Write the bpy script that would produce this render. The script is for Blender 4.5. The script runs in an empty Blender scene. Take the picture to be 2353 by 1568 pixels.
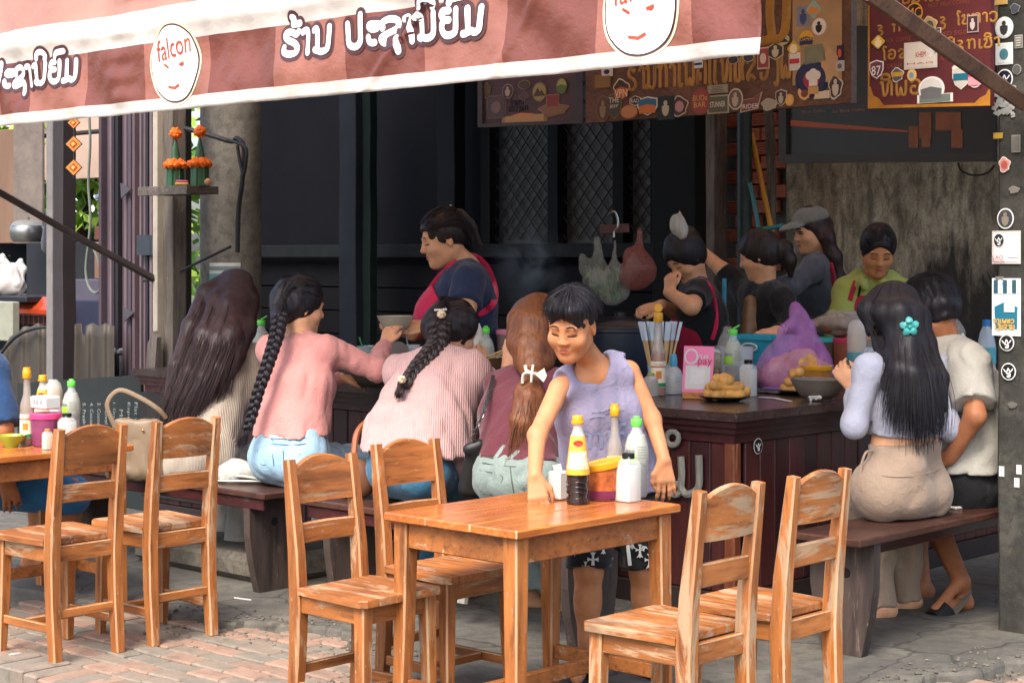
import bpy, math, random
import numpy as np
from mathutils import Vector, Matrix
random.seed(11)
rng = np.random.default_rng(11)
R = math.radians
scn = bpy.context.scene
col = scn.collection

# ------------------------------------------------------------------ camera, light, exposure
cam_d = bpy.data.cameras.new('camera')
cam_d.sensor_width = 36.0
cam_d.lens = 62.39
cam_d.shift_y = -0.0825
cam_d.clip_start = 0.1
cam_d.clip_end = 400
cam = bpy.data.objects.new('camera', cam_d)
cam.location = (0, 0, 1.40)
cam.rotation_euler = (R(90), 0, 0)
col.objects.link(cam)
scn.camera = cam

SUN_EL, SUN_AZ = 52.0, 203.0      # azimuth clockwise from +Y (camera looks along +Y)
world = bpy.data.worlds.new('World')
scn.world = world
world.use_nodes = True
wn = world.node_tree.nodes
sky = wn.new('ShaderNodeTexSky')
sky.sky_type = 'NISHITA'
sky.sun_disc = False
sky.sun_elevation = R(SUN_EL)
sky.sun_rotation = R(SUN_AZ)
sky.air_density = 1.0
sky.dust_density = 4.0
sky.ozone_density = 1.0
world.node_tree.links.new(sky.outputs[0], wn['Background'].inputs[0])
wn['Background'].inputs[1].default_value = 0.15
sun_d = bpy.data.lights.new('sun', 'SUN')
sun_d.energy = 1.5
sun_d.angle = R(25)
sun_d.color = (1.0, 0.95, 0.87)
sun = bpy.data.objects.new('sun', sun_d)
sd = Vector((math.sin(R(SUN_AZ)) * math.cos(R(SUN_EL)), math.cos(R(SUN_AZ)) * math.cos(R(SUN_EL)), math.sin(R(SUN_EL))))
sun.rotation_euler = sd.to_track_quat('Z', 'Y').to_euler()
sun.location = sd * 30
col.objects.link(sun)
scn.view_settings.view_transform = 'Standard'
scn.view_settings.look = 'None'
scn.view_settings.gamma = 1
scn.view_settings.use_curve_mapping = False
scn.view_settings.exposure = 1.55
scn.cycles.max_bounces = 8
scn.cycles.transparent_max_bounces = 16
scn.cycles.caustics_reflective = False
scn.cycles.caustics_refractive = False

# ------------------------------------------------------------------ coordinates
# AX runs along the shop front (towards the right and the viewer), BX runs from the street into the shop
K, CX, YH, CH = 4076.0, 1176.0, 590.0, 1.40
AX = Vector((.7293, -.6842, 0)).normalized()
BX = Vector((.6842, .7293, 0)).normalized()
ZX = Vector((0, 0, 1))
FA = math.atan2(AX.y, AX.x)       # angle of the shop front

def W(px, py, D):
	return Vector(((px - CX) / K * D, D, CH - (py - YH) / K * D))

def G(px, py, z):
	return W(px, py, (CH - z) * K / (py - YH))

def UV(u, v, z=0.0):
	return AX * u + BX * v + ZX * z

def toUV(p):
	return p.dot(AX), p.dot(BX), p.z

def PV(px, py, v):
	t = (px - CX) / K
	return W(px, py, v / (BX.x * t + BX.y))

def PU(px, py, u):
	t = (px - CX) / K
	return W(px, py, u / (AX.x * t + AX.y))

# ------------------------------------------------------------------ mesh builder
def basis(d, up=ZX):
	d = Vector(d).normalized()
	s = d.cross(up)
	if s.length < 1e-4:
		s = d.cross(Vector((0, 1, 0)))
	s.normalize()
	return d, s, s.cross(d)

class MB:
	def __init__(s):
		s.v, s.f, s.m = [], [], []
		s.edge = False

	def add(s, vs, fs, mi=0):
		o = len(s.v)
		s.v.extend([tuple(p) for p in vs])
		s.f.extend([tuple(i + o for i in f) for f in fs])
		s.m.extend([mi] * len(fs))

	def loft(s, rings, caps=True, mi=0, closed=False):
		n = len(rings[0])
		vs = [p for r in rings for p in r]
		fs = []
		m = len(rings)
		for i in range(m if closed else m - 1):
			a, b = i * n, ((i + 1) % m) * n
			for j in range(n):
				k = (j + 1) % n
				fs.append((a + j, a + k, b + k, b + j))
		e0 = len(s.m)
		if caps and not closed:
			fs.append(tuple(range(n - 1, -1, -1)))
			fs.append(tuple((m - 1) * n + j for j in range(n)))
		s.add(vs, fs, mi)
		if s.edge and n == 8:
			for q in range((m if closed else m - 1) * n):
				if q % 2:
					s.m[e0 + q] = 1

	def box(s, c, size, X=None, Y=None, Z=None, ch=0.0, mi=0):
		c = Vector(c)
		X = Vector(X) if X is not None else Vector((1, 0, 0))
		Y = Vector(Y) if Y is not None else Vector((0, 1, 0))
		Z = Vector(Z) if Z is not None else ZX
		hx, hy, hz = [q / 2 for q in size]
		if ch <= 0:
			vs = [c + X * (hx * i) + Y * (hy * j) + Z * (hz * k) for k in (-1, 1) for j in (-1, 1) for i in (-1, 1)]
			s.add(vs, [(0, 2, 3, 1), (4, 5, 7, 6), (0, 1, 5, 4), (2, 6, 7, 3), (0, 4, 6, 2), (1, 3, 7, 5)], mi)
			return
		ch = min(ch, hx * .9, hy * .9, hz * .9)

		def sec(ax, ay):
			q = ch
			return [(-ax + q, -ay), (ax - q, -ay), (ax, -ay + q), (ax, ay - q), (ax - q, ay), (-ax + q, ay), (-ax, ay - q), (-ax, -ay + q)]
		rings = []
		for z, sh in ((-hz, ch), (-hz + ch, 0), (hz - ch, 0), (hz, ch)):
			rings.append([c + X * a + Y * b + Z * z for a, b in sec(hx - sh, hy - sh)])
		s.loft(rings, True, mi)

	def boxab(s, lo, hi, ch=0.0, mi=0):
		"""box in shop-front axes: lo, hi = (u, v, z)"""
		c = [(a + b) / 2 for a, b in zip(lo, hi)]
		s.box(UV(*c), [abs(b - a) for a, b in zip(lo, hi)], AX, BX, ZX, ch, mi)

	def bar(s, pts, secs, side, ch=.004, mi=0, caps=True):
		"""rectangular bar along pts; secs = [(w along side, d across)], chamfered edges"""
		pts = [Vector(p) for p in pts]
		side = Vector(side).normalized()
		rings = []
		for i, p in enumerate(pts):
			d = (pts[min(i + 1, len(pts) - 1)] - pts[max(i - 1, 0)]).normalized()
			sd_ = (side - d * side.dot(d)).normalized()
			n = d.cross(sd_)
			w, t = secs[i] if len(secs) > 1 else secs[0]
			w, t = w / 2, t / 2
			q = min(ch, w * .6, t * .6)
			rings.append([p + sd_ * a + n * b for a, b in
						  [(-w + q, -t), (w - q, -t), (w, -t + q), (w, t - q), (w - q, t), (-w + q, t), (-w, t - q), (-w, -t + q)]])
		s.loft(rings, caps, mi)

	def tube(s, pts, r, n=8, mi=0, caps=True, closed=False, flat=None):
		pts = [Vector(p) for p in pts]
		m = len(pts)
		rr = r if isinstance(r, (list, tuple)) else [r] * m
		rings = []
		ref = None
		for i, p in enumerate(pts):
			if closed:
				d = (pts[(i + 1) % m] - pts[i - 1]).normalized()
			else:
				d = (pts[min(i + 1, m - 1)] - pts[max(i - 1, 0)])
				d = d.normalized() if d.length > 1e-9 else Vector((0, 0, 1))
			if ref is None:
				ref = basis(d)[1]
			ref = (ref - d * ref.dot(d))
			ref = ref.normalized() if ref.length > 1e-6 else basis(d)[1]
			e = d.cross(ref)
			ring = []
			for j in range(n):
				a = 2 * math.pi * j / n
				o = ref * math.cos(a) + e * math.sin(a)
				if flat is not None:
					o = o - flat[0] * (o.dot(flat[0]) * (1 - flat[1]))
				ring.append(p + o * rr[i])
			rings.append(ring)
		s.loft(rings, caps, mi, closed)

	def lathe(s, prof, c, n=20, mi=0, X=None, Y=None, Z=None, sq=0.0, caps=True):
		c = Vector(c)
		X = X or Vector((1, 0, 0))
		Y = Y or Vector((0, 1, 0))
		Z = Z or ZX
		rings = []
		for r, z in prof:
			ring = []
			for j in range(n):
				a = 2 * math.pi * (j + .5) / n
				ca, sa = math.cos(a), math.sin(a)
				k = 1.0
				if sq:
					k = (1 - sq) + sq / max(abs(ca), abs(sa))
				ring.append(c + X * (r * ca * k) + Y * (r * sa * k) + Z * z)
			rings.append(ring)
		s.loft(rings, caps, mi)

	def ell(s, c, rad, n=14, m=9, X=None, Y=None, Z=None, mi=0, jit=0.0):
		c = Vector(c)
		X = X or Vector((1, 0, 0))
		Y = Y or Vector((0, 1, 0))
		Z = Z or ZX
		rings = []
		for i in range(1, m):
			t = math.pi * i / m
			rings.append([c + (X * (rad[0] * math.sin(t) * math.cos(2 * math.pi * j / n)) + Y * (rad[1] * math.sin(t) * math.sin(2 * math.pi * j / n)) - Z * (rad[2] * math.cos(t))) * (1 + random.uniform(-jit, jit)) for j in range(n)])
		o = len(s.v)
		s.loft(rings, False, mi)
		k = len(s.v)
		s.v.append(tuple(c - Z * rad[2]))
		s.v.append(tuple(c + Z * rad[2]))
		L = o + (m - 2) * n
		for j in range(n):
			q = (j + 1) % n
			s.f.append((k, o + q, o + j))
			s.f.append((k + 1, L + j, L + q))
			s.m += [mi, mi]

	def grid(s, P, mi=None, closed=False, thick=0.0):
		"""P[i][j] points; mi callable(i,j) or int; optional thickness along normals"""
		n, m = len(P), len(P[0])
		o = len(s.v)
		s.v.extend([tuple(p) for r in P for p in r])
		for i in range(n - 1):
			for j in range(m - 1):
				s.f.append((o + i * m + j, o + i * m + j + 1, o + (i + 1) * m + j + 1, o + (i + 1) * m + j))
				s.m.append(mi(i, j) if callable(mi) else (mi or 0))

	def poly(s, pts, n, th, mi=0):
		"""flat polygon extruded th along n"""
		n = Vector(n)
		k = len(pts)
		a = [Vector(p) for p in pts]
		b = [p + n * th for p in a]
		fs = [tuple(range(k - 1, -1, -1)), tuple(range(k, 2 * k))]
		for i in range(k):
			j = (i + 1) % k
			fs.append((i, j, k + j, k + i))
		s.add(a + b, fs, mi)

	def raw(s, V, F, mi=0):
		o = len(s.v)
		s.v.extend(map(tuple, np.asarray(V).tolist()))
		s.f.extend(map(tuple, (np.asarray(F) + o).tolist()))
		s.m.extend([mi] * len(F))

	def build(s, name, mats, parent=None, smooth=True, angle=35, org=None, kind=None, label=None):
		me = bpy.data.meshes.new(name)
		if org is None:
			org = Vector((0, 0, 0))
			p = parent
			while p is not None:
				org = org + p.location
				p = p.parent
		V = np.asarray(s.v, dtype=np.float64).reshape(-1, 3) - np.array(org)
		me.from_pydata(V.tolist(), [], s.f)
		if not isinstance(mats, (list, tuple)):
			mats = [mats]
		if s.edge:
			mats = [mats[0], edgewood(mats[0])]
		if 'lettering' in name or name.endswith('_print'):
			kind = 'stuff'
		for m_ in mats:
			me.materials.append(m_)
		if len(mats) > 1:
			me.polygons.foreach_set('material_index', s.m)
		me.polygons.foreach_set('use_smooth', [bool(smooth)] * len(me.polygons))
		if smooth and angle:
			me.set_sharp_from_angle(angle=R(angle))
		me.update()
		o = bpy.data.objects.new(name, me)
		col.objects.link(o)
		if parent is not None:
			o.parent = parent
		elif org.length > 0:
			o.location = org
		if kind:
			o['kind'] = kind
		if label:
			o['label'] = label
		return o

def tag(o, label, cat, group=None):
	o['label'] = label
	o['category'] = cat
	if group:
		o['group'] = group
	return o

def thing(name, label, cat, loc=(0, 0, 0), group=None):
	o = bpy.data.objects.new(name, None)
	o.empty_display_size = .05
	o.location = loc
	col.objects.link(o)
	return tag(o, label, cat, group)

def copy_tree(o, parent=None):
	c = o.copy()
	col.objects.link(c)
	if parent is not None:
		c.parent = parent
	for ch in [x for x in col.objects if x.parent == o]:
		copy_tree(ch, c)
	return c

def spline(pts, n=6):
	"""Catmull-Rom through pts"""
	P = [Vector(p) for p in pts]
	if len(P) < 3:
		return P
	out = []
	for i in range(len(P) - 1):
		p0, p1, p2, p3 = P[max(i - 1, 0)], P[i], P[i + 1], P[min(i + 2, len(P) - 1)]
		for k in range(n):
			t = k / n
			out.append(.5 * ((2 * p1) + (p2 - p0) * t + (2 * p0 - 5 * p1 + 4 * p2 - p3) * t * t + (3 * p1 - p0 - 3 * p2 + p3) * t ** 3))
	out.append(P[-1])
	return out

# ------------------------------------------------------------------ materials
_mc = {}

def srgb(h):
	h = h.lstrip('#')
	c = [int(h[i:i + 2], 16) / 255 for i in (0, 2, 4)]
	return tuple((x / 12.92 if x <= .04045 else ((x + .055) / 1.055) ** 2.4) for x in c)

class NT:
	def __init__(s, name):
		s.m = bpy.data.materials.new(name)
		s.m.use_nodes = True
		s.t = s.m.node_tree
		s.b = s.t.nodes['Principled BSDF']

	def n(s, typ, **kw):
		nd = s.t.nodes.new(typ)
		for k, v in kw.items():
			setattr(nd, k, v)
		return nd

	def l(s, a, b):
		s.t.links.new(a, b)

	def coords(s, scale=(1, 1, 1), rand=True, kind='Object'):
		tc = s.n('ShaderNodeTexCoord')
		mp = s.n('ShaderNodeMapping')
		s.l(tc.outputs[kind], mp.inputs['Vector'])
		mp.inputs['Scale'].default_value = scale
		if rand:
			oi = s.n('ShaderNodeObjectInfo')
			mu = s.n('ShaderNodeVectorMath', operation='SCALE')
			mu.inputs[0].default_value = (37.0, 53.0, 71.0)
			s.l(oi.outputs['Random'], mu.inputs['Scale'])
			s.l(mu.outputs[0], mp.inputs['Location'])
		return mp.outputs[0]

	def noise(s, vec, scale, detail=4, rough=.55, dist=0.0):
		nd = s.n('ShaderNodeTexNoise')
		nd.inputs['Scale'].default_value = scale
		nd.inputs['Detail'].default_value = detail
		nd.inputs['Roughness'].default_value = rough
		nd.inputs['Distortion'].default_value = dist
		s.l(vec, nd.inputs['Vector'])
		return nd.outputs['Fac']

	def ramp(s, fac, stops):
		nd = s.n('ShaderNodeValToRGB')
		e = nd.color_ramp.elements
		while len(e) < len(stops):
			e.new(.5)
		for i, (p, c) in enumerate(stops):
			e[i].position = p
			e[i].color = (*c, 1) if len(c) == 3 else c
		s.l(fac, nd.inputs['Fac'])
		return nd.outputs['Color']

	def mix(s, fac, a, b, blend='MIX'):
		nd = s.n('ShaderNodeMix', data_type='RGBA', blend_type=blend)
		for sock, v in ((nd.inputs['Factor'], fac), (nd.inputs[6], a), (nd.inputs[7], b)):
			if hasattr(v, 'links') or hasattr(v, 'is_output'):
				s.l(v, sock)
			elif isinstance(v, (int, float)):
				sock.default_value = v
			else:
				sock.default_value = (*v, 1)
		return nd.outputs[2]

	def bump(s, h, strength=.3, dist=.01):
		nd = s.n('ShaderNodeBump')
		nd.inputs['Strength'].default_value = strength
		nd.inputs['Distance'].default_value = dist
		s.l(h, nd.inputs['Height'])
		s.l(nd.outputs[0], s.b.inputs['Normal'])

	def set(s, **kw):
		for k, v in kw.items():
			i = s.b.inputs[k.replace('_', ' ')]
			if hasattr(v, 'is_output'):
				s.l(v, i)
			elif isinstance(v, tuple) and len(v) == 3:
				i.default_value = (*v, 1)
			else:
				i.default_value = v

def mul(c, k):
	return tuple(min(1, x * k) for x in c)

def M(key, c, rough=.6, var=.18, vs=14, bump=.0, bs=60, bd=.003, metal=0, trans=0, alpha=1, sss=0, coat=0, stretch=(1, 1, 1), spec=.5, ior=1.45, emit=None, sheen=0):
	"""plain material with procedural colour variation and relief"""
	if key in _mc:
		return _mc[key]
	if isinstance(c, str):
		c = srgb(c)
	t = NT(key)
	v = t.coords(stretch)
	f = t.noise(v, vs, 5, .6)
	t.set(Base_Color=t.ramp(f, [(.25, mul(c, 1 - var)), (.55, c), (.8, mul(c, 1 + var * .7))]), Roughness=rough, Metallic=metal, IOR=ior)
	t.b.inputs['Specular IOR Level'].default_value = spec
	if trans:
		t.set(Transmission_Weight=trans)
	if alpha < 1:
		t.set(Alpha=alpha)
	if sss:
		t.b.inputs['Subsurface Weight'].default_value = sss
		t.b.inputs['Subsurface Radius'].default_value = (1.0, .4, .25)
		t.b.inputs['Subsurface Scale'].default_value = .008
	if coat:
		t.set(Coat_Weight=coat, Coat_Roughness=.15)
	if sheen:
		t.set(Sheen_Weight=sheen)
	if bump:
		t.bump(t.noise(v, bs, 4, .6), bump, bd)
	_mc[key] = t.m
	return t.m

def wood(key, base, dark, worn, axis, wornamt=.5, rough=.52, gs=9):
	"""painted / varnished timber with grain along one local axis, worn through to pale wood and grey dirt"""
	key = key + axis
	if key in _mc:
		return _mc[key]
	t = NT(key)
	st = {'X': (.09, 1, 1), 'Y': (1, .09, 1), 'Z': (1, 1, .09)}[axis]
	st2 = {'X': (.3, 1, 1), 'Y': (1, .3, 1), 'Z': (1, 1, .3)}[axis]
	v = t.coords(st)
	v2 = t.coords(st2)
	g = t.noise(v, gs * 6, 5, .65, .4)
	big = t.noise(v2, 5, 4, .6)
	c = t.ramp(g, [(.3, dark), (.48, base), (.72, mul(base, 1.3))])
	c = t.mix(t.ramp(big, [(.35, (0, 0, 0)), (.6, (.55, .55, .55))]), c, mul(dark, .9))
	wn_ = t.noise(t.coords({'X': (.16, 1, 1), 'Y': (1, .16, 1), 'Z': (1, 1, .16)}[axis]), 17, 7, .75, .5)
	wm = t.ramp(wn_, [(.66 - .16 * wornamt, (0, 0, 0)), (.70 - .13 * wornamt, (.9, .9, .9))])
	wc = t.mix(g, mul(worn, .62), worn)
	c = t.mix(wm, c, wc)
	dm = t.noise(v2, 4.5, 5, .7, .5)
	c = t.mix(t.ramp(dm, [(.54, (0, 0, 0)), (.66, (.6, .6, .6))]), c, mul(dark, .55))
	fine = t.noise(v2, 70, 3, .7)
	fm = t.ramp(fine, [(.66, (0, 0, 0)), (.72, (.7, .7, .7))])
	c = t.mix(fm, c, mul(worn, 1.1))
	rr = t.ramp(wm, [(0, (rough,) * 3), (1, (min(1, rough + .3),) * 3)])
	t.set(Base_Color=c, Roughness=rr)
	t.bump(t.mix(.5, g, wn_), .25, .002)
	_mc[key] = t.m
	return t.m

def edgewood(m):
	"""the same timber with its arris rubbed pale"""
	k = m.name + '_edge'
	if k in _mc:
		return _mc[k]
	_mc[k] = wood(k, mul(ORGW, .85), ORG, mul(ORGW, 1.25), 'Z', .5, .7, 7)
	return _mc[k]

def hairmat(key, c1, c2, rough=.48):
	if key in _mc:
		return _mc[key]
	t = NT(key)
	v = t.coords((1, 1, .12))
	f = t.noise(v, 90, 3, .6)
	b = t.noise(v, 14, 3, .6)
	t.set(Base_Color=t.mix(b, t.ramp(f, [(.3, mul(c1, .6)), (.7, c1)]), t.ramp(f, [(.3, c1), (.7, c2)])), Roughness=rough)
	t.b.inputs['Specular IOR Level'].default_value = .28
	t.bump(f, .5, .004)
	_mc[key] = t.m
	return t.m

def glassm(key, c, rough=.05, alpha=.35, ior=1.45):
	if key in _mc:
		return _mc[key]
	t = NT(key)
	t.set(Base_Color=c, Roughness=rough, Alpha=alpha)
	t.b.inputs['Specular IOR Level'].default_value = .7
	t.b.inputs['Coat Weight'].default_value = .4
	_mc[key] = t.m
	return t.m

def cloth(key, c, kind='plain', sc=1.0, var=.12, rough=.85):
	if key in _mc:
		return _mc[key]
	if isinstance(c, str):
		c = srgb(c)
	t = NT(key)
	v = t.coords((1, 1, 1), rand=False)
	f = t.noise(v, 9, 4, .6)
	base = t.ramp(f, [(.3, mul(c, 1 - var)), (.7, mul(c, 1 + var * .5))])
	wr = t.noise(v, 21, 4, .55, 1.6)
	if kind == 'rib':
		wv = t.n('ShaderNodeTexWave', wave_type='BANDS', bands_direction='X')
		wv.inputs['Scale'].default_value = 42 * sc
		wv.inputs['Distortion'].default_value = .8
		wv.inputs['Detail'].default_value = 1
		t.l(v, wv.inputs['Vector'])
		base = t.mix(.55, base, t.mix(wv.outputs['Fac'], mul(c, .72), mul(c, 1.05)))
		t.bump(wv.outputs['Fac'], .8, .003)
	elif kind == 'cable':
		wv = t.n('ShaderNodeTexWave', wave_type='BANDS', bands_direction='X')
		wv.inputs['Scale'].default_value = 36
		wv.inputs['Distortion'].default_value = 1.2
		wv.inputs['Detail'].default_value = 2
		t.l(v, wv.inputs['Vector'])
		w2 = t.n('ShaderNodeTexVoronoi', feature='SMOOTH_F1')
		w2.inputs['Scale'].default_value = 75
		mp = t.coords((1, 1, .55), rand=False)
		t.l(mp, w2.inputs['Vector'])
		h = t.mix(.5, wv.outputs['Fac'], w2.outputs['Distance'])
		base = t.mix(.3, base, t.mix(h, mul(c, .75), mul(c, 1.08)))
		t.bump(h, .9, .004)
	elif kind == 'denim':
		fn = t.noise(t.coords((1, 1, .25), rand=False), 260, 2, .6)
		base = t.mix(t.ramp(t.noise(v, 6, 4, .6), [(.4, (0, 0, 0)), (.7, (.6, .6, .6))]), t.mix(fn, mul(c, .8), mul(c, 1.15)), mul(c, 1.5))
		t.bump(t.mix(.3, wr, fn), .6, .011)
	elif kind == 'linen':
		fn = t.noise(t.coords((1, 1, .18), rand=False), 240, 3, .7)
		f2 = t.noise(t.coords((.18, .18, 1), rand=False), 240, 3, .7)
		base = t.mix(.6, base, t.mix(t.mix(.5, fn, f2), mul(c, .6), mul(c, 1.35)))
		t.bump(t.mix(.3, wr, fn), .6, .011)
	else:
		fn = t.noise(v, 320, 2, .5)
		base = t.mix(.25, base, t.mix(fn, mul(c, .8), mul(c, 1.15)))
		t.bump(t.mix(.2, wr, fn), .55, .012)
	t.set(Base_Color=base, Roughness=rough)
	t.b.inputs['Sheen Weight'].default_value = .15
	t.b.inputs['Specular IOR Level'].default_value = .25
	_mc[key] = t.m
	return t.m

ORG, ORGD, ORGW = srgb('#ab6832'), srgb('#6f3f1d'), srgb('#b89a78')

def owood(axis, w=.45):
	return wood('orange_timber%d' % int(w * 100), ORG, ORGD, ORGW, axis, w)

def dwood(axis, w=.0):
	return wood('dark_timber%d' % int(w * 100), srgb('#47201f'), srgb('#281314'), srgb('#6b4a42'), axis, w, .33)

def gwood(axis, w=.2):
	return wood('grey_timber%d' % int(w * 100), srgb('#6a625a'), srgb('#3e3833'), srgb('#8f867a'), axis, w, .8)

# ------------------------------------------------------------------ lettering helpers
_fc = {}

def textmesh(body, size=1.0):
	"""triangles of a line of type, lower-left at 0, height normalised so capitals are about size"""
	if body in _fc:
		return _fc[body]
	c = bpy.data.curves.new('type', 'FONT')
	c.body = body
	c.resolution_u = 2
	o = bpy.data.objects.new('type', c)
	col.objects.link(o)
	dg = bpy.context.evaluated_depsgraph_get()
	me = bpy.data.meshes.new_from_object(o.evaluated_get(dg))
	V = np.array([v.co[:] for v in me.vertices])
	F = [tuple(p.vertices) for p in me.polygons]
	bpy.data.objects.remove(o)
	bpy.data.curves.remove(c)
	bpy.data.meshes.remove(me)
	_fc[body] = (V, F)
	return _fc[body]

def put_text(mb, body, origin, X, Y, N, h, w=None, mi=0, off=.001, center=True):
	V, F = textmesh(body)
	if not len(V):
		return
	lo, hi = V.min(0), V.max(0)
	sc = h / max(.01, hi[1] - lo[1])
	sx = sc if w is None else w / max(.01, hi[0] - lo[0])
	cx, cy = ((lo + hi) / 2)[:2] if center else lo[:2]
	o = len(mb.v)
	for p in V:
		mb.v.append(tuple(origin + X * ((p[0] - cx) * sx) + Y * ((p[1] - cy) * sc) + N * off))
	for f in F:
		mb.f.append(tuple(i + o for i in f))
		mb.m.append(mi)

def ribbon2d(pts, hw, capn=6):
	"""thick round-ended stroke in 2D -> (verts, faces)"""
	P = [np.array(p[:2], float) for p in pts]
	n = len(P)
	L, Rr = [], []
	for i in range(n):
		d = P[min(i + 1, n - 1)] - P[max(i - 1, 0)]
		d = d / (np.linalg.norm(d) + 1e-9)
		nn = np.array([-d[1], d[0]])
		L.append(P[i] + nn * hw)
		Rr.append(P[i] - nn * hw)
	V = []
	F = []
	for i in range(n):
		V += [L[i], Rr[i]]
	for i in range(n - 1):
		F.append((2 * i, 2 * i + 1, 2 * i + 3, 2 * i + 2))
	for e, q in ((0, 1), (n - 1, n - 2)):
		d = P[e] - P[q]
		a0 = math.atan2(d[1], d[0])
		b = len(V)
		for k in range(capn + 1):
			a = a0 - math.pi / 2 + math.pi * k / capn
			V.append(P[e] + hw * np.array([math.cos(a), math.sin(a)]))
		F.append(tuple(range(b, b + capn + 1)))
	return V, F

LAO = {
	'h': [[(.75, .95), (.62, .82), (.4, .95), (.2, .85), (.2, .65), (.5, .5), (.75, .35), (.75, .12), (.5, 0), (.22, .05), (.18, .25)]],
	'a': [[(.1, .8), (.25, .98), (.45, .9), (.5, .7), (.5, 0)]],
	'n': [[(.08, .85), (.2, .98), (.3, .85), (.28, .15), (.14, .02), (.1, .15), (.3, .12), (.5, .02), (.7, .05), (.82, .25), (.82, 1)]],
	'k': [[(.08, .85), (.2, 1), (.28, .8), (.28, 0)], [(.28, .75), (.5, 1), (.75, .95), (.82, .65), (.82, 0)]],
	'e': [[(.3, 1), (.28, .1), (.45, 0), (.55, .12)]],
	'E': [[(.2, 1), (.18, .1), (.35, 0)], [(.62, 1), (.6, .1), (.8, 0)]],
	'f': [[(.1, .85), (.22, .98), (.25, .2), (.4, 0), (.55, .3), (.7, 0), (.85, .25), (.85, 1.3)]],
	'K': [[(.2, 0), (.15, .35), (.4, .45), (.4, .2), (.2, .3), (.25, .75), (.5, 1), (.8, .85), (.82, 0)]],
	'o': [[(.2, .1), (.15, .3), (.35, .3), (.3, .1)], [(.7, .1), (.65, .3), (.85, .3), (.8, .1)]],
	't': [[(.08, .85), (.2, .98), (.28, .2), (.4, .02), (.55, .3), (.6, .8), (.75, .98), (.85, .8), (.85, 0)]],
	'H': [[(.08, .9), (.2, 1), (.25, .1), (.45, 0), (.6, .15), (.6, .8), (.8, 1), (.88, .8), (.75, .55), (.88, 0)]],
	'l': [[(.15, .7), (.3, 1), (.6, 1), (.75, .75), (.5, .5), (.2, .2), (.3, .02), (.5, .2), (.8, 0)]],
	'w': [[(.15, .8), (.4, 1), (.75, .85), (.8, .4), (.6, .02), (.3, .05), (.25, .3)]],
	'g': [[(.2, .9), (.4, 1), (.55, .8), (.55, -.1), (.4, -.3), (.3, -.15)]],
	'p': [[(.08, .9), (.2, 1), (.22, .1), (.4, .02), (.5, .5), (.6, .02), (.82, .1), (.85, 1)]],
	'A': [[(.2, .75), (.45, .85), (.5, .65), (.25, .65)], [(.2, .2), (.45, .3), (.5, .1), (.25, .1)]],
	'b': [[(.15, 1), (.18, .2), (.4, 0), (.7, .1), (.8, .3), (.8, 1)]],
	'y': [[(.15, 1), (.18, .2), (.4, 0), (.7, .1), (.8, .3), (.8, 1.35)]],
	'i': [[(.3, .3), (.25, 0), (.4, 0)]],
	'I': [[(.6, 1.3), (.35, 1.45), (.3, 1.1), (.4, .8), (.4, .05), (.55, 0)]],
	'x': [[(.1, .8), (.3, 1), (.35, .6), (.15, .15), (.4, 0), (.75, .1), (.8, .6), (.65, .98), (.85, .9)]],
	'd': [[(.25, .3), (.4, .1), (.2, .02), (.15, .5), (.35, .95), (.7, .95), (.85, .6), (.85, 0)]],
	's': [[(.15, .7), (.3, .95), (.6, .9), (.7, .6), (.3, .3), (.3, .05), (.6, .05), (.75, .4), (.9, 1.05)]],
	'O': [[(.2, .8), (.5, 1), (.8, .75), (.75, .2), (.5, 0), (.2, .15), (.25, .5), (.55, .5)]],
	'r': [[(.2, .95), (.5, .95), (.6, .7), (.3, .45), (.65, .2), (.6, -.2), (.3, -.3)]],
}
MARK = {'1': [[(.4, 1.2), (.42, 1.4)]], '2': [[(.2, 1.35), (.35, 1.4), (.35, 1.2), (.7, 1.25)]],
		'3': [[(.15, 1.15), (.2, 1.45), (.6, 1.45), (.7, 1.15), (.3, 1.12)]], '4': [[(.2, 1.15), (.3, 1.4), (.7, 1.4)]]}

def lao(mb, s, org, X, Y, N, h, adv, r, mi=0, squash=.6):
	"""raised Lao lettering as rounded strokes: letters of LAO, digits add marks above the letter before"""
	x = 0.0
	last = 0.0
	for chh in s:
		if chh == ' ':
			x += adv * .6
			continue
		if chh in MARK:
			st, bx = MARK[chh], last
		else:
			st, bx = LAO[chh], x
			last = x
			x += adv * (.62 if chh in 'aeAIg' else 1.0)
		for q in st:
			pts = [org + X * (bx + p[0] * adv) + Y * (p[1] * h) for p in q]
			mb.tube(spline(pts, 3), r, 6, mi, flat=(N, squash))
	return x
# ------------------------------------------------------------------ materials of the setting
def concrete_mat(key, c1, c2, c3, sc=1.0, rough=.85, bump=.5):
	t = NT(key)
	v = t.coords((1, 1, 1), rand=False)
	a = t.noise(v, 1.7 * sc, 6, .65, .5)
	b = t.noise(v, 11 * sc, 6, .7, .3)
	f = t.noise(v, 90 * sc, 4, .7)
	c = t.ramp(a, [(.3, c1), (.5, c2), (.7, c3)])
	c = t.mix(t.ramp(b, [(.45, (0, 0, 0)), (.65, (.7, .7, .7))]), c, mul(c1, .7))
	c = t.mix(t.ramp(f, [(.3, (.35, .35, .35)), (.6, (0, 0, 0))]), c, mul(c1, .55))
	t.set(Base_Color=c, Roughness=rough)
	t.bump(t.mix(.5, b, f), bump, .006)
	return t.m

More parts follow.
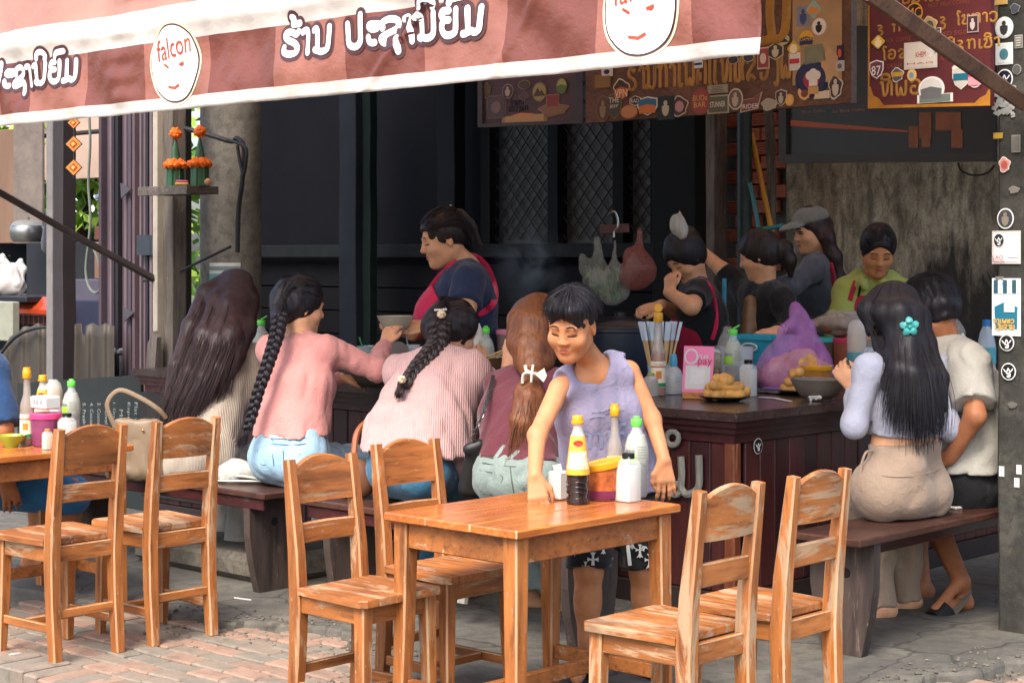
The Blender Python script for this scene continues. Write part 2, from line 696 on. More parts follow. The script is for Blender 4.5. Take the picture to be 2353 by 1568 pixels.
def cracked(m):
	nt = m.node_tree
	b = nt.nodes['Principled BSDF']
	lk = [l for l in nt.links if l.to_socket == b.inputs['Base Color']][0]
	tc = nt.nodes.new('ShaderNodeTexCoord')
	nz = nt.nodes.new('ShaderNodeTexNoise')
	nz.inputs['Scale'].default_value = 3
	nz.inputs['Detail'].default_value = 6
	nt.links.new(tc.outputs['Object'], nz.inputs['Vector'])
	mx = nt.nodes.new('ShaderNodeMix')
	mx.data_type = 'RGBA'
	mx.inputs[0].default_value = .22
	nt.links.new(tc.outputs['Object'], mx.inputs[6])
	nt.links.new(nz.outputs['Color'], mx.inputs[7])
	vo = nt.nodes.new('ShaderNodeTexVoronoi')
	vo.feature = 'DISTANCE_TO_EDGE'
	vo.inputs['Scale'].default_value = 1.7
	nt.links.new(mx.outputs[2], vo.inputs['Vector'])
	cr = nt.nodes.new('ShaderNodeValToRGB')
	cr.color_ramp.elements[0].position, cr.color_ramp.elements[1].position = .003, .012
	cr.color_ramp.elements[0].color = (.45, .44, .43, 1)
	nt.links.new(vo.outputs['Distance'], cr.inputs['Fac'])
	m2 = nt.nodes.new('ShaderNodeMix')
	m2.data_type = 'RGBA'
	m2.blend_type = 'MULTIPLY'
	m2.inputs[0].default_value = 1
	nt.links.new(lk.from_socket, m2.inputs[6])
	nt.links.new(cr.outputs['Color'], m2.inputs[7])
	nt.links.new(m2.outputs[2], b.inputs['Base Color'])
	return m

m_floor = concrete_mat('worn_concrete', srgb('#4a4843'), srgb('#5f5b53'), srgb('#746f64'), 1.3)
m_post = concrete_mat('old_concrete', srgb('#25251f'), srgb('#3b3a34'), srgb('#55524a'), 2.2)
m_column = concrete_mat('grey_plaster', srgb('#48453f'), srgb('#65615a'), srgb('#767168'), 1.5)
m_mortar = concrete_mat('dirty_mortar', srgb('#4b463d'), srgb('#6a6357'), srgb('#7e766a'), 3)
m_street = concrete_mat('asphalt', srgb('#3c3b39'), srgb('#4d4c49'), srgb('#5a5854'), 2)
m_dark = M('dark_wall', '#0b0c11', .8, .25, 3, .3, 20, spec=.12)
m_ceiling = M('ceiling_boards', '#2a2622', .8)

def brickmat(i, base):
	t = NT('paving_brick%d' % i)
	v = t.coords((1, 1, 1))
	a = t.noise(v, 9, 5, .7, .5)
	b = t.noise(v, 60, 4, .7)
	c = t.ramp(a, [(.3, mul(base, .55)), (.48, base), (.56, mul(base, 1.15)), (.68, srgb('#7d7466'))])
	c = t.mix(t.ramp(b, [(.40, (.6, .6, .6)), (.66, (.12, .12, .12))]), c, srgb('#6e675c'))
	t.set(Base_Color=c, Roughness=.85)
	t.bump(t.mix(.5, a, b), .5, .004)
	return t.m

m_bricks = [brickmat(0, srgb('#94725f')), brickmat(1, srgb('#857566')), brickmat(2, srgb('#a07a66')), brickmat(3, srgb('#7a7266'))]

# ------------------------------------------------------------------ ground, pavement, kerb, shop floor
mb = MB()
mb.boxab((-60, -40, -.6), (60, 60, -.16))
mb.build('street', m_street, kind='structure', smooth=False)

slab = [(-9.2, 3.98), (-7.2, 4.05), (-6.5, 4.07), (-6.2, 4.12), (-6.0, 4.13), (-5.85, 4.18), (-5.74, 4.17), (-5.62, 4.24), (-5.57, 4.21), (-5.5, 4.18), (-5.44, 4.24), (-5.37, 4.33), (-5.27, 4.36), (-5.2, 4.40), (-5.06, 4.44),
		(-4.96, 4.41), (-4.84, 4.3), (-4.7, 4.21), (-4.58, 4.12), (-4.47, 4.02), (-4.35, 3.91), (-4.2, 3.86), (-4.0, 3.7), (-3.8, 3.6), (-3.5, 3.55), (-3.2, 3.6), (-3.12, 4.0), (-3.1, 4.6), (-3.07, 4.95), (-3.02, 5.12), (-3.06, 5.3), (-3.0, 5.42), (-2.95, 5.55), (-2.98, 5.66), (-2.9, 5.76), (-2.78, 5.82), (-2.5, 5.9), (-1.0, 5.95), (-1.0, 11), (-9.2, 11)]
top = []
for i, (u, v) in enumerate(slab):
	u2, v2 = slab[(i + 1) % len(slab)]
	L = math.hypot(u2 - u, v2 - v)
	n = max(1, min(14, int(L / .035))) if L < 1.1 else 1
	for k in range(n):
		t = k / n
		j = .012 if 0 < i < len(slab) - 3 else 0
		top.append(UV(u + (u2 - u) * t + random.uniform(-j, j), v + (v2 - v) * t + random.uniform(-j, j), 0))
mb = MB()
low = [p - ZX * .05 + (UV(-6, 8) - p).normalized() * -.012 for p in top]
k = len(top)
mid = [p - ZX * .012 + (UV(-6, 8) - p).normalized() * -.006 for p in top]
mb.add(top + mid + low, [tuple(range(k))] + [(i, i + k, (i + 1) % k + k, (i + 1) % k) for i in range(k)] + [(i + k, i + 2 * k, (i + 1) % k + 2 * k, (i + 1) % k + k) for i in range(k)])
mb.build('shop_floor', m_floor, kind='structure', smooth=False)

mb = MB()
mb.boxab((-12, 3.50, -.30), (0, 11.5, -.040))
pavement = mb.build('pavement', m_mortar, kind='structure', smooth=False)
kerb_mb = MB()
kerb_mb.boxab((-12, 3.30, -.32), (0, 3.498, -.048))
kerb = kerb_mb.build('kerb', m_mortar, kind='structure', smooth=False)

def inside_slab(u, v):
	c = False
	n = len(slab)
	for i in range(n):
		(x1, y1), (x2, y2) = slab[i], slab[i - 1]
		if (y1 > v) != (y2 > v) and u < (x2 - x1) * (v - y1) / (y2 - y1) + x1:
			c = not c
	return c

def one_brick(sx, sy, sz):
	b = MB()
	b.box((0, 0, 0), (sx, sy, sz), ch=.006)
	return b

brick_meshes = {}

def place_brick(parent, u, v, z, L, Wd, H, rot=0.0):
	key = (round(L, 3), round(Wd, 3), round(H, 3), random.randrange(len(m_bricks)))
	if key not in brick_meshes:
		o = one_brick(L, Wd, H).build('brick', m_bricks[key[3]], None, smooth=False)
		brick_meshes[key] = o.data
	else:
		o = bpy.data.objects.new('brick', brick_meshes[key])
		col.objects.link(o)
	o.parent = parent
	o.location = UV(u, v, z)
	o.rotation_euler = (random.uniform(-.015, .015), random.uniform(-.015, .015), FA + rot + random.uniform(-.025, .025))

BL, BW = .172, .084
for r in range(28):
	v = 3.545 + r * (BW + .007)
	for q in range(-8, 12):
		u = -6.35 + q * (BL + .007) + (r % 2) * .09 + random.uniform(-.004, .004)
		u += 0
		if inside_slab(u, v - .03) and inside_slab(u + .05, v) and inside_slab(u - .07, v + .02):
			continue
		if u > -4.1 and v < 4.6:
			continue
		if -6.5 < u < -4.2 and v < 4.6:
			place_brick(pavement, u, v, -.052 + random.uniform(-.006, .004), BL, BW, .05)
for r in range(12):
	for q in range(8):
		u, v = -3.02 + q * (BW + .007), 4.75 + r * (BL + .007) + (q % 2) * .09
		if not inside_slab(u - .03, v):
			place_brick(pavement, u, v, -.052 + random.uniform(-.005, .004), BL, BW, .05, R(90))
u = -6.4
while u < -4.2:
	place_brick(kerb, u, 3.385 + random.uniform(-.006, .006), -.100 + random.uniform(-.006, .006), BW - .004, .20, .15)
	u += BW + .004

cracked(m_floor)
# loose grit along the broken edge of the slab
mb = MB()
for i in range(900):
	q = random.randrange(6, len(slab) - 6)
	u, v = slab[q]
	u2, v2 = slab[q + 1]
	f = random.random()
	u, v = u + (u2 - u) * f + random.gauss(0, .10), v + (v2 - v) * f + random.gauss(-.04, .10)
	z = .001 if inside_slab(u, v) else -.034
	sz = random.uniform(.003, .009) * (1.6 if random.random() < .06 else 1)
	mb.ell(UV(u, v, z + sz * .3), (sz, sz * random.uniform(.6, 1), sz * .6), 5, 4, jit=.25)
mb.build('grit', m_mortar, kind='stuff', smooth=False)
# small litter on the floor
for (px, py, ln, an) in ((538, 1372, .09, .2), (205, 1411, .03, 1.2)):
	p = G(px, py, .004)
	mb = MB()
	mb.tube([p, p + UV(math.cos(an) * ln, math.sin(an) * ln)], .0035, 6)
	tag(mb.build('cigarette_end' if ln < .05 else 'drinking_straw', M('white_plastic', '#d9d6cf', .5), org=p),
		'thin white straw lying on the concrete near the bench leg' if ln > .05 else 'white cigarette end on the floor behind the left chairs', 'litter')
p = G(42, 1505, -.026)
mb = MB()
mb.lathe([(.0, 0), (.032, 0), (.034, .004), (.03, .005), (0, .004)], p, 16)
tag(mb.build('bottle_cap', M('white_plastic', '#d9d6cf', .5), org=p), 'flat white lid lying on the paving by the kerb', 'lid')

# ------------------------------------------------------------------ back of the shop
VB = 9.6

def ub(px, v=VB):
	return toUV(PV(px, 600, v))[0]

def soot_mat():
	t = NT('stained_wall')
	v = t.coords((1, 1, 1), rand=False)
	vs = t.coords((1, 1, .35), rand=False)
	a = t.noise(vs, 2.6, 6, .7, .7)
	b = t.noise(vs, 14, 5, .7, .3)
	f = t.noise(v, 70, 4, .7)
	c = t.ramp(a, [(.35, srgb('#857f6f')), (.52, srgb('#bab39e')), (.7, srgb('#cdc6b1'))])
	c = t.mix(t.ramp(b, [(.42, (0, 0, 0)), (.62, (.75, .75, .75))]), c, srgb('#4c4a3e'))
	# soot from the cooking stove climbs the wall at one end
	tc = t.n('ShaderNodeTexCoord')
	sx = t.n('ShaderNodeSeparateXYZ')
	t.l(tc.outputs['Generated'], sx.inputs[0])
	m1 = t.n('ShaderNodeMath', operation='MULTIPLY_ADD')
	t.l(sx.outputs['X'], m1.inputs[0])
	m1.inputs[1].default_value = .75
	m2 = t.n('ShaderNodeMath', operation='MULTIPLY_ADD')
	t.l(sx.outputs['Z'], m2.inputs[0])
	m2.inputs[1].default_value = -1.25
	m2.inputs[2].default_value = .78
	t.l(m2.outputs[0], m1.inputs[2])
	m3 = t.n('ShaderNodeMath', operation='MULTIPLY_ADD')
	t.l(a, m3.inputs[0])
	m3.inputs[1].default_value = .9
	t.l(m1.outputs[0], m3.inputs[2])
	c = t.mix(t.ramp(m3.outputs[0], [(.86, (0, 0, 0)), (1.0, (.96, .96, .96))]), c, srgb('#17151a'))
	c = t.mix(t.ramp(f, [(.35, (.4, .4, .4)), (.6, (0, 0, 0))]), c, srgb('#3b392f'))
	t.set(Base_Color=c, Roughness=.9)
	t.bump(t.mix(.5, b, f), .5, .008)
	return t.m

u_b0, u_b1 = ub(1640), ub(1806)

def walls():
	"""returns after linking each wall in its own local frame so that relief follows the wall"""
	def wall(name, u0, u1, v0, v1, z0, z1, m):
		b = MB()
		b.box((0, 0, 0), (abs(u1 - u0), abs(v1 - v0), z1 - z0))
		o = b.build(name, m, None, smooth=False)
		o.location = UV((u0 + u1) / 2, (v0 + v1) / 2, (z0 + z1) / 2)
		o.rotation_euler = (0, 0, FA)
		return tagwall(o, name)
	lab = {'stained_wall': 'grey stained plaster wall blackened with soot behind the cooks', 'dark_wall': 'unlit dark wall behind the serving woman',
		   'brick_backing': 'broken wall section of bare hollow red bricks'}

	def tagwall(o, name):
		return tag(o, lab[name], 'wall')
	wall('stained_wall', u_b1, -2.4, VB, VB + .15, 0, 3.4, soot_mat())
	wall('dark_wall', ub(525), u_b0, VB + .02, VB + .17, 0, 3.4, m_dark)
	return wall('brick_backing', u_b0 + .002, u_b1 - .002, VB + .05, VB + .16, 0, 3.4, M('broken_mortar', '#5c5750', .9, .35, 12, .7, 40, .01))

brickwall = walls()
m_hollow = [M('hollow_brick%d' % i, c, .85, .3, 18, .4, 80) for i, c in enumerate(('#b56a54', '#a35c4a', '#c07a60'))]
hb = {}
bw_, bh_ = .185, .083
for r in range(18):
	z = 1.35 + r * (bh_ + .012)
	for q in range(4):
		u = u_b0 + .06 + q * (bw_ + .015) + (r % 2) * .07 - .05
		if u + bw_ / 2 > u_b1 or u - bw_ / 2 < u_b0 or random.random() < .12:
			continue
		i = random.randrange(3)
		if i not in hb:
			b = MB()
			b.box((0, 0, 0), (bw_, .06, bh_), ch=.004)
			for j in range(5):
				b.box((0, -.033, -bh_ / 2 + bh_ * (j + .5) / 5), (bw_ * .98, .012, bh_ * .1), ch=.002)
			o = b.build('brick', m_hollow[i], None, smooth=False)
			hb[i] = o.data
		else:
			o = bpy.data.objects.new('brick', hb[i])
			col.objects.link(o)
		o.parent = brickwall
		# the wall's own frame is turned with the shop front
		lu = u - (u_b0 + u_b1) / 2
		o.location = (lu, -.075 - random.uniform(0, .02), z - 1.7)
		o.rotation_euler = (random.uniform(-.04, .04), 0, random.uniform(-.05, .05))

# roof over the stall keeps the inside dark
mb = MB()
mb.boxab((-9.6, 7.3, 3.4), (-7.3, 12, 3.5))
roof = tag(mb.build('roof', m_ceiling, smooth=False), 'dark timber roof over the noodle stall', 'roof')
mb = MB()
for uu in np.arange(-9.3, -7.4, .6):
	mb.boxab((uu, 7.35, 3.28), (uu + .08, 9.55, 3.395))
mb.build('rafter', dwood('Y'), roof, smooth=False)

def post(name, label, u, v, wu, wv, z0, z1, m, cat='post', wob=.004, ch=.006):
	b = MB()
	rings = []
	n = 10
	for i in range(n + 1):
		z = z0 + (z1 - z0) * i / n
		du, dv = random.uniform(-wob, wob), random.uniform(-wob, wob)
		a, c = wu / 2 + random.uniform(-wob, wob) * .5, wv / 2
		q = ch
		rings.append([UV(u + du + x, v + dv + y, z) for x, y in ((-a + q, -c), (a - q, -c), (a, -c + q), (a, c - q), (a - q, c), (-a + q, c), (-a, c - q), (-a, -c + q))])
	b.loft(rings)
	return tag(b.build(name, m, org=UV(u, v, z0), angle=30), label, cat)

cpost = post('concrete_post', 'rough concrete corner post covered with round stickers at the right edge', -3.235 + .16, 6.11 + .16, .32, .32, 0, 3.1, m_post, wob=.003, ch=.012)
post('timber_post', 'grey weathered timber post beside the broken brick wall', (ub(1590, 9.4) + ub(1643, 9.4)) / 2, 9.45, .2, .14, 0, 3.38, gwood('Z', .35))
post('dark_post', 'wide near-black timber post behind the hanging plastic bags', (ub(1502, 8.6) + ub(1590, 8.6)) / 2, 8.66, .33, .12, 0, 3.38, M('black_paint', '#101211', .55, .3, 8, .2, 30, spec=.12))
post('timber_post', 'blue-grey painted post behind the serving woman', ub(800, 8.9), 8.95, .19, .12, 0, 3.38, M('slate_lit_face', '#191c23', .6, .25, 6, .2, 30, spec=.12))  # one post's lit left face and darker face, toned as two uprights
post('timber_post', 'dark green post right against the blue-grey one', ub(838, 8.98), 9.0, .15, .08, 0, 3.38, M('green_dark_face', '#121c1b', .6, .25, 6, .2, 30, spec=.12))
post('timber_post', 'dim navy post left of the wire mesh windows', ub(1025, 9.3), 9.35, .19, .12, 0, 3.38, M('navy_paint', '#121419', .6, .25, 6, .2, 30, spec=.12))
# window frames with diamond wire mesh
wr = thing('mesh_window', 'dim window of three panes behind diamond wire mesh', 'window', UV(ub(1310), VB - .03, 1.4))
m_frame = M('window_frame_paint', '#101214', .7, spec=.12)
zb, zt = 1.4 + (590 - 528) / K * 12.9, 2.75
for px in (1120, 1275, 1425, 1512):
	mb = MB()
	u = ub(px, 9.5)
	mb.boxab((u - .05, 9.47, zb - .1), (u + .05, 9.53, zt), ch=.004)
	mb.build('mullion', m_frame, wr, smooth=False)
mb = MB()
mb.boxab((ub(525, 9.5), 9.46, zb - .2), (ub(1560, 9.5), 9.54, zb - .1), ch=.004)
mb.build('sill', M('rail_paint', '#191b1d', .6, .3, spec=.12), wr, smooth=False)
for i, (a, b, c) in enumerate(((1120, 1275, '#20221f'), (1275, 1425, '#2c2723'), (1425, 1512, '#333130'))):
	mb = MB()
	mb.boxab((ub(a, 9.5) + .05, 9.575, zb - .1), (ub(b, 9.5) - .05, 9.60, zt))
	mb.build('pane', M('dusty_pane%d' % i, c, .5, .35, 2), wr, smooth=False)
mb = MB()
sp = .13
u0, u1 = ub(1120, 9.5), ub(1512, 9.5)
for sgn in (1, -1):
	k = -30
	while k < 40:
		# line z = zb + sgn*(u-u0)*1.15 + k*sp
		pts = []
		for i in range(0, 41):
			u = u0 + (u1 - u0) * i / 40
			z = zb + sgn * (u - u0) * 1.15 + k * sp
			if zb - .1 <= z <= zt:
				pts.append(UV(u, 9.55 + .004 * sgn, z))
		if len(pts) > 1:
			mb.tube([pts[0], pts[-1]], .0055, 4)
		k += 1
mb.build('wire_mesh', M('rusty_wire', '#0f0e0d', .8), wr, kind='stuff')
# low dark boarding below the sill
bd = thing('board_wall', 'low wall of dark horizontal boards below the mesh window', 'wall', UV(-8, VB - .05, 0))
for i in range(7):
	mb = MB()
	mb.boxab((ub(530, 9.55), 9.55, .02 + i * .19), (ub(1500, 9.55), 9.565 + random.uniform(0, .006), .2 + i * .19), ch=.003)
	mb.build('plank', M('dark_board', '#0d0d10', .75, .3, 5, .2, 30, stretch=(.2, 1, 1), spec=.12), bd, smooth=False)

# ------------------------------------------------------------------ awning with its printed vinyl valance
VA, ZA = 4.20, 1.98
u_r = toUV(PV(1745, 130, VA))[0]
u_l = -7.75

def drape(u, w):
	"""point of the vinyl sheet: w up from the hem; hangs straight, then leans back over the frame"""
	# folds and puckers
	d = .008 * math.sin(u * 9 + 3.1 * math.sin(w * 7 + u * 2)) * (1 - .5 * w)
	d += .003 * math.sin(u * 23 + w * 17) + .0012 * math.sin(u * 51 - w * 40)
	px = math.exp(-((u + 6.12) / .10) ** 2)
	d += .004 * px * math.sin(w * 70)
	px = math.exp(-((u - (-4.55 + (w - .1) * 1.2)) / .022) ** 2)
	d -= .012 * px
	px = math.exp(-((u - (-3.95 + (w - .1) * .8)) / .022) ** 2)
	d -= .012 * px
	z = ZA + w
	hi = .335
	v = VA + d - .022 * math.exp(-((w - hi - .03) / .05) ** 2)
	if w > hi:
		q = w - hi
		v += q * .35
		z = ZA + hi + q * .94
		v += .02 * math.sin(u * 6 + 1 + q * 8) * min(1, q * 8)
	return UV(u, v, z)

blocks = sorted([toUV(PV(p, 200 - p * .09, VA))[0] for p in (-140, 0, 67, 197, 334, 476, 629, 794, 968, 1160, 1366, 1587, 1745)])
def vinyl(m, amt):
	"""thin vinyl lets part of the daylight through"""
	nt = m.node_tree
	b = nt.nodes['Principled BSDF']
	tr = nt.nodes.new('ShaderNodeBsdfTranslucent')
	mx = nt.nodes.new('ShaderNodeMixShader')
	mx.inputs[0].default_value = amt
	lk = [l for l in nt.links if l.to_socket == b.inputs['Base Color']][0]
	nt.links.new(lk.from_socket, tr.inputs[0])
	nt.links.new(b.outputs[0], mx.inputs[1])
	nt.links.new(tr.outputs[0], mx.inputs[2])
	nt.links.new(mx.outputs[0], nt.nodes['Material Output'].inputs['Surface'])
	return m

m_band = M('white_vinyl', '#e9e2da', .3, .05, 3, .4, 9, .02, spec=.6)
m_vd = M('brown_red_vinyl', '#91574c', .26, .22, 3, .5, 9, .02, spec=.6)
m_vl = M('pink_brown_vinyl', '#b67a6a', .26, .2, 3, .5, 9, .02, spec=.6)
m_vt = M('washed_red_vinyl', '#c79482', .25, .3, 2, .5, 9, .02, spec=.6)
for m_ in (m_band, m_vd, m_vl, m_vt):
	vinyl(m_, .42)
m_sheet = vinyl(M('awning_sheet', '#d9c6b8', .4, .1, 2), .6)
du, dw = .0125, .0125
nu, nw = int((u_r - u_l) / du), int(1.0 / dw)
us = [u_l + (u_r - u_l) * i / nu for i in range(nu + 1)]
ws = [1.0 * j / nw for j in range(nw + 1)]

def band(i, j):
	u, w = us[i], ws[j]
	hem = .0495
	up = .274
	if w < hem or up < w < .415:
		return 0
	if w >= up:
		return 3
	k = sum(1 for b in blocks if b <= u)
	return 1 + (k % 2)

awning = thing('awning', 'white and brown-red vinyl shop awning with printed hanging valance', 'awning', UV(-5.4, VA, ZA))
mb = MB()
mb.grid([[drape(u, w) for w in ws] for u in us], band)
val = mb.build('valance', [m_band, m_vd, m_vl, m_vt], awning, angle=None)
sm = val.modifiers.new('thickness', 'SOLIDIFY')
sm.thickness = .0015
# unseen sheet going back from the valance, stretched and translucent to light people below
mb = MB()
mb.grid([[drape(u, 1.0) + (UV(u, 7.4, 3.30) - drape(u, 1.0)) * (k / 8) - ZX * .04 * math.sin(math.pi * k / 8) for k in range(9)] for u in us[::8]], 0)
top_sheet = mb.build('unseen_roof_sheet', m_sheet, awning, angle=None)
sm = top_sheet.modifiers.new('thickness', 'SOLIDIFY')
sm.thickness = .002
mb = MB()
mb.grid([[UV(u, 7.41 + 2.3 * k_ / 6, 3.31 + .05 * k_ / 6) for k_ in range(7)] for u in np.linspace(-7.35, -3.0, 12)], 0)
s2_ = mb.build('unseen_roof_sheet', m_sheet, awning, angle=None)  # unseen sheet added over the cooks so soft daylight brightens them
s2_.modifiers.new('thickness', 'SOLIDIFY').thickness = .002
mb = MB()
mb.tube([UV(u_l, VA + .04, ZA + .33), UV(u_r - .02, VA + .04, ZA + .33)], .016, 8)
mb.build('frame_tube', M('galvanised', '#7d7d7c', .4, metal=.8), awning)
mb = MB()
for uu in (-7.0, -5.3, u_r - .03):
	mb.tube([UV(uu, VA + .05, ZA + .33), UV(uu, 7.4, 3.26)], .015, 8)
mb.build('rafter_tube', M('galvanised', '#7d7d7c', .4, metal=.8), awning)

# lettering traced as thick strokes, printed on the vinyl
T1 = lambda x, y: (632.1 + x * .21868, y * .21868)
BAN = [
	[(248, 330), (222, 362), (175, 342), (125, 345), (108, 385), (140, 425), (205, 455), (238, 500), (228, 555), (165, 575), (112, 550), (106, 505)],
	[(175, 188), (200, 198), (190, 235), (182, 258), (268, 246)],
	[(292, 342), (330, 322), (355, 352), (361, 555)],
	[(428, 322), (455, 308), (470, 345), (468, 500), (458, 535)], [(440, 528), (478, 538), (520, 548), (575, 525), (592, 470), (592, 285)],
	[(785, 260), (795, 430), (820, 485), (868, 495), (910, 455), (925, 380), (925, 160)],
	[(1100, 258), (1030, 262), (1015, 290), (1045, 312), (1092, 305)], [(1005, 398), (1015, 440), (1045, 455), (1075, 452)],
	[(1148, 300), (1140, 245), (1200, 205), (1270, 210), (1295, 250), (1270, 310), (1180, 370), (1140, 410), (1165, 455), (1230, 425), (1275, 400), (1295, 430), (1302, 540)],
	[(1352, 200), (1395, 185), (1422, 220), (1430, 430)],
	[(1492, 185), (1530, 165), (1545, 200), (1545, 370), (1530, 408)], [(1512, 395), (1555, 395), (1600, 405), (1655, 380), (1680, 320), (1686, 140)],
	[(1550, 80), (1545, 35), (1590, -5), (1650, -5), (1685, 35), (1678, 78)],
	[(1848, 118), (1790, 125), (1772, 172), (1800, 212), (1848, 216)], [(1800, 216), (1772, 265), (1775, 330), (1815, 375), (1880, 366), (1920, 310), (1922, 105)],
	[(1848, 40), (1865, 0), (1920, -20), (1990, -35)],
	[(2045, 95), (2050, 300), (2038, 350), (1992, 362)], [(2050, 345), (2090, 330), (2130, 345), (2172, 310), (2180, 240), (2182, 80)],
]
J1 = toUV(PV(*T1(2180, 200), VA))
J2 = toUV(PV(175, 159.4, VA))
m_ink = M('dark_print', '#4a2a2c', .35, .1, spec=.6)
m_wht = M('white_print', '#f6f2ee', .3, .03, spec=.6)

def printed(name, strokes, shift, parent):
	dark, white = MB(), MB()
	oi = 0
	for q in strokes:
		P = []
		for x, y in q:
			a = toUV(PV(*T1(x, y), VA))
			P.append((a[0] + shift[0], a[2] + shift[1] - ZA))
		P = [tuple(p)[:2] for p in spline([Vector((*p, 0)) for p in P], 5)]
		oi += 1
		for tgt, hw, off in ((dark, .027, .0035), (white, .0125, .0062)):
			V, F = ribbon2d(P, hw)
			vs = []
			for (u, w) in V:
				p = drape(u, max(0, w))
				vs.append(p - BX * (off + oi * .00012))
			tgt.add(vs, F)
	dark.build(name + '_outline', m_ink, parent, smooth=False)
	white.build(name, m_wht, parent, smooth=False)

printed('lettering', BAN, (0, 0), awning)
printed('lettering', BAN, (J2[0] - J1[0], J2[2] - J1[2]), awning)

def banner_logo(px, py, wpx, top):
	c = toUV(PV(px, py, VA))
	a = abs(toUV(PV(px + wpx / 2, py, VA))[0] - toUV(PV(px - wpx / 2, py, VA))[0]) / 2
	h = a * 1.02
	c = (c[0], c[1], c[2])

	def disc(k, off, mat, name, lo=-1):
		b = MB()
		n = 48
		ring = []
		for r in range(0, 7):
			ring.append([drape(c[0] + a * k * r / 6 * math.cos(2 * math.pi * j / n), max(.003, c[2] - ZA + h * k * r / 6 * math.sin(2 * math.pi * j / n))) - BX * off for j in range(n)])
		b.loft(ring, False)
		b.build(name, mat, awning, angle=None)
	disc(1.06, .0035, M('cream_print', '#efd9b4', .3), 'logo_border')
	disc(1.0, .0055, m_ink, 'logo_ring')
	disc(.955, .0075, m_wht, 'logo_disc')
	b = MB()
	V, F = textmesh('falcon')
	lo, hi = V.min(0), V.max(0)
	sc = a * 1.45 / (hi[0] - lo[0])
	o = len(b.v)
	for p in V:
		q = ((p[0] - (lo[0] + hi[0]) / 2) * sc, (p[1] - lo[1]) * sc * 1.25)
		b.v.append(tuple(drape(c[0] + q[0], max(0, c[2] - ZA + h * .16 + q[1] + .12 * q[0])) - BX * .0105))
	for f in F:
		b.f.append(tuple(i + o for i in f))
		b.m.append(0)
	# little face drawn under the word
	for pts, hw in (([(-.45, .0), (-.3, -.08)], .03), ([(.2, -.04), (.4, .0), (.3, -.06)], .035), ([(-.28, -.58), (-.05, -.62), (.12, -.55)], .035)):
		V2, F2 = ribbon2d([(c[0] + x * a, c[2] - ZA + y * h) for x, y in pts], hw * a)
		b.add([drape(u, max(0, w)) - BX * .011 for u, w in V2], F2)
	b.build('logo_print', M('red_print', '#b4452c', .35), awning, smooth=False)

banner_logo(404, 146, 106, 0)
banner_logo(1473, 18, 172, 0)

# ------------------------------------------------------------------ sign boards and stickers
STK = {}

def smat(h):
	return M('print_' + h.lstrip('#'), h, .45, .06, 30)

def outline(shape, w, h):
	n = 28
	if shape == 'ell':
		return [(w / 2 * math.cos(2 * math.pi * j / n), h / 2 * math.sin(2 * math.pi * j / n)) for j in range(n)]
	if shape == 'rect':
		return [(-w / 2, -h / 2), (w / 2, -h / 2), (w / 2, h / 2), (-w / 2, h / 2)]
	if shape == 'dia':
		return [(-w / 2, -.05 * h), (-.05 * w, -h / 2), (.05 * w, -h / 2), (w / 2, -.05 * h), (w / 2, .05 * h), (.05 * w, h / 2), (-.05 * w, h / 2), (-w / 2, .05 * h)]
	if shape == 'shield':
		return [(0, -h / 2), (w * .35, -h * .3), (w / 2, 0), (w / 2, h * .38), (0, h / 2), (-w / 2, h * .38), (-w / 2, 0), (-w * .35, -h * .3)]
	if shape == 'hex':
		return [(0, -h / 2), (w / 2, -h / 4), (w / 2, h / 4), (0, h / 2), (-w / 2, h / 4), (-w / 2, -h / 4)]
	if shape == 'blob':
		return [(w / 2 * (1 + .16 * math.sin(5 * a)) * math.cos(a) * .92, h / 2 * (1 + .13 * math.cos(3 * a)) * math.sin(a) * .92) for a in [2 * math.pi * j / n for j in range(n)]]
	if shape == 'flag':
		return [(-w / 2, -h / 2), (w * .3, -h * .35), (w / 2, h / 2), (.1 * w, h * .2), (-w * .4, h * .15)]
	return outline('rect', w, h)

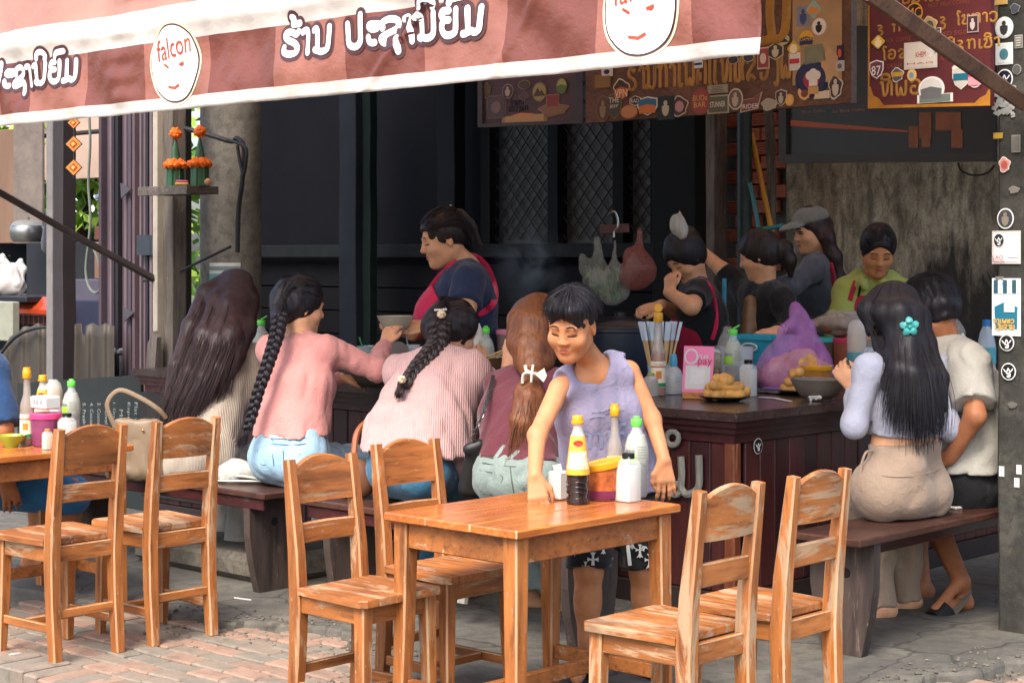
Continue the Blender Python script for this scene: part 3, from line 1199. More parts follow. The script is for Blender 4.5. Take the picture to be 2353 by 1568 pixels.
def sticker(parent, v, px, py, wpx, hpx, shape, cols, text=None, inner='disc', label=None, axis=None, tcol=None):
	"""printed sticker on a plane of constant v (facing the street); sizes in photo pixels"""
	c = PV(px, py, v)
	w = abs(toUV(PV(px + wpx / 2, py, v))[0] - toUV(PV(px - wpx / 2, py, v))[0])
	D = c.y
	h = hpx / K * D
	b = MB()
	N = -BX
	base = c + N * .0012
	mats = [smat(x) for x in cols]

	def lay(pts, off, mi, th=.0012):
		b.poly([base + AX * x + ZX * y + N * off for x, y in pts], N, th, mi)
	lay(outline(shape, w, h), 0, 0, .0014)
	rnd = random.Random(int(px * 7 + py))
	if len(cols) > 1:
		lay([(x * .86, y * .86) for x, y in outline(shape, w, h)], .0016, 1)
	if len(cols) > 2:
		if inner == 'disc':
			lay([(x * .8, y * .8 - h * .02) for x, y in outline('ell', w * .62, h * .62)], .003, 2)
		elif inner == 'half':
			lay([(x, y) for x, y in [(-w * .38, -h * .38), (w * .38, -h * .38), (w * .4, 0), (0, h * .1), (-w * .4, 0)]], .003, 2)
		elif inner == 'band':
			lay([(-w * .43, -h * .12), (w * .43, -h * .12), (w * .43, h * .16), (-w * .43, h * .16)], .003, 2)
		elif inner == 'figure':
			lay([(x, y - h * .12) for x, y in outline('shield', w * .42, h * .5)], .003, 2)
			lay([(x, y + h * .2) for x, y in outline('ell', w * .22, h * .22)], .003, 2)
		elif inner == 'mount':
			lay([(-w * .4, -h * .2), (w * .4, -h * .2), (w * .16, h * .1), (w * .05, 0), (-w * .12, h * .22)], .003, 2)
		elif inner == 'lines':
			for k in range(4):
				y = h * (.28 - .19 * k)
				ww = w * rnd.uniform(.22, .36)
				lay([(-ww, y - h * .04), (ww, y - h * .04), (ww, y + h * .04), (-ww, y + h * .04)], .003, 2)
		elif inner == 'script':
			for q in ([(-.3, .12), (-.12, -.05), (0, .2), (.12, -.02), (.3, .16)], [(-.1, -.12), (.12, -.1), (.1, -.3), (-.08, -.28), (.1, -.18)]):
				V2, F2 = ribbon2d([(x * w, y * h) for x, y in [tuple(p)[:2] for p in spline([Vector((*p, 0)) for p in q], 3)]], min(w, h) * .035, 3)
				b.add([base + AX * x + ZX * y + N * .0038 for x, y in V2], F2, 2)
	if text:
		for i, (tx, ty, tw, th) in enumerate(text[1:]):
			put_text(b, text[0].split('|')[i], base + AX * (tx * w) + ZX * (ty * h), AX, ZX, N, th * h, tw * w, len(cols), .0046)
		mats.append(smat(tcol or '#222222'))
	return b.build('sticker', mats, parent, smooth=False, label=label)

VS = 6.05
m_board = wood('sign_board', srgb('#6d4b38'), srgb('#483024'), srgb('#876646'), 'X', .15, .5)
m_gold = M('gilt_paint', '#a8792f', .45, .35, 20, .3, 60)

def board(name, label, pts, v, th, m, cat='sign'):
	t = thing(name, label, cat, PV(pts[0][0], pts[0][1], v))
	b = MB()
	q = [PV(*p, v) for p in pts]
	b.poly(q, BX, th)
	b.build('board', m, t, smooth=False)
	return t

# big carved board
big = board('carved_sign', 'large carved brown board with raised gold lettering and rows of stickers', [(1345, 283), (1955, 236), (1955, -110), (1345, -110)], VS, .04, m_board)
o = PV(1440, 208, VS)
b = MB()
lao(b, 'h2anka' + 'e' + 'f1K3' + 'Et2' + 'Hlwg' + 'pA' + 'ba' + 'g', o, AX, ZX, -BX, .098, .0645, .0090)
b.build('lettering', wood('carved_gold', srgb('#b98a3f'), srgb('#6f4a20'), srgb('#c49c58'), 'Z', .1, .5), big)
b = MB()
for q in ([(1752, 95), (1772, 88), (1768, 30), (1772, -40)], [(1765, 84), (1785, 92), (1800, 80), (1806, 40), (1808, -40)]):
	b.tube(spline([PV(*p, VS) for p in q], 4), .022, 8, 0, flat=(BX, .6))
b.build('lettering', m_gold, big)
# poster pasted on it
c0 = MB()
q = [PV(*p, VS) - BX * .002 for p in ((1822, 197), (1935, 190), (1935, -20), (1822, -20))]
c0.poly(q, -BX, .003)
c0.build('poster', M('faded_poster', '#b08e62', .6, .3, 6), big, smooth=False)
c0 = MB()
for poly, cc in (([(1885, 190), (1930, 186), (1926, 130), (1905, 108), (1890, 130)], 0), ([(1850, 150), (1900, 140), (1890, 100), (1850, 110)], 1)):
	c0.poly([PV(*p, VS) - BX * .0056 for p in poly], -BX, .001, cc)
c0.build('poster_print', [M('poster_skin', '#c49c70', .6), M('poster_green', '#7f8063', .6)], big, smooth=False)
VV = VS - .001
S = [
	(1385, 187, 40, 34, 'rect', ['#6d5333', '#8a6b3e'], 'disc', None),
	(1395, 165, 26, 22, 'rect', ['#e8e4da', '#d8d5cc', '#26344f'], 'disc', None),
	(1428, 205, 38, 52, 'blob', ['#d9d2b4', '#3a382f', '#c96d2c'], 'half', ('VPN', (0, -.18, .75, .34))),
	(1386, 250, 32, 62, 'ell', ['#7a5b46', '#5b443a', '#8f7b5e'], 'figure', None),
	(1412, 244, 34, 62, 'shield', ['#6b6a55', '#4b4a3e'], None, ('THE|JEEP', (0, .22, .7, .2), (0, -.02, .6, .13))),
	(1446, 257, 42, 34, 'ell', ['#8d5b3a', '#c08555'], None, None),
	(1460, 232, 26, 24, 'hex', ['#e6e2d5', '#3a2f2b'], None, ('RAD', (0, 0, .7, .36))),
	(1488, 244, 48, 44, 'shield', ['#e2ddd0', '#2f6f93', '#cf7a3c'], 'half', None),
	(1530, 248, 38, 54, 'rect', ['#263a3c', '#20302f', '#b9b49c'], 'figure', None),
	(1562, 244, 40, 52, 'blob', ['#c9b8a0', '#4a3a35', '#b48c8c'], 'disc', None),
	(1610, 233, 45, 64, 'ell', ['#8a4a44', '#9a4a48'], None, ('BUDa|BAR', (0, .12, .72, .2), (-.02, -.12, .6, .2))),
	(1650, 240, 50, 42, 'rect', ['#a9a78a', '#5f5f4b'], None, ('|'.join(['STUNNER']), (0, 0, .7, .3))),
	(1649, 205, 48, 20, 'rect', ['#8f8a72', '#a29d86', '#6d6a55'], 'lines', None),
	(1690, 228, 34, 50, 'ell', ['#cfc4b0', '#6d5b50', '#b7a68f'], 'figure', None),
	(1726, 235, 52, 46, 'flag', ['#bfa48c', '#7a4a44'], None, ('RIDER', (0, -.2, .7, .22))),
	(1768, 240, 40, 30, 'blob', ['#b9b09a', '#a49c86'], None, None),
	(1795, 225, 26, 40, 'shield', ['#c9c0ae', '#4f3b35', '#b9ad99'], 'figure', None),
	(1814, 230, 20, 28, 'ell', ['#d9a24e', '#e0b060'], None, None),
	(1754, 134, 28, 50, 'rect', ['#cfb49c', '#9a4a48', '#d6c2ab'], 'disc', None),
	(1782, 118, 36, 42, 'hex', ['#c7b893', '#3d3a37', '#c7b893'], 'figure', None),
	(1797, 92, 40, 30, 'ell', ['#4e4a36', '#c2b488', '#2d3a34'], 'mount', None),
	(1824, 112, 34, 44, 'dia', ['#3a3226', '#d2a93f', '#efe0b0'], 'disc', None),
	(1853, 88, 38, 40, 'ell', ['#26303f', '#d9a53a', '#26344f'], 'half', ('ROAMERS', (0, -.06, .95, .2))),
	(1882, 62, 34, 40, 'ell', ['#d6cbb4', '#e6ddca', '#2d2a2a'], 'figure', None),
	(1846, 38, 36, 54, 'rect', ['#9a9a96', '#7f8590', '#3f4e6e'], 'figure', None),
	(1870, 22, 38, 50, 'dia', ['#26302f', '#8fb4a4', '#d98a3a'], 'mount', None),
	(1826, 142, 26, 40, 'rect', ['#e8e1d2', '#d9d2c4', '#c23a44'], 'band', None),
	(1865, 182, 76, 84, 'ell', ['#26304a', '#2c3550', '#a23a48'], 'disc', None),
	(1849, 215, 32, 34, 'shield', ['#d9a05a', '#e6b878', '#7f4a38'], 'disc', None),
	(1888, 218, 36, 18, 'rect', ['#e3d2b0', '#dcc9a4'], None, None),
	(1930, 152, 20, 24, 'rect', ['#c9c5b8', '#b9b6aa', '#6d6a66'], 'disc', None),
	(1920, 200, 34, 60, 'blob', ['#d9d0c0', '#4a3a36', '#c9bda8'], 'figure', None),
	(1930, 122, 16, 40, 'rect', ['#262a33', '#2d323d', '#d9503a'], 'disc', None),
	(1605, 148, 20, 18, 'rect', ['#ece8de', '#dfe2e6', '#26406b'], 'band', None),
	(1685, 138, 24, 20, 'ell', ['#b9b4a6', '#3a3a40'], None, None), (1720, 132, 26, 22, 'ell', ['#c9c4b6', '#3f4048'], None, None),
]
for (px, py, w, h, sh, cc, inn, tx) in S:
	sticker(big, VV - random.uniform(.0005, .002), px, py, w, h, sh, cc, tx, inn, tcol='#d8b060' if tx and tx[0] in ('BUDa|BAR', 'ROAMERS') else ('#e6e0cf' if tx and cc[-1] not in ('#d9d2b4',) else '#e8dfc0'))
# chef badge details on the large oval sticker
b = MB()
p0 = PV(1868, 185, VV - .0065)
for x, y, r in ((-.018, .02, .018), (0, .028, .02), (.018, .02, .018)):
	b.poly([p0 + AX * (x + r * math.cos(a)) + ZX * (y + r * math.sin(a)) - BX * (.0005 * (x * 30 + 1)) for a in [2 * math.pi * j / 16 for j in range(16)]], -BX, .001)
b.box(p0 + ZX * -.005 - BX * .001, (.04, .001, .035), AX, BX)
b.box(p0 + ZX * -.04 - BX * .001, (.05, .001, .03), AX, BX, mi=1)
b.build('badge_print', [smat('#e6ddca'), smat('#c99a5c')], big, smooth=False)

# small framed board on the left of it
sm_ = board('framed_sign', 'small framed dark board with a few stickers under the awning edge', [(1102, 293), (1328, 283), (1328, 60), (1102, 60)], VS + .08, .03, M('board_purple', '#584650', .6, .3, 8))
b = MB()
for a, c in (((1102, 289), (1328, 279)),):
	for (p, q_, r, s_) in (((1102, 293), (1328, 284), (1328, 276), (1102, 285)), ((1102, 285), (1112, 285), (1112, 60), (1102, 60)), ((1315, 277), (1328, 276), (1328, 60), (1315, 60))):
		b.poly([PV(*x, VS + .08) - BX * .001 for x in (p, q_, r, s_)], -BX, .014)
b.build('frame', M('board_frame', '#4c464c', .55, .3, 8), sm_, smooth=False)
v2 = VS + .079
for (px, py, w, h, sh, cc, inn, tx) in [
	(1120, 208, 18, 40, 'blob', ['#8f7f60', '#5b5040'], None, None), (1167, 210, 26, 34, 'ell', ['#9a8f86', '#4a3f45', '#b5a99c'], 'figure', None),
	(1205, 195, 28, 22, 'ell', ['#8f8a6d', '#4a4440'], None, None), (1240, 212, 34, 46, 'ell', ['#7a7050', '#a8986a', '#4d4636'], 'mount', None),
	(1291, 198, 26, 38, 'ell', ['#5a6b3a', '#a8b06a', '#5d7a4c'], 'half', None), (1141, 246, 46, 54, 'rect', ['#6b5a5c', '#57484c', '#7b6a68'], 'disc', None),
	(1205, 222, 28, 22, 'dia', ['#7a6a6a', '#5b4e50'], None, None), (1270, 232, 30, 30, 'rect', ['#a08060', '#8a4048'], None, None),
	(1272, 252, 72, 34, 'blob', ['#9a7a5c', '#8a6d52'], None, None), (1205, 275, 104, 22, 'rect', ['#a8895a', '#c2a06c'], None, None), (1202, 265, 52, 12, 'blob', ['#c9764a', '#d99a6a'], None, None)]:
	sticker(sm_, v2, px, py, w, h, sh, cc, tx, inn)
b = MB()
lao(b, 'h2anka', PV(1172, 243, v2), AX, ZX, -BX, .022, .02, .003)
lao(b, 'Hlwgpba', PV(1168, 257, v2), AX, ZX, -BX, .022, .02, .003)
b.build('lettering', smat('#1c1618'), sm_)

# menu board on the right
VM = 5.9
mnu = board('menu_board', 'maroon menu board with gold Lao lettering, stickers and gold corners', [(1995, 250), (2275, 243), (2275, -100), (1995, -100)], VM, .03, M('maroon_paint', '#5e272a', .5, .25, 8, .15, 40))
b = MB()
for poly in ([(1995, 250), (2275, 243), (2275, 236), (1995, 243)], [(1995, 243), (2030, 242), (2018, 226), (2006, 220), (2000, 200), (1995, 196)], [(2275, 236), (2240, 237), (2252, 225), (2266, 218), (2275, 200)], [(1995, 196), (1998, 196), (1998, -100), (1995, -100)]):
	b.poly([PV(*p, VM) - BX * .001 for p in poly], -BX, .004)
b.build('gold_border', M('gold_leaf', '#b57a2c', .45, .35, 18), mnu, smooth=False)
b = MB()
lao(b, 'r kaefd', PV(2012, 78, VM), AX, ZX, -BX, .03, .042, .0045)
lao(b, 'r Ixkaw', PV(2155, 62, VM), AX, ZX, -BX, .034, .042, .0045)
lao(b, 'y4rkex3a', PV(2172, 118, VM), AX, ZX, -BX, .034, .042, .0045)
lao(b, 'IOswgw', PV(2022, 138, VM), AX, ZX, -BX, .034, .045, .0045)
lao(b, 't3pOd', PV(2020, 222, VM), AX, ZX, -BX, .055, .062, .006)
lao(b, 'ynaeOn', PV(2070, 10, VM), AX, ZX, -BX, .03, .042, .0045)
b.build('lettering', m_gold, mnu)
b = MB()
for tx, px, py, w in (('BLACK COFFEE', 2058, 92, 62), ('FRIED EGG', 2185, 77, 62), ('RICE SOUP', 2190, 132, 50), ('SOFT DRINK', 2040, 152, 60), ('HOT MILK COFFEE', 2180, 8, 80)):
	put_text(b, tx, PV(px, py, VM), AX, ZX, -BX, .016, w / K * 7.0 / .8, 0, .002)
b.build('small_lettering', smat('#8d4c38'), mnu, smooth=False)
for (px, py, w, h, sh, cc, inn, tx) in [
	(2101, 30, 38, 46, 'ell', ['#d9952e', '#33241f'], None, ('MC', (0, 0, .8, .5))), (2136, 58, 36, 44, 'blob', ['#d2b983', '#b59a6a', '#55504a'], 'disc', None),
	(2018, 97, 36, 36, 'dia', ['#2f2a22', '#d9ad3a', '#f0d9a0'], 'figure', None), (2014, 160, 32, 44, 'shield', ['#e8e4dc', '#6d3a40'], None, ('87', (0, -.06, .66, .48))),
	(2115, 127, 76, 62, 'rect', ['#d6cbb9', '#ddd2c0'], None, ('KHEM|MAG', (.02, .02, .3, .2), (0, -.3, .8, .06))), (2138, 118, 28, 38, 'ell', ['#e6e2dc', '#232f4a', '#eceae4'], 'script', None),
	(2062, 172, 30, 36, 'blob', ['#d9d2c2', '#5c5a58', '#c99a3c'], 'band', None), (2095, 173, 22, 28, 'ell', ['#e3b35c', '#e9c07a', '#7fa4b0'], 'disc', None),
	(2235, 55, 26, 40, 'rect', ['#b5a9a2', '#4f2a2c', '#c9bdb4'], 'figure', None), (2210, 155, 46, 18, 'ell', ['#d9d5cc', '#e8e4da'], None, ('SCOOTER', (0, 0, .7, .3))),
	(2208, 178, 40, 56, 'shield', ['#e3ded2', '#c9c4b6', '#1f6b80'], 'band', None), (2240, 178, 38, 48, 'ell', ['#e6e0d6', '#e0405a', '#f09aa4'], 'half', None),
	(2140, 205, 60, 58, 'ell', ['#efebe2', '#d9d5cc', '#6d6d6a'], 'half', None), (2148, 226, 82, 20, 'rect', ['#efebe2', '#6f7f74'], None, None),
	(2150, 73, 24, 16, 'rect', ['#efe7cf', '#33302a'], None, ('Thaiboy', (0, 0, .8, .5)))]:
	sticker(mnu, VM - .001 - random.uniform(0, .0015), px, py, w, h, sh, cc, tx, inn, tcol='#e89a2c' if tx and tx[0] == 'MC' else ('#b8433a' if tx and 'KHEM' in tx[0] else '#e9e4d8'))

# stickers on the concrete post
VP = 6.106
for (px, py, w, h, sh, cc, inn, tx, lb) in [
	(2307, 64, 42, 50, 'ell', ['#e3e2dd', '#f0efea', '#3d3d3d'], 'figure', None, 'round white sticker with a figure on a scooter'),
	(2307, 124, 40, 50, 'rect', ['#e9e7e0', '#dfe3de', '#4e7f8c'], 'disc', None, None),
	(2308, 182, 38, 46, 'ell', ['#e6e4dd', '#1c2433', '#e9e7e0'], 'script', None, None),
	(2308, 378, 28, 38, 'blob', ['#e9e2da', '#d98f82', '#b35a50'], 'disc', None, 'small pink sticker'),
	(2310, 502, 38, 48, 'ell', ['#e9e7e2', '#3f4048', '#8a7f6c'], 'figure', None, None),
	(2312, 568, 66, 76, 'rect', ['#c9c4bb', '#ece6e2'], None, ('LAO|MAHACHON', (-.28, -.3, .36, .12), (-.26, -.42, .4, .1)), None),
	(2312, 705, 66, 132, 'rect', ['#dfeaea', '#cfe3e6', '#1f6e85'], 'half', ('LAO QR', (-.05, .4, .5, .06)), 'tall teal and white payment sticker with striped awning print'),
	(2313, 787, 34, 38, 'ell', ['#d9d7d0', '#17181a', '#ecebe6'], 'script', None, None),
	(2317, 853, 34, 40, 'ell', ['#d9d7d0', '#17181a', '#ecebe6'], 'script', None, None),
	(2300, 6, 30, 12, 'rect', ['#b9a57c', '#c7a15c'], None, None, None), (2332, 20, 24, 26, 'blob', ['#8f8c84', '#4a4d55'], None, None, None), (2340, 96, 18, 30, 'rect', ['#b5b1a6', '#77736a', '#c9c4b8'], 'lines', None, None), (2336, 160, 20, 24, 'ell', ['#a8a498', '#5b5a58'], None, None, None), (2293, 312, 22, 14, 'rect', ['#a88a3c', '#c29c45'], None, None, None), (2334, 330, 20, 40, 'rect', ['#8c897f', '#6d6a62'], None, None, None), (2330, 436, 26, 18, 'blob', ['#9a968b', '#7d796f'], None, None, None), (2296, 640, 18, 10, 'rect', ['#8d8a80', '#77746b'], None, None, None), (2326, 930, 22, 16, 'blob', ['#75726a', '#66635b'], None, None, None),
	(2301, 1082, 12, 24, 'rect', ['#c9c9c6', '#d6d6d2'], None, None, None), (2341, 1078, 12, 22, 'rect', ['#c9c9c6', '#d6d6d2'], None, None, None), (2336, 1108, 12, 22, 'rect', ['#c9c9c6', '#d6d6d2'], None, None, None)]:
	sticker(cpost, VP, px, py, w, h, sh, cc, tx, inn, label=lb, tcol='#b23a4a' if tx and 'MAHA' in tx[0] else '#2c5c72')
for px, py, w, h, cc in ((2301, 560, 24, 30, ['#e6e4dd', '#1c2433', '#e9e7e0']),):
	sticker(cpost, VP - .004, px - 6, py - 8, 26, 34, 'ell', cc, None, 'script')
b = MB()
for px, py in ((2326, 572), (2318, 698)):
	p = PV(px, py, VP - .0075)
	b.box(p, (.042, .001, .06), AX, BX)
for k in range(6):
	p = PV(2287 + k * 10.5, 658, VP - .0066)
	b.box(p, (.014 if k % 2 else .016, .001, .05), AX, BX, mi=1 + k % 2)
p = PV(2308, 742, VP - .0068)
lao(b, 'kaeptw', p - AX * .05, AX, ZX, -BX, .014, .017, .0022, 3)
p = PV(2312, 756, VP - .0068)
lao(b, 'eg2nlan', p - AX * .05, AX, ZX, -BX, .016, .017, .0024, 3)
b.build('sticker_print', [smat('#f0efe9'), smat('#2f5560'), smat('#eef0ec'), smat('#e2a73c')], cpost, smooth=False)
# torn silver foil patch on the post
b = MB()
for i in range(60):
	p = PV(random.uniform(2284, 2330), random.uniform(200, 266), VP)
	an, sz = random.uniform(0, 6.28), random.uniform(.006, .016)
	b.poly([p + AX * (sz * math.cos(an + q * 1.57) * random.uniform(.7, 1.3)) + ZX * (sz * math.sin(an + q * 1.57)) - BX * (.0005 + i * .00006) for q in range(4)], -BX, .001)
b.build('torn_label', M('silver_paper', '#a9a9a4', .45, .3, 30, .3, 60), cpost, smooth=False)

# dark framed poster hanging in front of the stained wall
VF = 8.9
pst = thing('framed_poster', 'wide dark framed coffee poster with an orange stripe on the back wall', 'poster', PV(1795, 375, VF))
b = MB()
q = [PV(*p, VF) for p in ((1795, 375), (2285, 371), (2285, 60), (1795, 60))]
b.poly(q, BX, .03)
b.build('poster_sheet', M('poster_black', '#1d2124', .35, .2, 5), pst, smooth=False)
b = MB()
for poly in ([(1795, 375), (2285, 371), (2285, 352), (1795, 356)], [(1795, 356), (1812, 356), (1812, 60), (1795, 60)]):
	b.poly([PV(*p, VF) - BX * .001 for p in poly], -BX, .03)
b.build('frame', M('frame_black', '#2d2b2a', .45, .2, 8), pst, smooth=False)
b = MB()
b.poly([PV(*p, VF) - BX * .001 for p in ((1816, 290), (2085, 304), (2085, 300), (1816, 276))], -BX, .002)
b.build('stripe', smat('#9c4a2c'), pst, smooth=False)
b = MB()
for (x0, x1, y0, y1) in ((2088, 2110, 290, 340), (2112, 2140, 258, 318), (2150, 2208, 258, 300), (2186, 2212, 298, 340), (2118, 2138, 310, 338)):
	b.poly([PV(*p, VF) - BX * (.001 + x0 * 1e-6) for p in ((x0, y1), (x1, y1), (x1, y0), (x0, y0))], -BX, .002)
b.build('poster_picture', M('poster_brown', '#7a4a30', .5, .35, 12), pst, smooth=False)
b = MB()
for tx, px, py, w in (('Black Coffee', 1870, 256, 52), ('Ice Black Coffee', 1950, 254, 70)):
	put_text(b, tx, PV(px, py, VF), AX, ZX, -BX, .018, w / K * 10.1 / .8, 0, .003)
b.build('poster_lettering', smat('#9c6a58'), pst, smooth=False)
b = MB()
b.tube(spline([PV(2196, 374, VF) + BX * .02, PV(2205, 392, VF) + BX * .02, PV(2230, 402, VF) + BX * .02, PV(2262, 398, VF) + BX * .02, PV(2280, 380, VF) + BX * .02], 5), .006, 6)
tag(b.build('cable', M('black_rubber', '#151515', .6), org=PV(2230, 390, VF)), 'black cable looping below the dark framed poster', 'cable')

# wooden strut from the post up to the awning
b = MB()
b.bar([PV(2349, 236, 6.02), PV(2180, 116, 5.35), PV(1990, -20, 4.75)], [(.055, .045)], BX, .004)
tag(b.build('wooden_strut', wood('strut_timber', srgb('#7b563f'), srgb('#4d362a'), srgb('#96765a'), 'X', .2, .6), org=PV(2349, 236, 6.02)), 'long sloping brown timber strut fixed to the concrete post', 'strut')
# ------------------------------------------------------------------ chairs
def make_chair(var=0):
	"""wooden chair, local frame: x = width, +y = the way the sitter faces, z up"""
	rnd = random.Random(var)
	t = thing('wooden_chair', '', 'chair')
	wv = (.6, .8, .75, .5, 1.0, .85)[var % 6]
	mz, mx, my = owood('Z', wv), owood('X', wv), owood('Y', wv)
	seat_z = .42
	for sx in (-1, 1):
		b = MB()
		b.edge = True
		x = sx * .128
		b.bar([(x, -.182, 0), (x, -.165, .2), (x, -.160, .36), (x, -.170, .52), (x, -.205, .80)],
			  [(.036, .040), (.040, .046), (.042, .050), (.040, .046), (.034, .030)], (1, 0, 0), .005)
		b.build('rear_post', mz, t, org=Vector(), angle=40)
		b = MB()
		b.edge = True
		b.bar([(x * 1.08, .140, 0), (x * 1.05, .134, .2), (x * 1.02, .130, .399)], [(.032, .032), (.040, .040), (.044, .044)], (1, 0, 0), .005)
		b.build('leg', mz, t, org=Vector(), angle=40)
	# arched top rail
	b = MB()
	b.edge = True
	n = 10
	rings = []
	for i in range(n + 1):
		x = -.112 + .224 * i / n
		a = 1 - (2 * i / n - 1) ** 2
		ztop, zlow = .775 + .034 * a, .665
		yo = -.012 * a
		yt, yl = -.200 + yo, -.188 + yo
		rings.append([Vector((x, yl - .010, zlow)), Vector((x, yl + .010, zlow)), Vector((x, yt + .010, ztop - .004)), Vector((x, yt + .006, ztop)), Vector((x, yt - .006, ztop)), Vector((x, yt - .010, ztop - .004))])
	b.loft(rings)
	b.build('top_rail', mx, t, org=Vector(), angle=40)
	b = MB()
	b.edge = True
	b.bar([(-.112, -.178, .575), (0, -.184, .577), (.112, -.178, .575)], [(.018, .062)], (0, 1, 0), .004)
	b.build('slat', mx, t, org=Vector(), angle=40)
	# seat of two boards
	gy = rnd.uniform(-.03, .03)
	for (x0, x1) in ((-.170, gy - .0008), (gy + .0008, .170)):
		b = MB()
		b.edge = True
		yb = -.140
		o = [(x0 if x0 > -.16 else -.150, yb), (x1 if x1 < .16 else .150, yb), (x1, .170), (x0, .170)]
		q = .02
		pts = [o[0], o[1]]
		pts += [(o[2][0], o[2][1] - (q if x1 > .16 else 0)), (o[2][0] - (q if x1 > .16 else 0), o[2][1])]
		pts += [(o[3][0] + (q if x0 < -.16 else 0), o[3][1]), (o[3][0], o[3][1] - (q if x0 < -.16 else 0))]
		lo = [Vector((x, y, seat_z - .022)) for x, y in pts]
		cx = sum(p[0] for p in pts) / len(pts)
		cy = sum(p[1] for p in pts) / len(pts)
		hi0 = [Vector((x, y, seat_z - .004)) for x, y in pts]
		hi = [Vector((cx + (x - cx) * .975, cy + (y - cy) * .985, seat_z)) for x, y in pts]
		b.loft([lo, hi0, hi])
		b.build('seat_board', owood('Y', min(1, wv + .35)), t, org=Vector(), angle=25)
	for sx in (-1, 1):
		b = MB()
		b.edge = True
		b.bar([(sx * .128, -.142, .369), (sx * .132, .110, .369)], [(.020, .056)], (1, 0, 0), .003)
		b.build('apron', my, t, org=Vector())
		b = MB()
		b.edge = True
		b.bar([(sx * .128, -.148, .115), (sx * .134, .117, .115)], [(.018, .030)], (1, 0, 0), .003)
		b.build('stretcher', my, t, org=Vector())
	for y, z in ((-.160, .369), (.130, .369)):
		b = MB()
		b.edge = True
		b.bar([(-.108, y, z), (.108, y, z)], [(.020, .056)], (0, 1, 0), .003)
		b.build('apron', mx, t, org=Vector())
	b = MB()
	b.edge = True
	b.bar([(-.110, -.170, .165), (.110, -.170, .165)], [(.018, .030)], (0, 1, 0), .003)
	b.build('stretcher', mx, t, org=Vector())
	b = MB()
	b.edge = True
	b.bar([(-.118, .02, .115), (.118, .02, .115)], [(.018, .026)], (0, 1, 0), .003)
	b.build('stretcher', mx, t, org=Vector())
	return t

def place_chair(var, u_back, v, face, label, rot=0.0, z=0.0, sc=1.0):
	c = make_chair(var)
	c['label'] = label
	c['group'] = 'wooden chairs at the street tables'
	# local +y must point along face (+1: AX, -1: -AX)
	ang = FA - math.pi / 2 if face > 0 else FA + math.pi / 2
	c.rotation_euler = (0, 0, ang + rot)
	c.location = UV(u_back + face * .18, v, z)
	c.scale = (sc, sc, sc)
	return c

PZ = -.028
place_chair(0, -5.44, 3.575, -1, 'wooden chair at the far left table standing nearest the kerb, back towards the viewer', .02, PZ, 1.03)
place_chair(1, -5.43, 3.99, -1, 'wooden chair at the far left table in front of the tan handbag', -.01, PZ, 1.03)
place_chair(2, -4.19, 3.625, 1, 'worn wooden chair left of the front table, nearest the street, with a bare back', .015, -.02, 1.0)
place_chair(3, -4.21, 4.00, 1, 'wooden chair left of the front table with a smooth arched orange back, nearest the benches', -.02, -.004, 1.0)
place_chair(4, -2.785, 3.775, -1, 'sun-bleached wooden chair right of the front table, its seat worn nearly white', .0, 0, 1.0)
place_chair(5, -2.78, 4.19, -1, 'wooden chair right of the front table beside the dark bench, bright orange top rail', .0, 0, 1.0)

# ------------------------------------------------------------------ tables
def table(u0, u1, v0, v1, label, z0=0.0, H=.64):
	t = thing('wooden_table', label, 'table', UV((u0 + u1) / 2, (v0 + v1) / 2, z0), 'small street tables')
	n = 3
	for i in range(n):
		a = u0 + (u1 - u0) * i / n
		c = u0 + (u1 - u0) * (i + 1) / n
		b = MB()
		b.edge = True
		b.boxab((a + .0008, v0, H - .026), (c - .0008, v1, H - random.uniform(0, .0008)), ch=.004)
		b.build('table_board', owood_uv('V', .12), t, angle=30)
	ins = .045
	for su, sv in ((u0 + ins, v0 + ins), (u1 - ins, v0 + ins), (u0 + ins, v1 - ins), (u1 - ins, v1 - ins)):
		b = MB()
		b.edge = True
		du = .004 if su > (u0 + u1) / 2 else -.004
		dv = .004 if sv > (v0 + v1) / 2 else -.004
		b.bar([UV(su + du * 2, sv + dv * 2, z0), UV(su, sv, .3), UV(su - du, sv - dv, H - .027)], [(.040, .040), (.050, .050), (.056, .056)], AX, .005)
		b.build('leg', owood('Z', .35), t, angle=40)
	for sv in (v0 + ins, v1 - ins):
		b = MB()
		b.edge = True
		b.boxab((u0 + ins + .028, sv - .012, H - .105), (u1 - ins - .028, sv + .012, H - .028), ch=.003)
		b.build('apron', owood('X', .3), t)
		b = MB()
		b.edge = True
		b.boxab((u0 + ins + .024, sv - .012, .10), (u1 - ins - .024, sv + .012, .145), ch=.003)
		b.build('stretcher', owood('X', .45), t)
	for su in (u0 + ins, u1 - ins):
		b = MB()
		b.edge = True
		b.boxab((su - .012, v0 + ins + .028, H - .105), (su + .012, v1 - ins - .028, H - .028), ch=.003)
		b.build('apron', owood('X', .3), t)
	b = MB()
	b.edge = True
	um = (u0 + u1) / 2
	b.boxab((um - .014, v0 + ins - .011, .1005), (um + .014, v1 - ins + .011, .1445), ch=.003)
	b.build('stretcher', owood('X', .45), t)
	return t

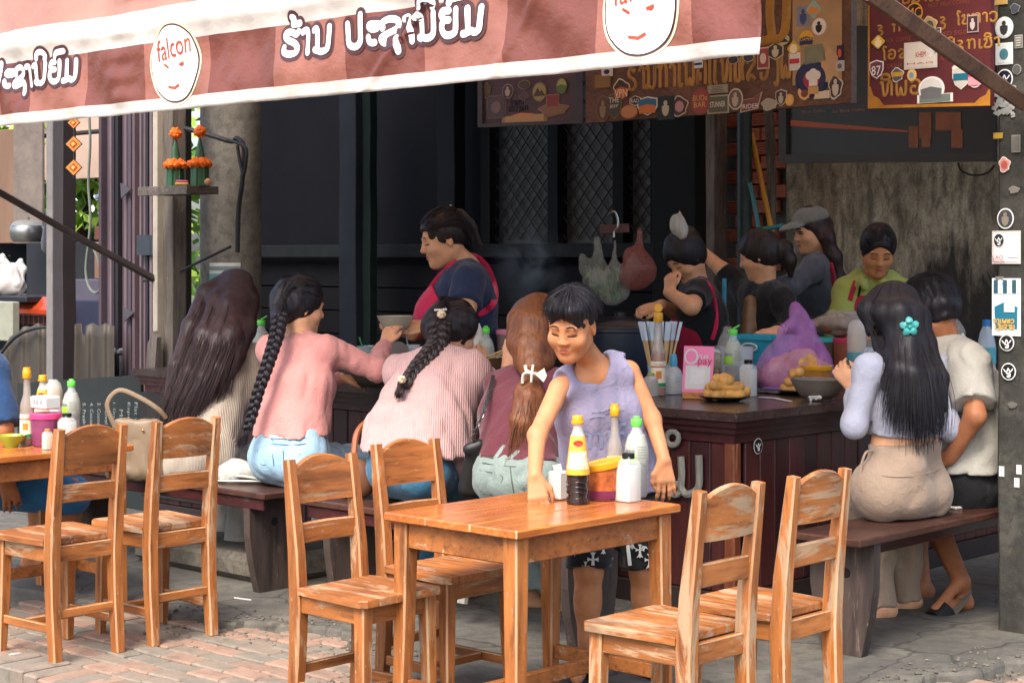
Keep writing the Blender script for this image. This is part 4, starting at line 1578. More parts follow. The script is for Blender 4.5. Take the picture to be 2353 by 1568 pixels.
def owood_uv(axis, w):
	"""timber whose grain follows the shop-front axes"""
	key = 'table_timber' + axis
	if key in _mc:
		return _mc[key]
	t = NT(key)
	tc = t.n('ShaderNodeTexCoord')
	mp = t.n('ShaderNodeMapping')
	t.l(tc.outputs['Object'], mp.inputs['Vector'])
	mp.inputs['Rotation'].default_value = (0, 0, -FA)
	m2 = t.n('ShaderNodeMapping')
	t.l(mp.outputs[0], m2.inputs['Vector'])
	m2.inputs['Scale'].default_value = (1, .08, 1) if axis == 'V' else (.08, 1, 1)
	g = t.noise(m2.outputs[0], 60, 5, .65, .4)
	big = t.noise(mp.outputs[0], 6, 4, .6)
	c = t.ramp(g, [(.3, srgb('#94501f')), (.5, srgb('#b56a30')), (.72, srgb('#c98448'))])
	c = t.mix(t.ramp(big, [(.4, (0, 0, 0)), (.65, (.5, .5, .5))]), c, srgb('#8f4a22'))
	wm = t.ramp(t.noise(m2.outputs[0], 12, 5, .7, .6), [(.62, (0, 0, 0)), (.68, (.5, .5, .5))])
	c = t.mix(wm, c, srgb('#c08a5c'))
	t.set(Base_Color=c, Roughness=t.ramp(big, [(.3, (.16, .16, .16)), (.7, (.34, .34, .34))]))
	t.b.inputs['Coat Weight'].default_value = .35
	t.b.inputs['Coat Roughness'].default_value = .12
	t.bump(g, .12, .001)
	_mc[key] = t.m
	return t.m

table(-3.905, -3.36, 3.60, 4.345, 'wooden table in front, its top set with sauce bottles and wiped by the boy')
table(-6.70, -6.04, 3.38, 4.20, 'wooden table cut by the left edge, set with condiments and a green bowl', PZ)

# ------------------------------------------------------------------ benches
def bench(u0, u1, v0, v1, label, axis, H=.43, hole=True):
	t = thing('wooden_bench', label, 'bench', UV((u0 + u1) / 2, (v0 + v1) / 2, 0), 'dark wooden benches by the counter')
	b = MB()
	b.boxab((u0, v0, H - .028), (u1, v1, H), ch=.005)
	b.build('seat', bwood, t, angle=30)
	along_u = axis == 'u'
	for s in (0, 1):
		b = MB()
		rings = []
		for z, k in ((0, .60), (.03, .66), (.14, .86), (.24, .97), (H - .029, 1.0)):
			if along_u:
				uc = u0 + .13 if s == 0 else u1 - .13
				vm, hw = (v0 + v1) / 2, (v1 - v0) / 2 * .92 * k
				rings.append([UV(uc - .02, vm - hw, z), UV(uc + .02, vm - hw, z), UV(uc + .02, vm + hw, z), UV(uc - .02, vm + hw, z)])
			else:
				vc = v0 + .13 if s == 0 else v1 - .13
				um, hw = (u0 + u1) / 2, (u1 - u0) / 2 * .92 * k
				rings.append([UV(um - hw, vc - .022, z), UV(um + hw, vc - .022, z), UV(um + hw, vc + .022, z), UV(um - hw, vc + .022, z)])
		b.loft(rings)
		leg = b.build('leg', wood('bench_leg', srgb('#4d3f38'), srgb('#2c2422'), srgb('#75655a'), 'Z', .25, .6), t, smooth=False)
		if hole:
			b = MB()
			if along_u:
				c = UV(uc + .0205, vm, .29)
				b.tube([c, c + AX * .003], [.018, .015], 12)
			else:
				c = UV(um + .02, vc - .0225, .29)
				b.tube([c, c - BX * .003], [.018, .015], 12)
			b.build('peg_hole', M('hole_dark', '#0f0c0b', .9), leg)
	b = MB()
	if along_u:
		b.boxab((u0 + .152, (v0 + v1) / 2 - .012, H - .10), (u1 - .152, (v0 + v1) / 2 + .012, H - .029), ch=.003)
		b.boxab((u0 + .02, v0 + .012, H - .075), (u1 - .02, v0 + .03, H - .029), ch=.003)
	else:
		b.boxab(((u0 + u1) / 2 - .012, v0 + .154, H - .10), ((u0 + u1) / 2 + .012, v1 - .154, H - .029), ch=.003)
		b.boxab((u0 + .012, v0 + .02, H - .075), (u0 + .03, v1 - .02, H - .029), ch=.003)
	b.build('rail', dwood('X'), t)
	return t

bwood = wood('bench_seat', srgb('#4d3128'), srgb('#2e1c18'), srgb('#75594b'), 'X', .15, .3)
bench(-7.35, -5.72, 4.61, 4.90, 'dark bench on the left, holding the tan handbag and the first two women', 'u')
bench(-5.50, -3.98, 4.63, 4.93, 'dark bench in the middle where the knit-sweater and auburn-haired women sit', 'u')
bench(-3.58, -3.29, 5.25, 7.4, 'reddish dark bench on the right beside the concrete post', 'v')

# ------------------------------------------------------------------ counter
ZC, VC, UC, UL = .80, 5.556, -4.03, -8.02
ctr = thing('noodle_counter', 'long dark wooden counter turning a corner, panelled with vertical planks', 'counter', UV(-6, 6, 0))
OV = .07
m_top = wood('counter_top', srgb('#4a3a36'), srgb('#2d2220'), srgb('#6d5c55'), 'X', .25, .25)
b = MB()

def slabpoly(z0, z1, ins, mb_, mi=0):
	o = [(UL + ins, VC + ins), (UC - ins, VC + ins), (UC - ins, 9.0), (UC - .72 + ins, 9.0), (UC - .72 + ins, VC + .72 - ins), (UL + ins, VC + .72 - ins)]
	mb_.loft([[UV(u, v, z0) for u, v in o], [UV(u, v, z1) for u, v in o]], True, mi)

slabpoly(ZC - .034, ZC - .006, 0, b)
slabpoly(ZC - .0061, ZC, .006, b)
b.build('counter_top', m_top, ctr, smooth=False)
b = MB()
slabpoly(ZC - .06, ZC - .0341, .018, b)
slabpoly(ZC - .085, ZC - .0601, .034, b)
slabpoly(ZC - .125, ZC - .0851, .052, b)
b.build('moulding', dwood('X'), ctr, smooth=False)
pm = [wood('counter_plank%d' % i, srgb(c), mul(srgb(c), .5), srgb('#6e4038'), 'Z', .05, .35) for i, c in enumerate(('#4c2422', '#432021', '#54282a', '#3a1d1f'))]
pw = .102
pmesh = {}

def plank(u, v, along):
	i = random.randrange(4)
	key = (i, along)
	if key not in pmesh:
		q = MB()
		X, Y = (AX, BX) if along == 'u' else (BX, AX)
		q.box((0, 0, 0), (pw - .003, .016, ZC - .126 - .09), X, Y, ZX, ch=.004)
		o = q.build('plank', pm[i], None, smooth=False)
		pmesh[key] = o.data
	else:
		o = bpy.data.objects.new('plank', pmesh[key])
		col.objects.link(o)
	o.parent = ctr
	o.location = UV(u, v, .09 + (ZC - .126 - .09) / 2) - ctr.location

u = UC - .12
while u > UL + .1:
	plank(u, VC + .068 + random.uniform(0, .004), 'u')
	u -= pw
v = VC + .19
while v < 8.9:
	plank(UC - .068 - random.uniform(0, .004), v, 'v')
	v += pw
b = MB()
o = [(UL + .085, VC + .085), (UC - .085, VC + .085), (UC - .085, 8.98), (UC - .64, 8.98), (UC - .64, VC + .64), (UL + .085, VC + .64)]
b.loft([[UV(u, v, .005) for u, v in o], [UV(u, v, ZC - .13) for u, v in o]])
b.build('carcass', M('carcass_dark', '#1d1414', .8), ctr, smooth=False)
b = MB()
b.bar([UV(UC - .075, VC + .075, .0), UV(UC - .075, VC + .075, ZC - .126)], [(.05, .05)], AX, .006)
b.build('corner_post', wood('corner_timber', srgb('#7a4026'), srgb('#4d281c'), srgb('#a8744c'), 'Z', .3, .45), ctr)
b = MB()
b.boxab((UL + .06, VC + .05, 0), (UC - .102, VC + .084, .088), ch=.004)
b.boxab((UC - .084, VC + .105, 0), (UC - .05, 8.9, .088), ch=.004)
b.build('plinth', M('plinth_dark', '#2a1f1d', .6, .3, 9), ctr, smooth=False)
# left end: panelled cabinet door
b = MB()
b.boxab((UL + .03, VC + .036, .12), (UL + .62, VC + .059, ZC - .126), ch=.004)
b.boxab((UL + .10, VC + .030, .2), (UL + .55, VC + .0355, ZC - .19), ch=.003, mi=1)
b.build('cabinet_door', [M('black_stain', '#25211f', .5, .3, 9), M('black_stain2', '#2f2a28', .5, .3, 9)], ctr, smooth=False)
# round sticker on the side of the counter
p = PU(1741, 1024, UC - .0525)
N = AX
b = MB()
for rr, off, mi in ((.030, 0, 0), (.027, .0012, 1)):
	b.poly([p + BX * (rr * math.cos(a)) + ZX * (rr * 1.05 * math.sin(a)) + N * off for a in [2 * math.pi * j / 24 for j in range(24)]], N, .001, mi)
for q in ([(-.3, .12), (-.12, -.05), (0, .2), (.12, -.02), (.3, .16)], [(-.1, -.12), (.12, -.1), (.1, -.3), (-.08, -.28), (.1, -.18)]):
	V2, F2 = ribbon2d([(x * .055, y * .055) for x, y in [tuple(z)[:2] for z in spline([Vector((*p_, 0)) for p_ in q], 3)]], .0018, 3)
	b.add([p + BX * x + ZX * y + N * .0026 for x, y in V2], F2, 2)
b.build('sticker', [smat('#d9d7d0'), smat('#17181a'), smat('#ecebe6')], ctr, smooth=False, label='round black sticker with white script')

# carved grey letters fixed on the front of the counter, behind the boy
lt = thing('carved_letters', 'grey carved wooden scroll letters fixed to the counter front behind the boy', 'lettering', PV(1550, 1100, VC + .05))
m_gl = wood('grey_letter', srgb('#8d8b80'), srgb('#5f5d55'), srgb('#a5a296'), 'Z', .3, .8)

def gl(pts, r=.016):
	q = MB()
	q.tube(spline([PV(x, y, VC + .040) for x, y in pts], 4), r, 8, flat=(BX, .8))
	q.build('letter_stroke', m_gl, lt)

def ringp(cx, cy, r, n=12):
	q = MB()
	q.tube([PV(cx + r * math.cos(2 * math.pi * i / n), cy + r * 1.15 * math.sin(2 * math.pi * i / n), VC + .040) for i in range(n)], .012, 8, closed=True, flat=(BX, .8))
	q.build('letter_stroke', m_gl, lt)

ringp(1495, 1006, 12)
ringp(1545, 1006, 14)
ringp(1551, 1123, 12)
gl([(1508, 1045), (1510, 1090), (1512, 1130)])
gl([(1564, 1048), (1566, 1090), (1565, 1120), (1580, 1135), (1604, 1120), (1606, 1080), (1605, 1045)])
ringp(1270, 1042, 14)
gl([(1262, 1060), (1268, 1100), (1290, 1120)])
# carved scroll under the middle bench
sc_ = MB()
pts = [W(1082 + 8 * 0 + (24 - k * 2.2) * math.cos(k * .8), 1275 + (24 - k * 2.2) * math.sin(k * .8), 6.75) for k in range(10)]
sc_.tube(spline([W(1160, 1300, 6.78), W(1125, 1268, 6.76), W(1090, 1252, 6.75)] + pts[:1] + pts[1:], 3), .026, 8)
sc_.tube([W(1165, 1306, 6.80), W(1120, 1310, 6.78), W(1075, 1300, 6.76), W(1062, 1385, 6.74)], .022, 8)
tag(sc_.build('carved_scroll', m_gl, org=W(1100, 1300, 6.75)), 'grey carved scroll foot below the middle bench', 'carving')
# ------------------------------------------------------------------ implicit bodies: smooth unions meshed by surface nets
def V3(p):
	return np.array(p, dtype=np.float64)

class Sdf:
	"""ordered list of (mode, primitive, k): 'u' union, 's' subtract, 'i' intersect"""

	def __init__(s):
		s.o = []

	def cap(s, a, b, ra, rb=None, k=.03, mode='u', fa=None, fb=None, flat=None):
		"""tapered capsule; fa/fb: cut flat at that end; flat=(dir, factor) squashes the section along dir"""
		s.o.append((mode, ('cap', V3(a), V3(b), ra, ra if rb is None else rb, fa, fb, None if flat is None else (V3(flat[0]) / np.linalg.norm(V3(flat[0])), flat[1])), k))
		return s

	def ell(s, c, rad, k=.02, mode='u', axes=None):
		A_ = np.eye(3) if axes is None else np.array([V3(x) for x in axes]).T
		s.o.append((mode, ('ell', V3(c), A_, V3(rad)), k))
		return s

	def plane(s, p, n, k=.004):
		"""keep the side the normal points away from"""
		n = V3(n)
		n = n / np.linalg.norm(n)
		s.o.append(('i', ('pl', V3(p), n), k))
		return s

	def path(s, pts, rs, k=.02, mode='u'):
		for i in range(len(pts) - 1):
			s.cap(pts[i], pts[i + 1], rs[i], rs[i + 1], k, mode)
		return s

	@staticmethod
	def dist(pr, P):
		if pr[0] == 'cap':
			_, a, b, ra, rb, fa, fb, fl = pr
			ba = b - a
			L2 = ba @ ba + 1e-12
			t = np.clip((P - a) @ ba / L2, 0, 1)
			q = P - a - t[..., None] * ba
			if fl is not None:
				n, f = fl
				w = q @ n
				q = q + (w * (1 / f - 1))[..., None] * n
			d = np.sqrt((q * q).sum(-1)) - (ra + (rb - ra) * t)
			if fl is not None:
				d = d * .75
			if fa or fb:
				u = ba / math.sqrt(L2)
				if fb:
					d = np.maximum(d, (P - b) @ u)
				if fa:
					d = np.maximum(d, (a - P) @ u)
			return d
		if pr[0] == 'ell':
			_, c, A_, r = pr
			q = (P - c) @ A_
			k0 = np.sqrt(((q / r) ** 2).sum(-1))
			k1 = np.sqrt(((q / (r * r)) ** 2).sum(-1)) + 1e-9
			return np.where(k0 < 1e-4, -r.min(), k0 * (k0 - 1) / k1)
		_, p, n = pr
		return (P - p) @ n

	@staticmethod
	def comb(mode, acc, d, k):
		if mode == 'u':
			h = np.clip(.5 + .5 * (acc - d) / k, 0, 1)
			return acc * (1 - h) + d * h - k * h * (1 - h)
		if mode == 's':
			h = np.clip(.5 - .5 * (acc + d) / k, 0, 1)
			return acc * (1 - h) - d * h + k * h * (1 - h)
		h = np.clip(.5 - .5 * (acc - d) / k, 0, 1)
		return acc * (1 - h) + d * h + k * h * (1 - h)

	def ev(s, P):
		P = np.asarray(P, dtype=np.float64)
		acc = np.full(P.shape[:-1], 9.0)
		for m, pr, k in s.o:
			acc = s.comb(m, acc, s.dist(pr, P), k)
		return acc

	def trace(s, p, d, maxd=.4):
		p = V3(p)
		d = V3(d) / np.linalg.norm(V3(d))
		t = 0
		for _ in range(60):
			q = s.ev((p + d * t)[None])[0]
			if q < .0006 or t > maxd:
				break
			t += max(.0004, q * .7)
		return Vector(p + d * t)

	def mesh(s, h=.006, disp=None, pad=.03):
		lo, hi = np.full(3, 1e9), np.full(3, -1e9)
		for m, pr, k in s.o:
			if m != 'u':
				continue
			if pr[0] == 'cap':
				r = max(pr[3], pr[4])
				for e in (pr[1], pr[2]):
					lo, hi = np.minimum(lo, e - r), np.maximum(hi, e + r)
			else:
				r = pr[3].max()
				lo, hi = np.minimum(lo, pr[1] - r), np.maximum(hi, pr[1] + r)
		lo, hi = lo - pad, hi + pad
		B = 8
		bs = B * h
		n = np.ceil((hi - lo) / bs).astype(int)
		gi = np.stack(np.meshgrid(*[np.arange(q) for q in n], indexing='ij'), -1).reshape(-1, 3)
		cen = lo + (gi + .5) * bs
		half = bs * .87
		dists = []
		acc = np.full(len(cen), 9.0)
		for m, pr, k in s.o:
			d = s.dist(pr, cen)
			dists.append(d)
			acc = s.comb(m, acc, d, k)
		act = np.abs(acc) < half * 1.5 + .02
		gi, cen = gi[act], cen[act]
		dists = [d[act] for d in dists]
		nb = len(gi)
		off = np.stack(np.meshgrid(*[np.arange(B + 1)] * 3, indexing='ij'), -1).reshape(-1, 3)
		P = lo + (gi[:, None, :] * B + off[None]) * h
		acc = np.full(P.shape[:2], 9.0)
		for (m, pr, k), d0 in zip(s.o, dists):
			if m == 'u':
				sel = d0 < half * 1.4 + k + .03
			elif m == 's':
				sel = d0 < half * 1.4 + k + .03
			else:
				sel = np.ones(nb, bool)
			if sel.any():
				acc[sel] = s.comb(m, acc[sel], s.dist(pr, P[sel]), k)
		if disp is not None:
			acc = acc + disp(P)
		N = B + 1
		F = acc.reshape(nb, N, N, N)
		sg = F < 0
		c8 = [sg[:, a:a + B, b:b + B, c:c + B] for a in (0, 1) for b in (0, 1) for c in (0, 1)]
		cnt = sum(x.astype(np.int8) for x in c8)
		cell = (cnt > 0) & (cnt < 8)
		bi, ci, cj, ck = np.nonzero(cell)
		g = gi[bi] * B + np.stack([ci, cj, ck], -1)
		M_ = (n * B + 2).astype(np.int64)
		gid = (g[:, 0].astype(np.int64) * M_[1] + g[:, 1]) * M_[2] + g[:, 2]
		# vertex = mean of edge crossings
		S = np.zeros((len(bi), 3))
		Wt = np.zeros(len(bi))
		cor = {}
		for a in (0, 1):
			for b in (0, 1):
				for c in (0, 1):
					cor[a, b, c] = F[bi, ci + a, cj + b, ck + c]
		for ax in range(3):
			for p in (0, 1):
				for q in (0, 1):
					e0 = [p, q]
					e0.insert(ax, 0)
					e1 = list(e0)
					e1[ax] = 1
					f0, f1 = cor[tuple(e0)], cor[tuple(e1)]
					x = (f0 < 0) != (f1 < 0)
					t = np.where(x, f0 / (f0 - f1 + 1e-15), 0)
					pt = np.array(e0, float)[None].repeat(len(bi), 0)
					pt[:, ax] += t
					S += pt * x[:, None]
					Wt += x
		vert = lo + (g + S / Wt[:, None]) * h
		o = np.argsort(gid)
		sid = gid[o]
		quads = []
		for ax in range(3):
			e1 = [0, 0, 0]
			e1[ax] = 1
			f0, f1 = cor[0, 0, 0], cor[tuple(e1)]
			m0 = (f0 < 0) & (f1 >= 0)
			m1 = (f0 >= 0) & (f1 < 0)
			b_, c_ = [(1, 2), (2, 0), (0, 1)][ax]
			for mm, flip in ((m0, False), (m1, True)):
				gg = g[mm]
				if not len(gg):
					continue
				ids = []
				for db, dc in ((0, 0), (1, 0), (1, 1), (0, 1)):
					q = gg.copy()
					q[:, b_] -= db
					q[:, c_] -= dc
					k_ = (q[:, 0].astype(np.int64) * M_[1] + q[:, 1]) * M_[2] + q[:, 2]
					ps = np.clip(np.searchsorted(sid, k_), 0, len(sid) - 1)
					ids.append(np.where(sid[ps] == k_, o[ps], -1))
				Q = np.stack(ids, -1)
				Q = Q[(Q >= 0).all(1)]
				quads.append(Q[:, ::-1] if flip else Q)
		return vert, np.concatenate(quads)

	def build(s, name, m, parent, h=.006, disp=None, label=None, smooth_it=1):
		if h >= .0058:
			h *= 1.22
		Vt, Q = s.mesh(h, disp)
		# relax a little
		for _ in range(smooth_it):
			acc = np.zeros_like(Vt)
			cnt = np.zeros(len(Vt))
			for a in range(4):
				np.add.at(acc, Q[:, a], Vt[Q[:, (a + 1) % 4]] + Vt[Q[:, (a + 3) % 4]])
				np.add.at(cnt, Q[:, a], 2)
			Vt = Vt * .55 + .45 * acc / np.maximum(cnt, 1)[:, None]
		b = MB()
		b.v = Vt.tolist()
		b.f = [tuple(q) for q in Q.tolist()]
		b.m = [0] * len(b.f)
		return b.build(name, m, parent, angle=None, label=label)

def folds(amp, sc=18, seed=0, dirv=(1, 1, .5)):
	r = np.random.default_rng(seed)
	if sc < 30:
		sc *= 3.0
	ks = [(r.normal(size=3) * np.array(dirv)) for _ in range(5)]
	ks = [k / np.linalg.norm(k) * sc * f for k, f in zip(ks, (1, 1.5, .7, 2.2, 1.2))]
	ph = r.uniform(0, 6.28, 5)

	def f(P):
		w = np.sin(P @ (ks[2] * .6) + ph[2]) * .8
		out = np.zeros(P.shape[:-1])
		for i in (0, 1, 3, 4):
			q = 1.2 - 2.2 * np.abs(np.sin(.5 * (P @ ks[i] + ph[i]) + w * 1.1 + .4 * out))
			out += q * (1, .7, 0, .4, .8)[i]
		return out * amp * .62
	return f

def strands(guides, n, spread=(.004, .012), r=.0016, seed=1, m=18, tip=.35, wave=.0, order=True, lenj=.12):
	"""thin tapering hairs interpolated between neighbouring guide curves; returns MB"""
	n, r = int(n * 1.45), r * .72
	rg = np.random.default_rng(seed)
	gs = []
	for g in guides:
		P = np.array([p[:] for p in spline(g, 8)])
		d = np.r_[0, np.cumsum(np.linalg.norm(np.diff(P, axis=0), axis=1))]
		t = np.linspace(0, d[-1], m)
		gs.append(np.stack([np.interp(t, d, P[:, i]) for i in range(3)], -1))
	gs = np.array(gs)
	b = MB()
	Vs, Fs = [], []
	G_ = len(gs)
	base = 0
	for i in range(n):
		x = rg.uniform(0, G_ - 1) if G_ > 1 else 0
		k = min(int(x), max(G_ - 2, 0))
		f = x - k
		P = gs[k] * (1 - f) + gs[min(k + 1, G_ - 1)] * f
		L = 1 - rg.uniform(0, lenj)
		tt = np.linspace(0, L, m)
		P = np.stack([np.interp(tt, np.linspace(0, 1, m), P[:, q]) for q in range(3)], -1)
		o0, o1 = rg.normal(size=3) * spread[0], rg.normal(size=3) * spread[1]
		s_ = np.linspace(0, 1, m)[:, None]
		P = P + o0 * (1 - s_) + o1 * s_
		if wave:
			P = P + np.sin(s_ * rg.uniform(4, 9) + rg.uniform(0, 6)) * rg.normal(size=3) * wave * s_
		T = np.gradient(P, axis=0)
		T /= np.linalg.norm(T, axis=1)[:, None] + 1e-9
		a = np.cross(T, np.array([.3, .9, .2]))
		a /= np.linalg.norm(a, axis=1)[:, None] + 1e-9
		c = np.cross(T, a)
		rr = r * rg.uniform(.6, 1.5) * (1 - (1 - tip) * s_)
		ring = np.stack([P + a * rr, P - a * rr * .5 + c * rr * .87, P - a * rr * .5 - c * rr * .87], 1).reshape(-1, 3)
		Vs.append(ring)
		q = np.arange(m - 1)[:, None] * 3
		j = np.array([0, 1, 2])[None]
		j2 = np.array([1, 2, 0])[None]
		Fq = np.stack([q + j, q + j2, q + 3 + j2, q + 3 + j], -1).reshape(-1, 4) + base
		Fs.append(Fq)
		base += m * 3
	b.v = np.concatenate(Vs).tolist()
	b.f = [tuple(x) for x in np.concatenate(Fs).tolist()]
	b.m = [0] * len(b.f)
	return b

def merge(*mbs):
	b = MB()
	for q in mbs:
		b.add(q.v, q.f)
	return b

def braid(pts, r0, r1, turns, n=90):
	P = np.array([p[:] for p in spline(pts, 20)])
	d = np.r_[0, np.cumsum(np.linalg.norm(np.diff(P, axis=0), axis=1))]
	t = np.linspace(0, d[-1], n)
	P = np.stack([np.interp(t, d, P[:, i]) for i in range(3)], -1)
	T = np.gradient(P, axis=0)
	T /= np.linalg.norm(T, axis=1)[:, None]
	view = np.array([0, -1, .1])
	a = np.cross(T, view)
	a /= np.linalg.norm(a, axis=1)[:, None]
	c = np.cross(a, T)
	b = MB()
	for s_ in range(3):
		for sub in range(5):
			ph = 2 * math.pi * s_ / 3
			path, rad = [], []
			for i in range(n):
				f = i / (n - 1)
				R_ = r0 + (r1 - r0) * f
				th = 2 * math.pi * turns * f + ph
				x = R_ * .62 * math.sin(th)
				y = R_ * .42 * math.sin(2 * th)
				an = sub * 1.2566 + f * 4
				q = R_ * .28
				path.append(Vector(P[i] + a[i] * (x + q * math.cos(an)) + c[i] * (y + q * .8 * math.sin(an))))
				rad.append(R_ * .30)
			b.tube(path, rad, 6)
	return b

SKIN = [M('skin_%d' % i, c, .52, .2, 26, .2, 240, .0012, sss=.1, spec=.35) for i, c in enumerate(('#c38a63', '#d29d78', '#bb8059', '#a66c4a', '#8f5a3e'))]
m_lip = M('lips', '#a85a4c', .45, .1)
m_brow = M('brow_hair', '#241a17', .7)
m_eye = M('eye_dark', '#1b1412', .25)
m_eyew = M('eye_white', '#cfc6bd', .3)
H_BLACK = hairmat('hair_black', srgb('#17151a'), srgb('#2e2a30'))
H_DBROWN = hairmat('hair_dark_brown', srgb('#271c1f'), srgb('#452e2f'))
H_BRAID = hairmat('hair_soft_black', srgb('#1f1a1b'), srgb('#3d3130'))
H_AUB = hairmat('hair_auburn', srgb('#56301c'), srgb('#94592f'))

class Head:
	"""local frame: x = wearer's own left, y = forward, z = up"""

	def __init__(s, c, fwd, up=(0, 0, 1), sc=1.0, child=False):
		s.child = child
		s.c = Vector(c)
		s.f = Vector(fwd).normalized()
		u = Vector(up)
		s.x = s.f.cross(u).normalized() * -1
		s.u = s.x.cross(s.f).normalized() * -1
		if s.u.dot(u) < 0:
			s.u = -s.u
		s.sc = sc

	def p(s, x, y, z):
		return s.c + s.x * (x * s.sc) + s.f * (y * s.sc) + s.u * (z * s.sc)

	def top(s, x, y, th=.014):
		q = 1 - (x / (.074 + th)) ** 2 - ((y + .016) / (.092 + th)) ** 2
		return s.p(x, y, .040 + (.084 + th) * math.sqrt(max(.02, q)))

	def axes(s):
		return (s.x, s.f, s.u)

	def sdf(s, S, neck=None):
		ch = s.child
		k, ax = s.sc, s.axes()
		e = lambda c, r, kk=.02, mode='u', axes=None: S.ell(s.p(*c), [q * k for q in r], kk * k, mode, axes or ax)
		e((0, -.014, .034), (.074, .092, .084), .02)
		e((0, .022, -.03), (.060, .064, .080), .035)
		S.cap(s.p(-.042, -.006, -.055), s.p(-.012, .050, -.088), .026 * k, .020 * k, .03 * k)
		S.cap(s.p(.042, -.006, -.055), s.p(.012, .050, -.088), .026 * k, .020 * k, .03 * k)
		e((0, .062, -.092), (.020, .016, .015), .02)
		for q in (-1, 1):
			e((q * (.040 if ch else .036), .052, -.030), (.0275 if ch else .026,) * 3, .02)      # cheeks
			e((q * .030, .086, .010), (.019, .012, .011), .012, 's')  # sockets
			e((q * .030, .068, .008), (.0155, .0155, .0125), .004)     # closed lids / eyeballs
			e((q * .030, .078, .024), (.022, .008, .006), .012)        # brow ridge
		S.cap(s.p(0, .080, .016), s.p(0, .090 if ch else .096, -.022), .0075 * k, .0105 * k, .012 * k)
		e((0, .091 if ch else .098, -.027), (.011, .010, .009), .008)
		for q in (-1, 1):
			e((q * .011, .089, -.029), (.0085, .009, .007), .006)
		S.cap(s.p(-.016, .078, -.054), s.p(.016, .078, -.054), .0065 * k, None, .006 * k)
		S.cap(s.p(-.013, .077, -.064), s.p(.013, .077, -.064), .0075 * k, None, .006 * k)
		for q in (-1, 1):
			ea = (s.x * .35 * q + s.f * .94, s.x * .94 * q - s.f * .35, s.u)
			S.ell(s.p(q * .076, -.010, -.004), [.018 * k, .008 * k, .030 * k], .008 * k, 'u', [Vector(a).normalized() for a in ea])
			S.ell(s.p(q * .084, -.004, .000), [.009 * k, .006 * k, .018 * k], .006 * k, 's', [Vector(a).normalized() for a in ea])
		if neck is not None:
			S.cap(s.p(0, -.022, -.055), neck, (.042 if ch else .050) * k, (.045 if ch else .054) * k, .03 * k)
		return S

	def features(s, S, root, eyes='down', hair=m_brow):
		k = s.sc

		def on(x, z, off=.0008):
			q = S.trace(s.p(x, .16, z), -s.f, .3)
			return q + s.f * (off * k)
		b = MB()
		for q in (-1, 1):
			pts = [on(q * x, z) for x, z in ((.014, .0265), (.024, .0295), (.036, .0295), (.048, .0245))]
			b.tube(spline(pts, 3), [.0018 * k] * 3 + [.0027 * k] * 5 + [.0012 * k] * 2, 5)
		b.build('eyebrow', hair, root)
		for q in (-1, 1):
			b = MB()
			lz = -.002 if eyes == 'down' else .002
			pts = [on(q * x, lz + z) for x, z in ((.015, .0), (.024, -.0012), (.034, -.0012), (.045, .0))]
			b.tube(spline(pts, 3), [.0012 * k] + [.0024 * k] * 8 + [.0012 * k], 5)
			if eyes == 'open':
				pts = [on(q * x, .010 + z) for x, z in ((.015, .000), (.024, .004), (.034, .004), (.045, .001))]
				b.tube(spline(pts, 3), .0019 * k, 5)
				b.ell(on(q * .030, .006, -.001), (.0055 * k, .0028 * k, .0055 * k), 10, 7, *s.axes())
			b.build('eye', m_eye, root)
		b = MB()
		for z, w, r in ((-.0545, .0165, .0044), (-.0635, .0125, .0052)):
			pts = [on(x, z + zz, -.0012) for x, zz in ((-w, -.0045), (-w * .5, .0008), (0, .0004), (w * .5, .0008), (w, -.0045))]
			n_ = len(spline(pts, 3))
			b.tube(spline(pts, 3), [r * k * (.35 + .65 * math.sin(math.pi * i / (n_ - 1))) for i in range(n_)], 6)
		b.build('lips', m_lip, root)

	def hair_cap(s, S, th=.012, front=.050, low=-.06, hl=.062, short=False):
		"""close hair volume over the skull; front: y where the hairline cuts the brow"""
		k, ax = s.sc, s.axes()
		S.ell(s.p(0, -.016, .038), [(.074 + th) * k, (.092 + th) * k, (.084 + th) * k], .02 * k, 'u', ax)
		if short:
			for q in (-1, 1):
				S.ell(s.p(q * .09, .055, .02), [.030 * k, .045 * k, .05 * k], .012 * k, 's', ax)
		else:
			S.ell(s.p(0, -.035, -.010), [(.066 + th * .8) * k, (.066 + th) * k, (.075) * k], .03 * k, 'u', ax)
		# face opening
		S.ell(s.p(0, .10, -.02), [.066 * k, .075 * k, (.02 + hl) * k], .012 * k, 's', ax)
		S.plane(s.p(0, 0, low), -s.u, .012 * k)
		return S

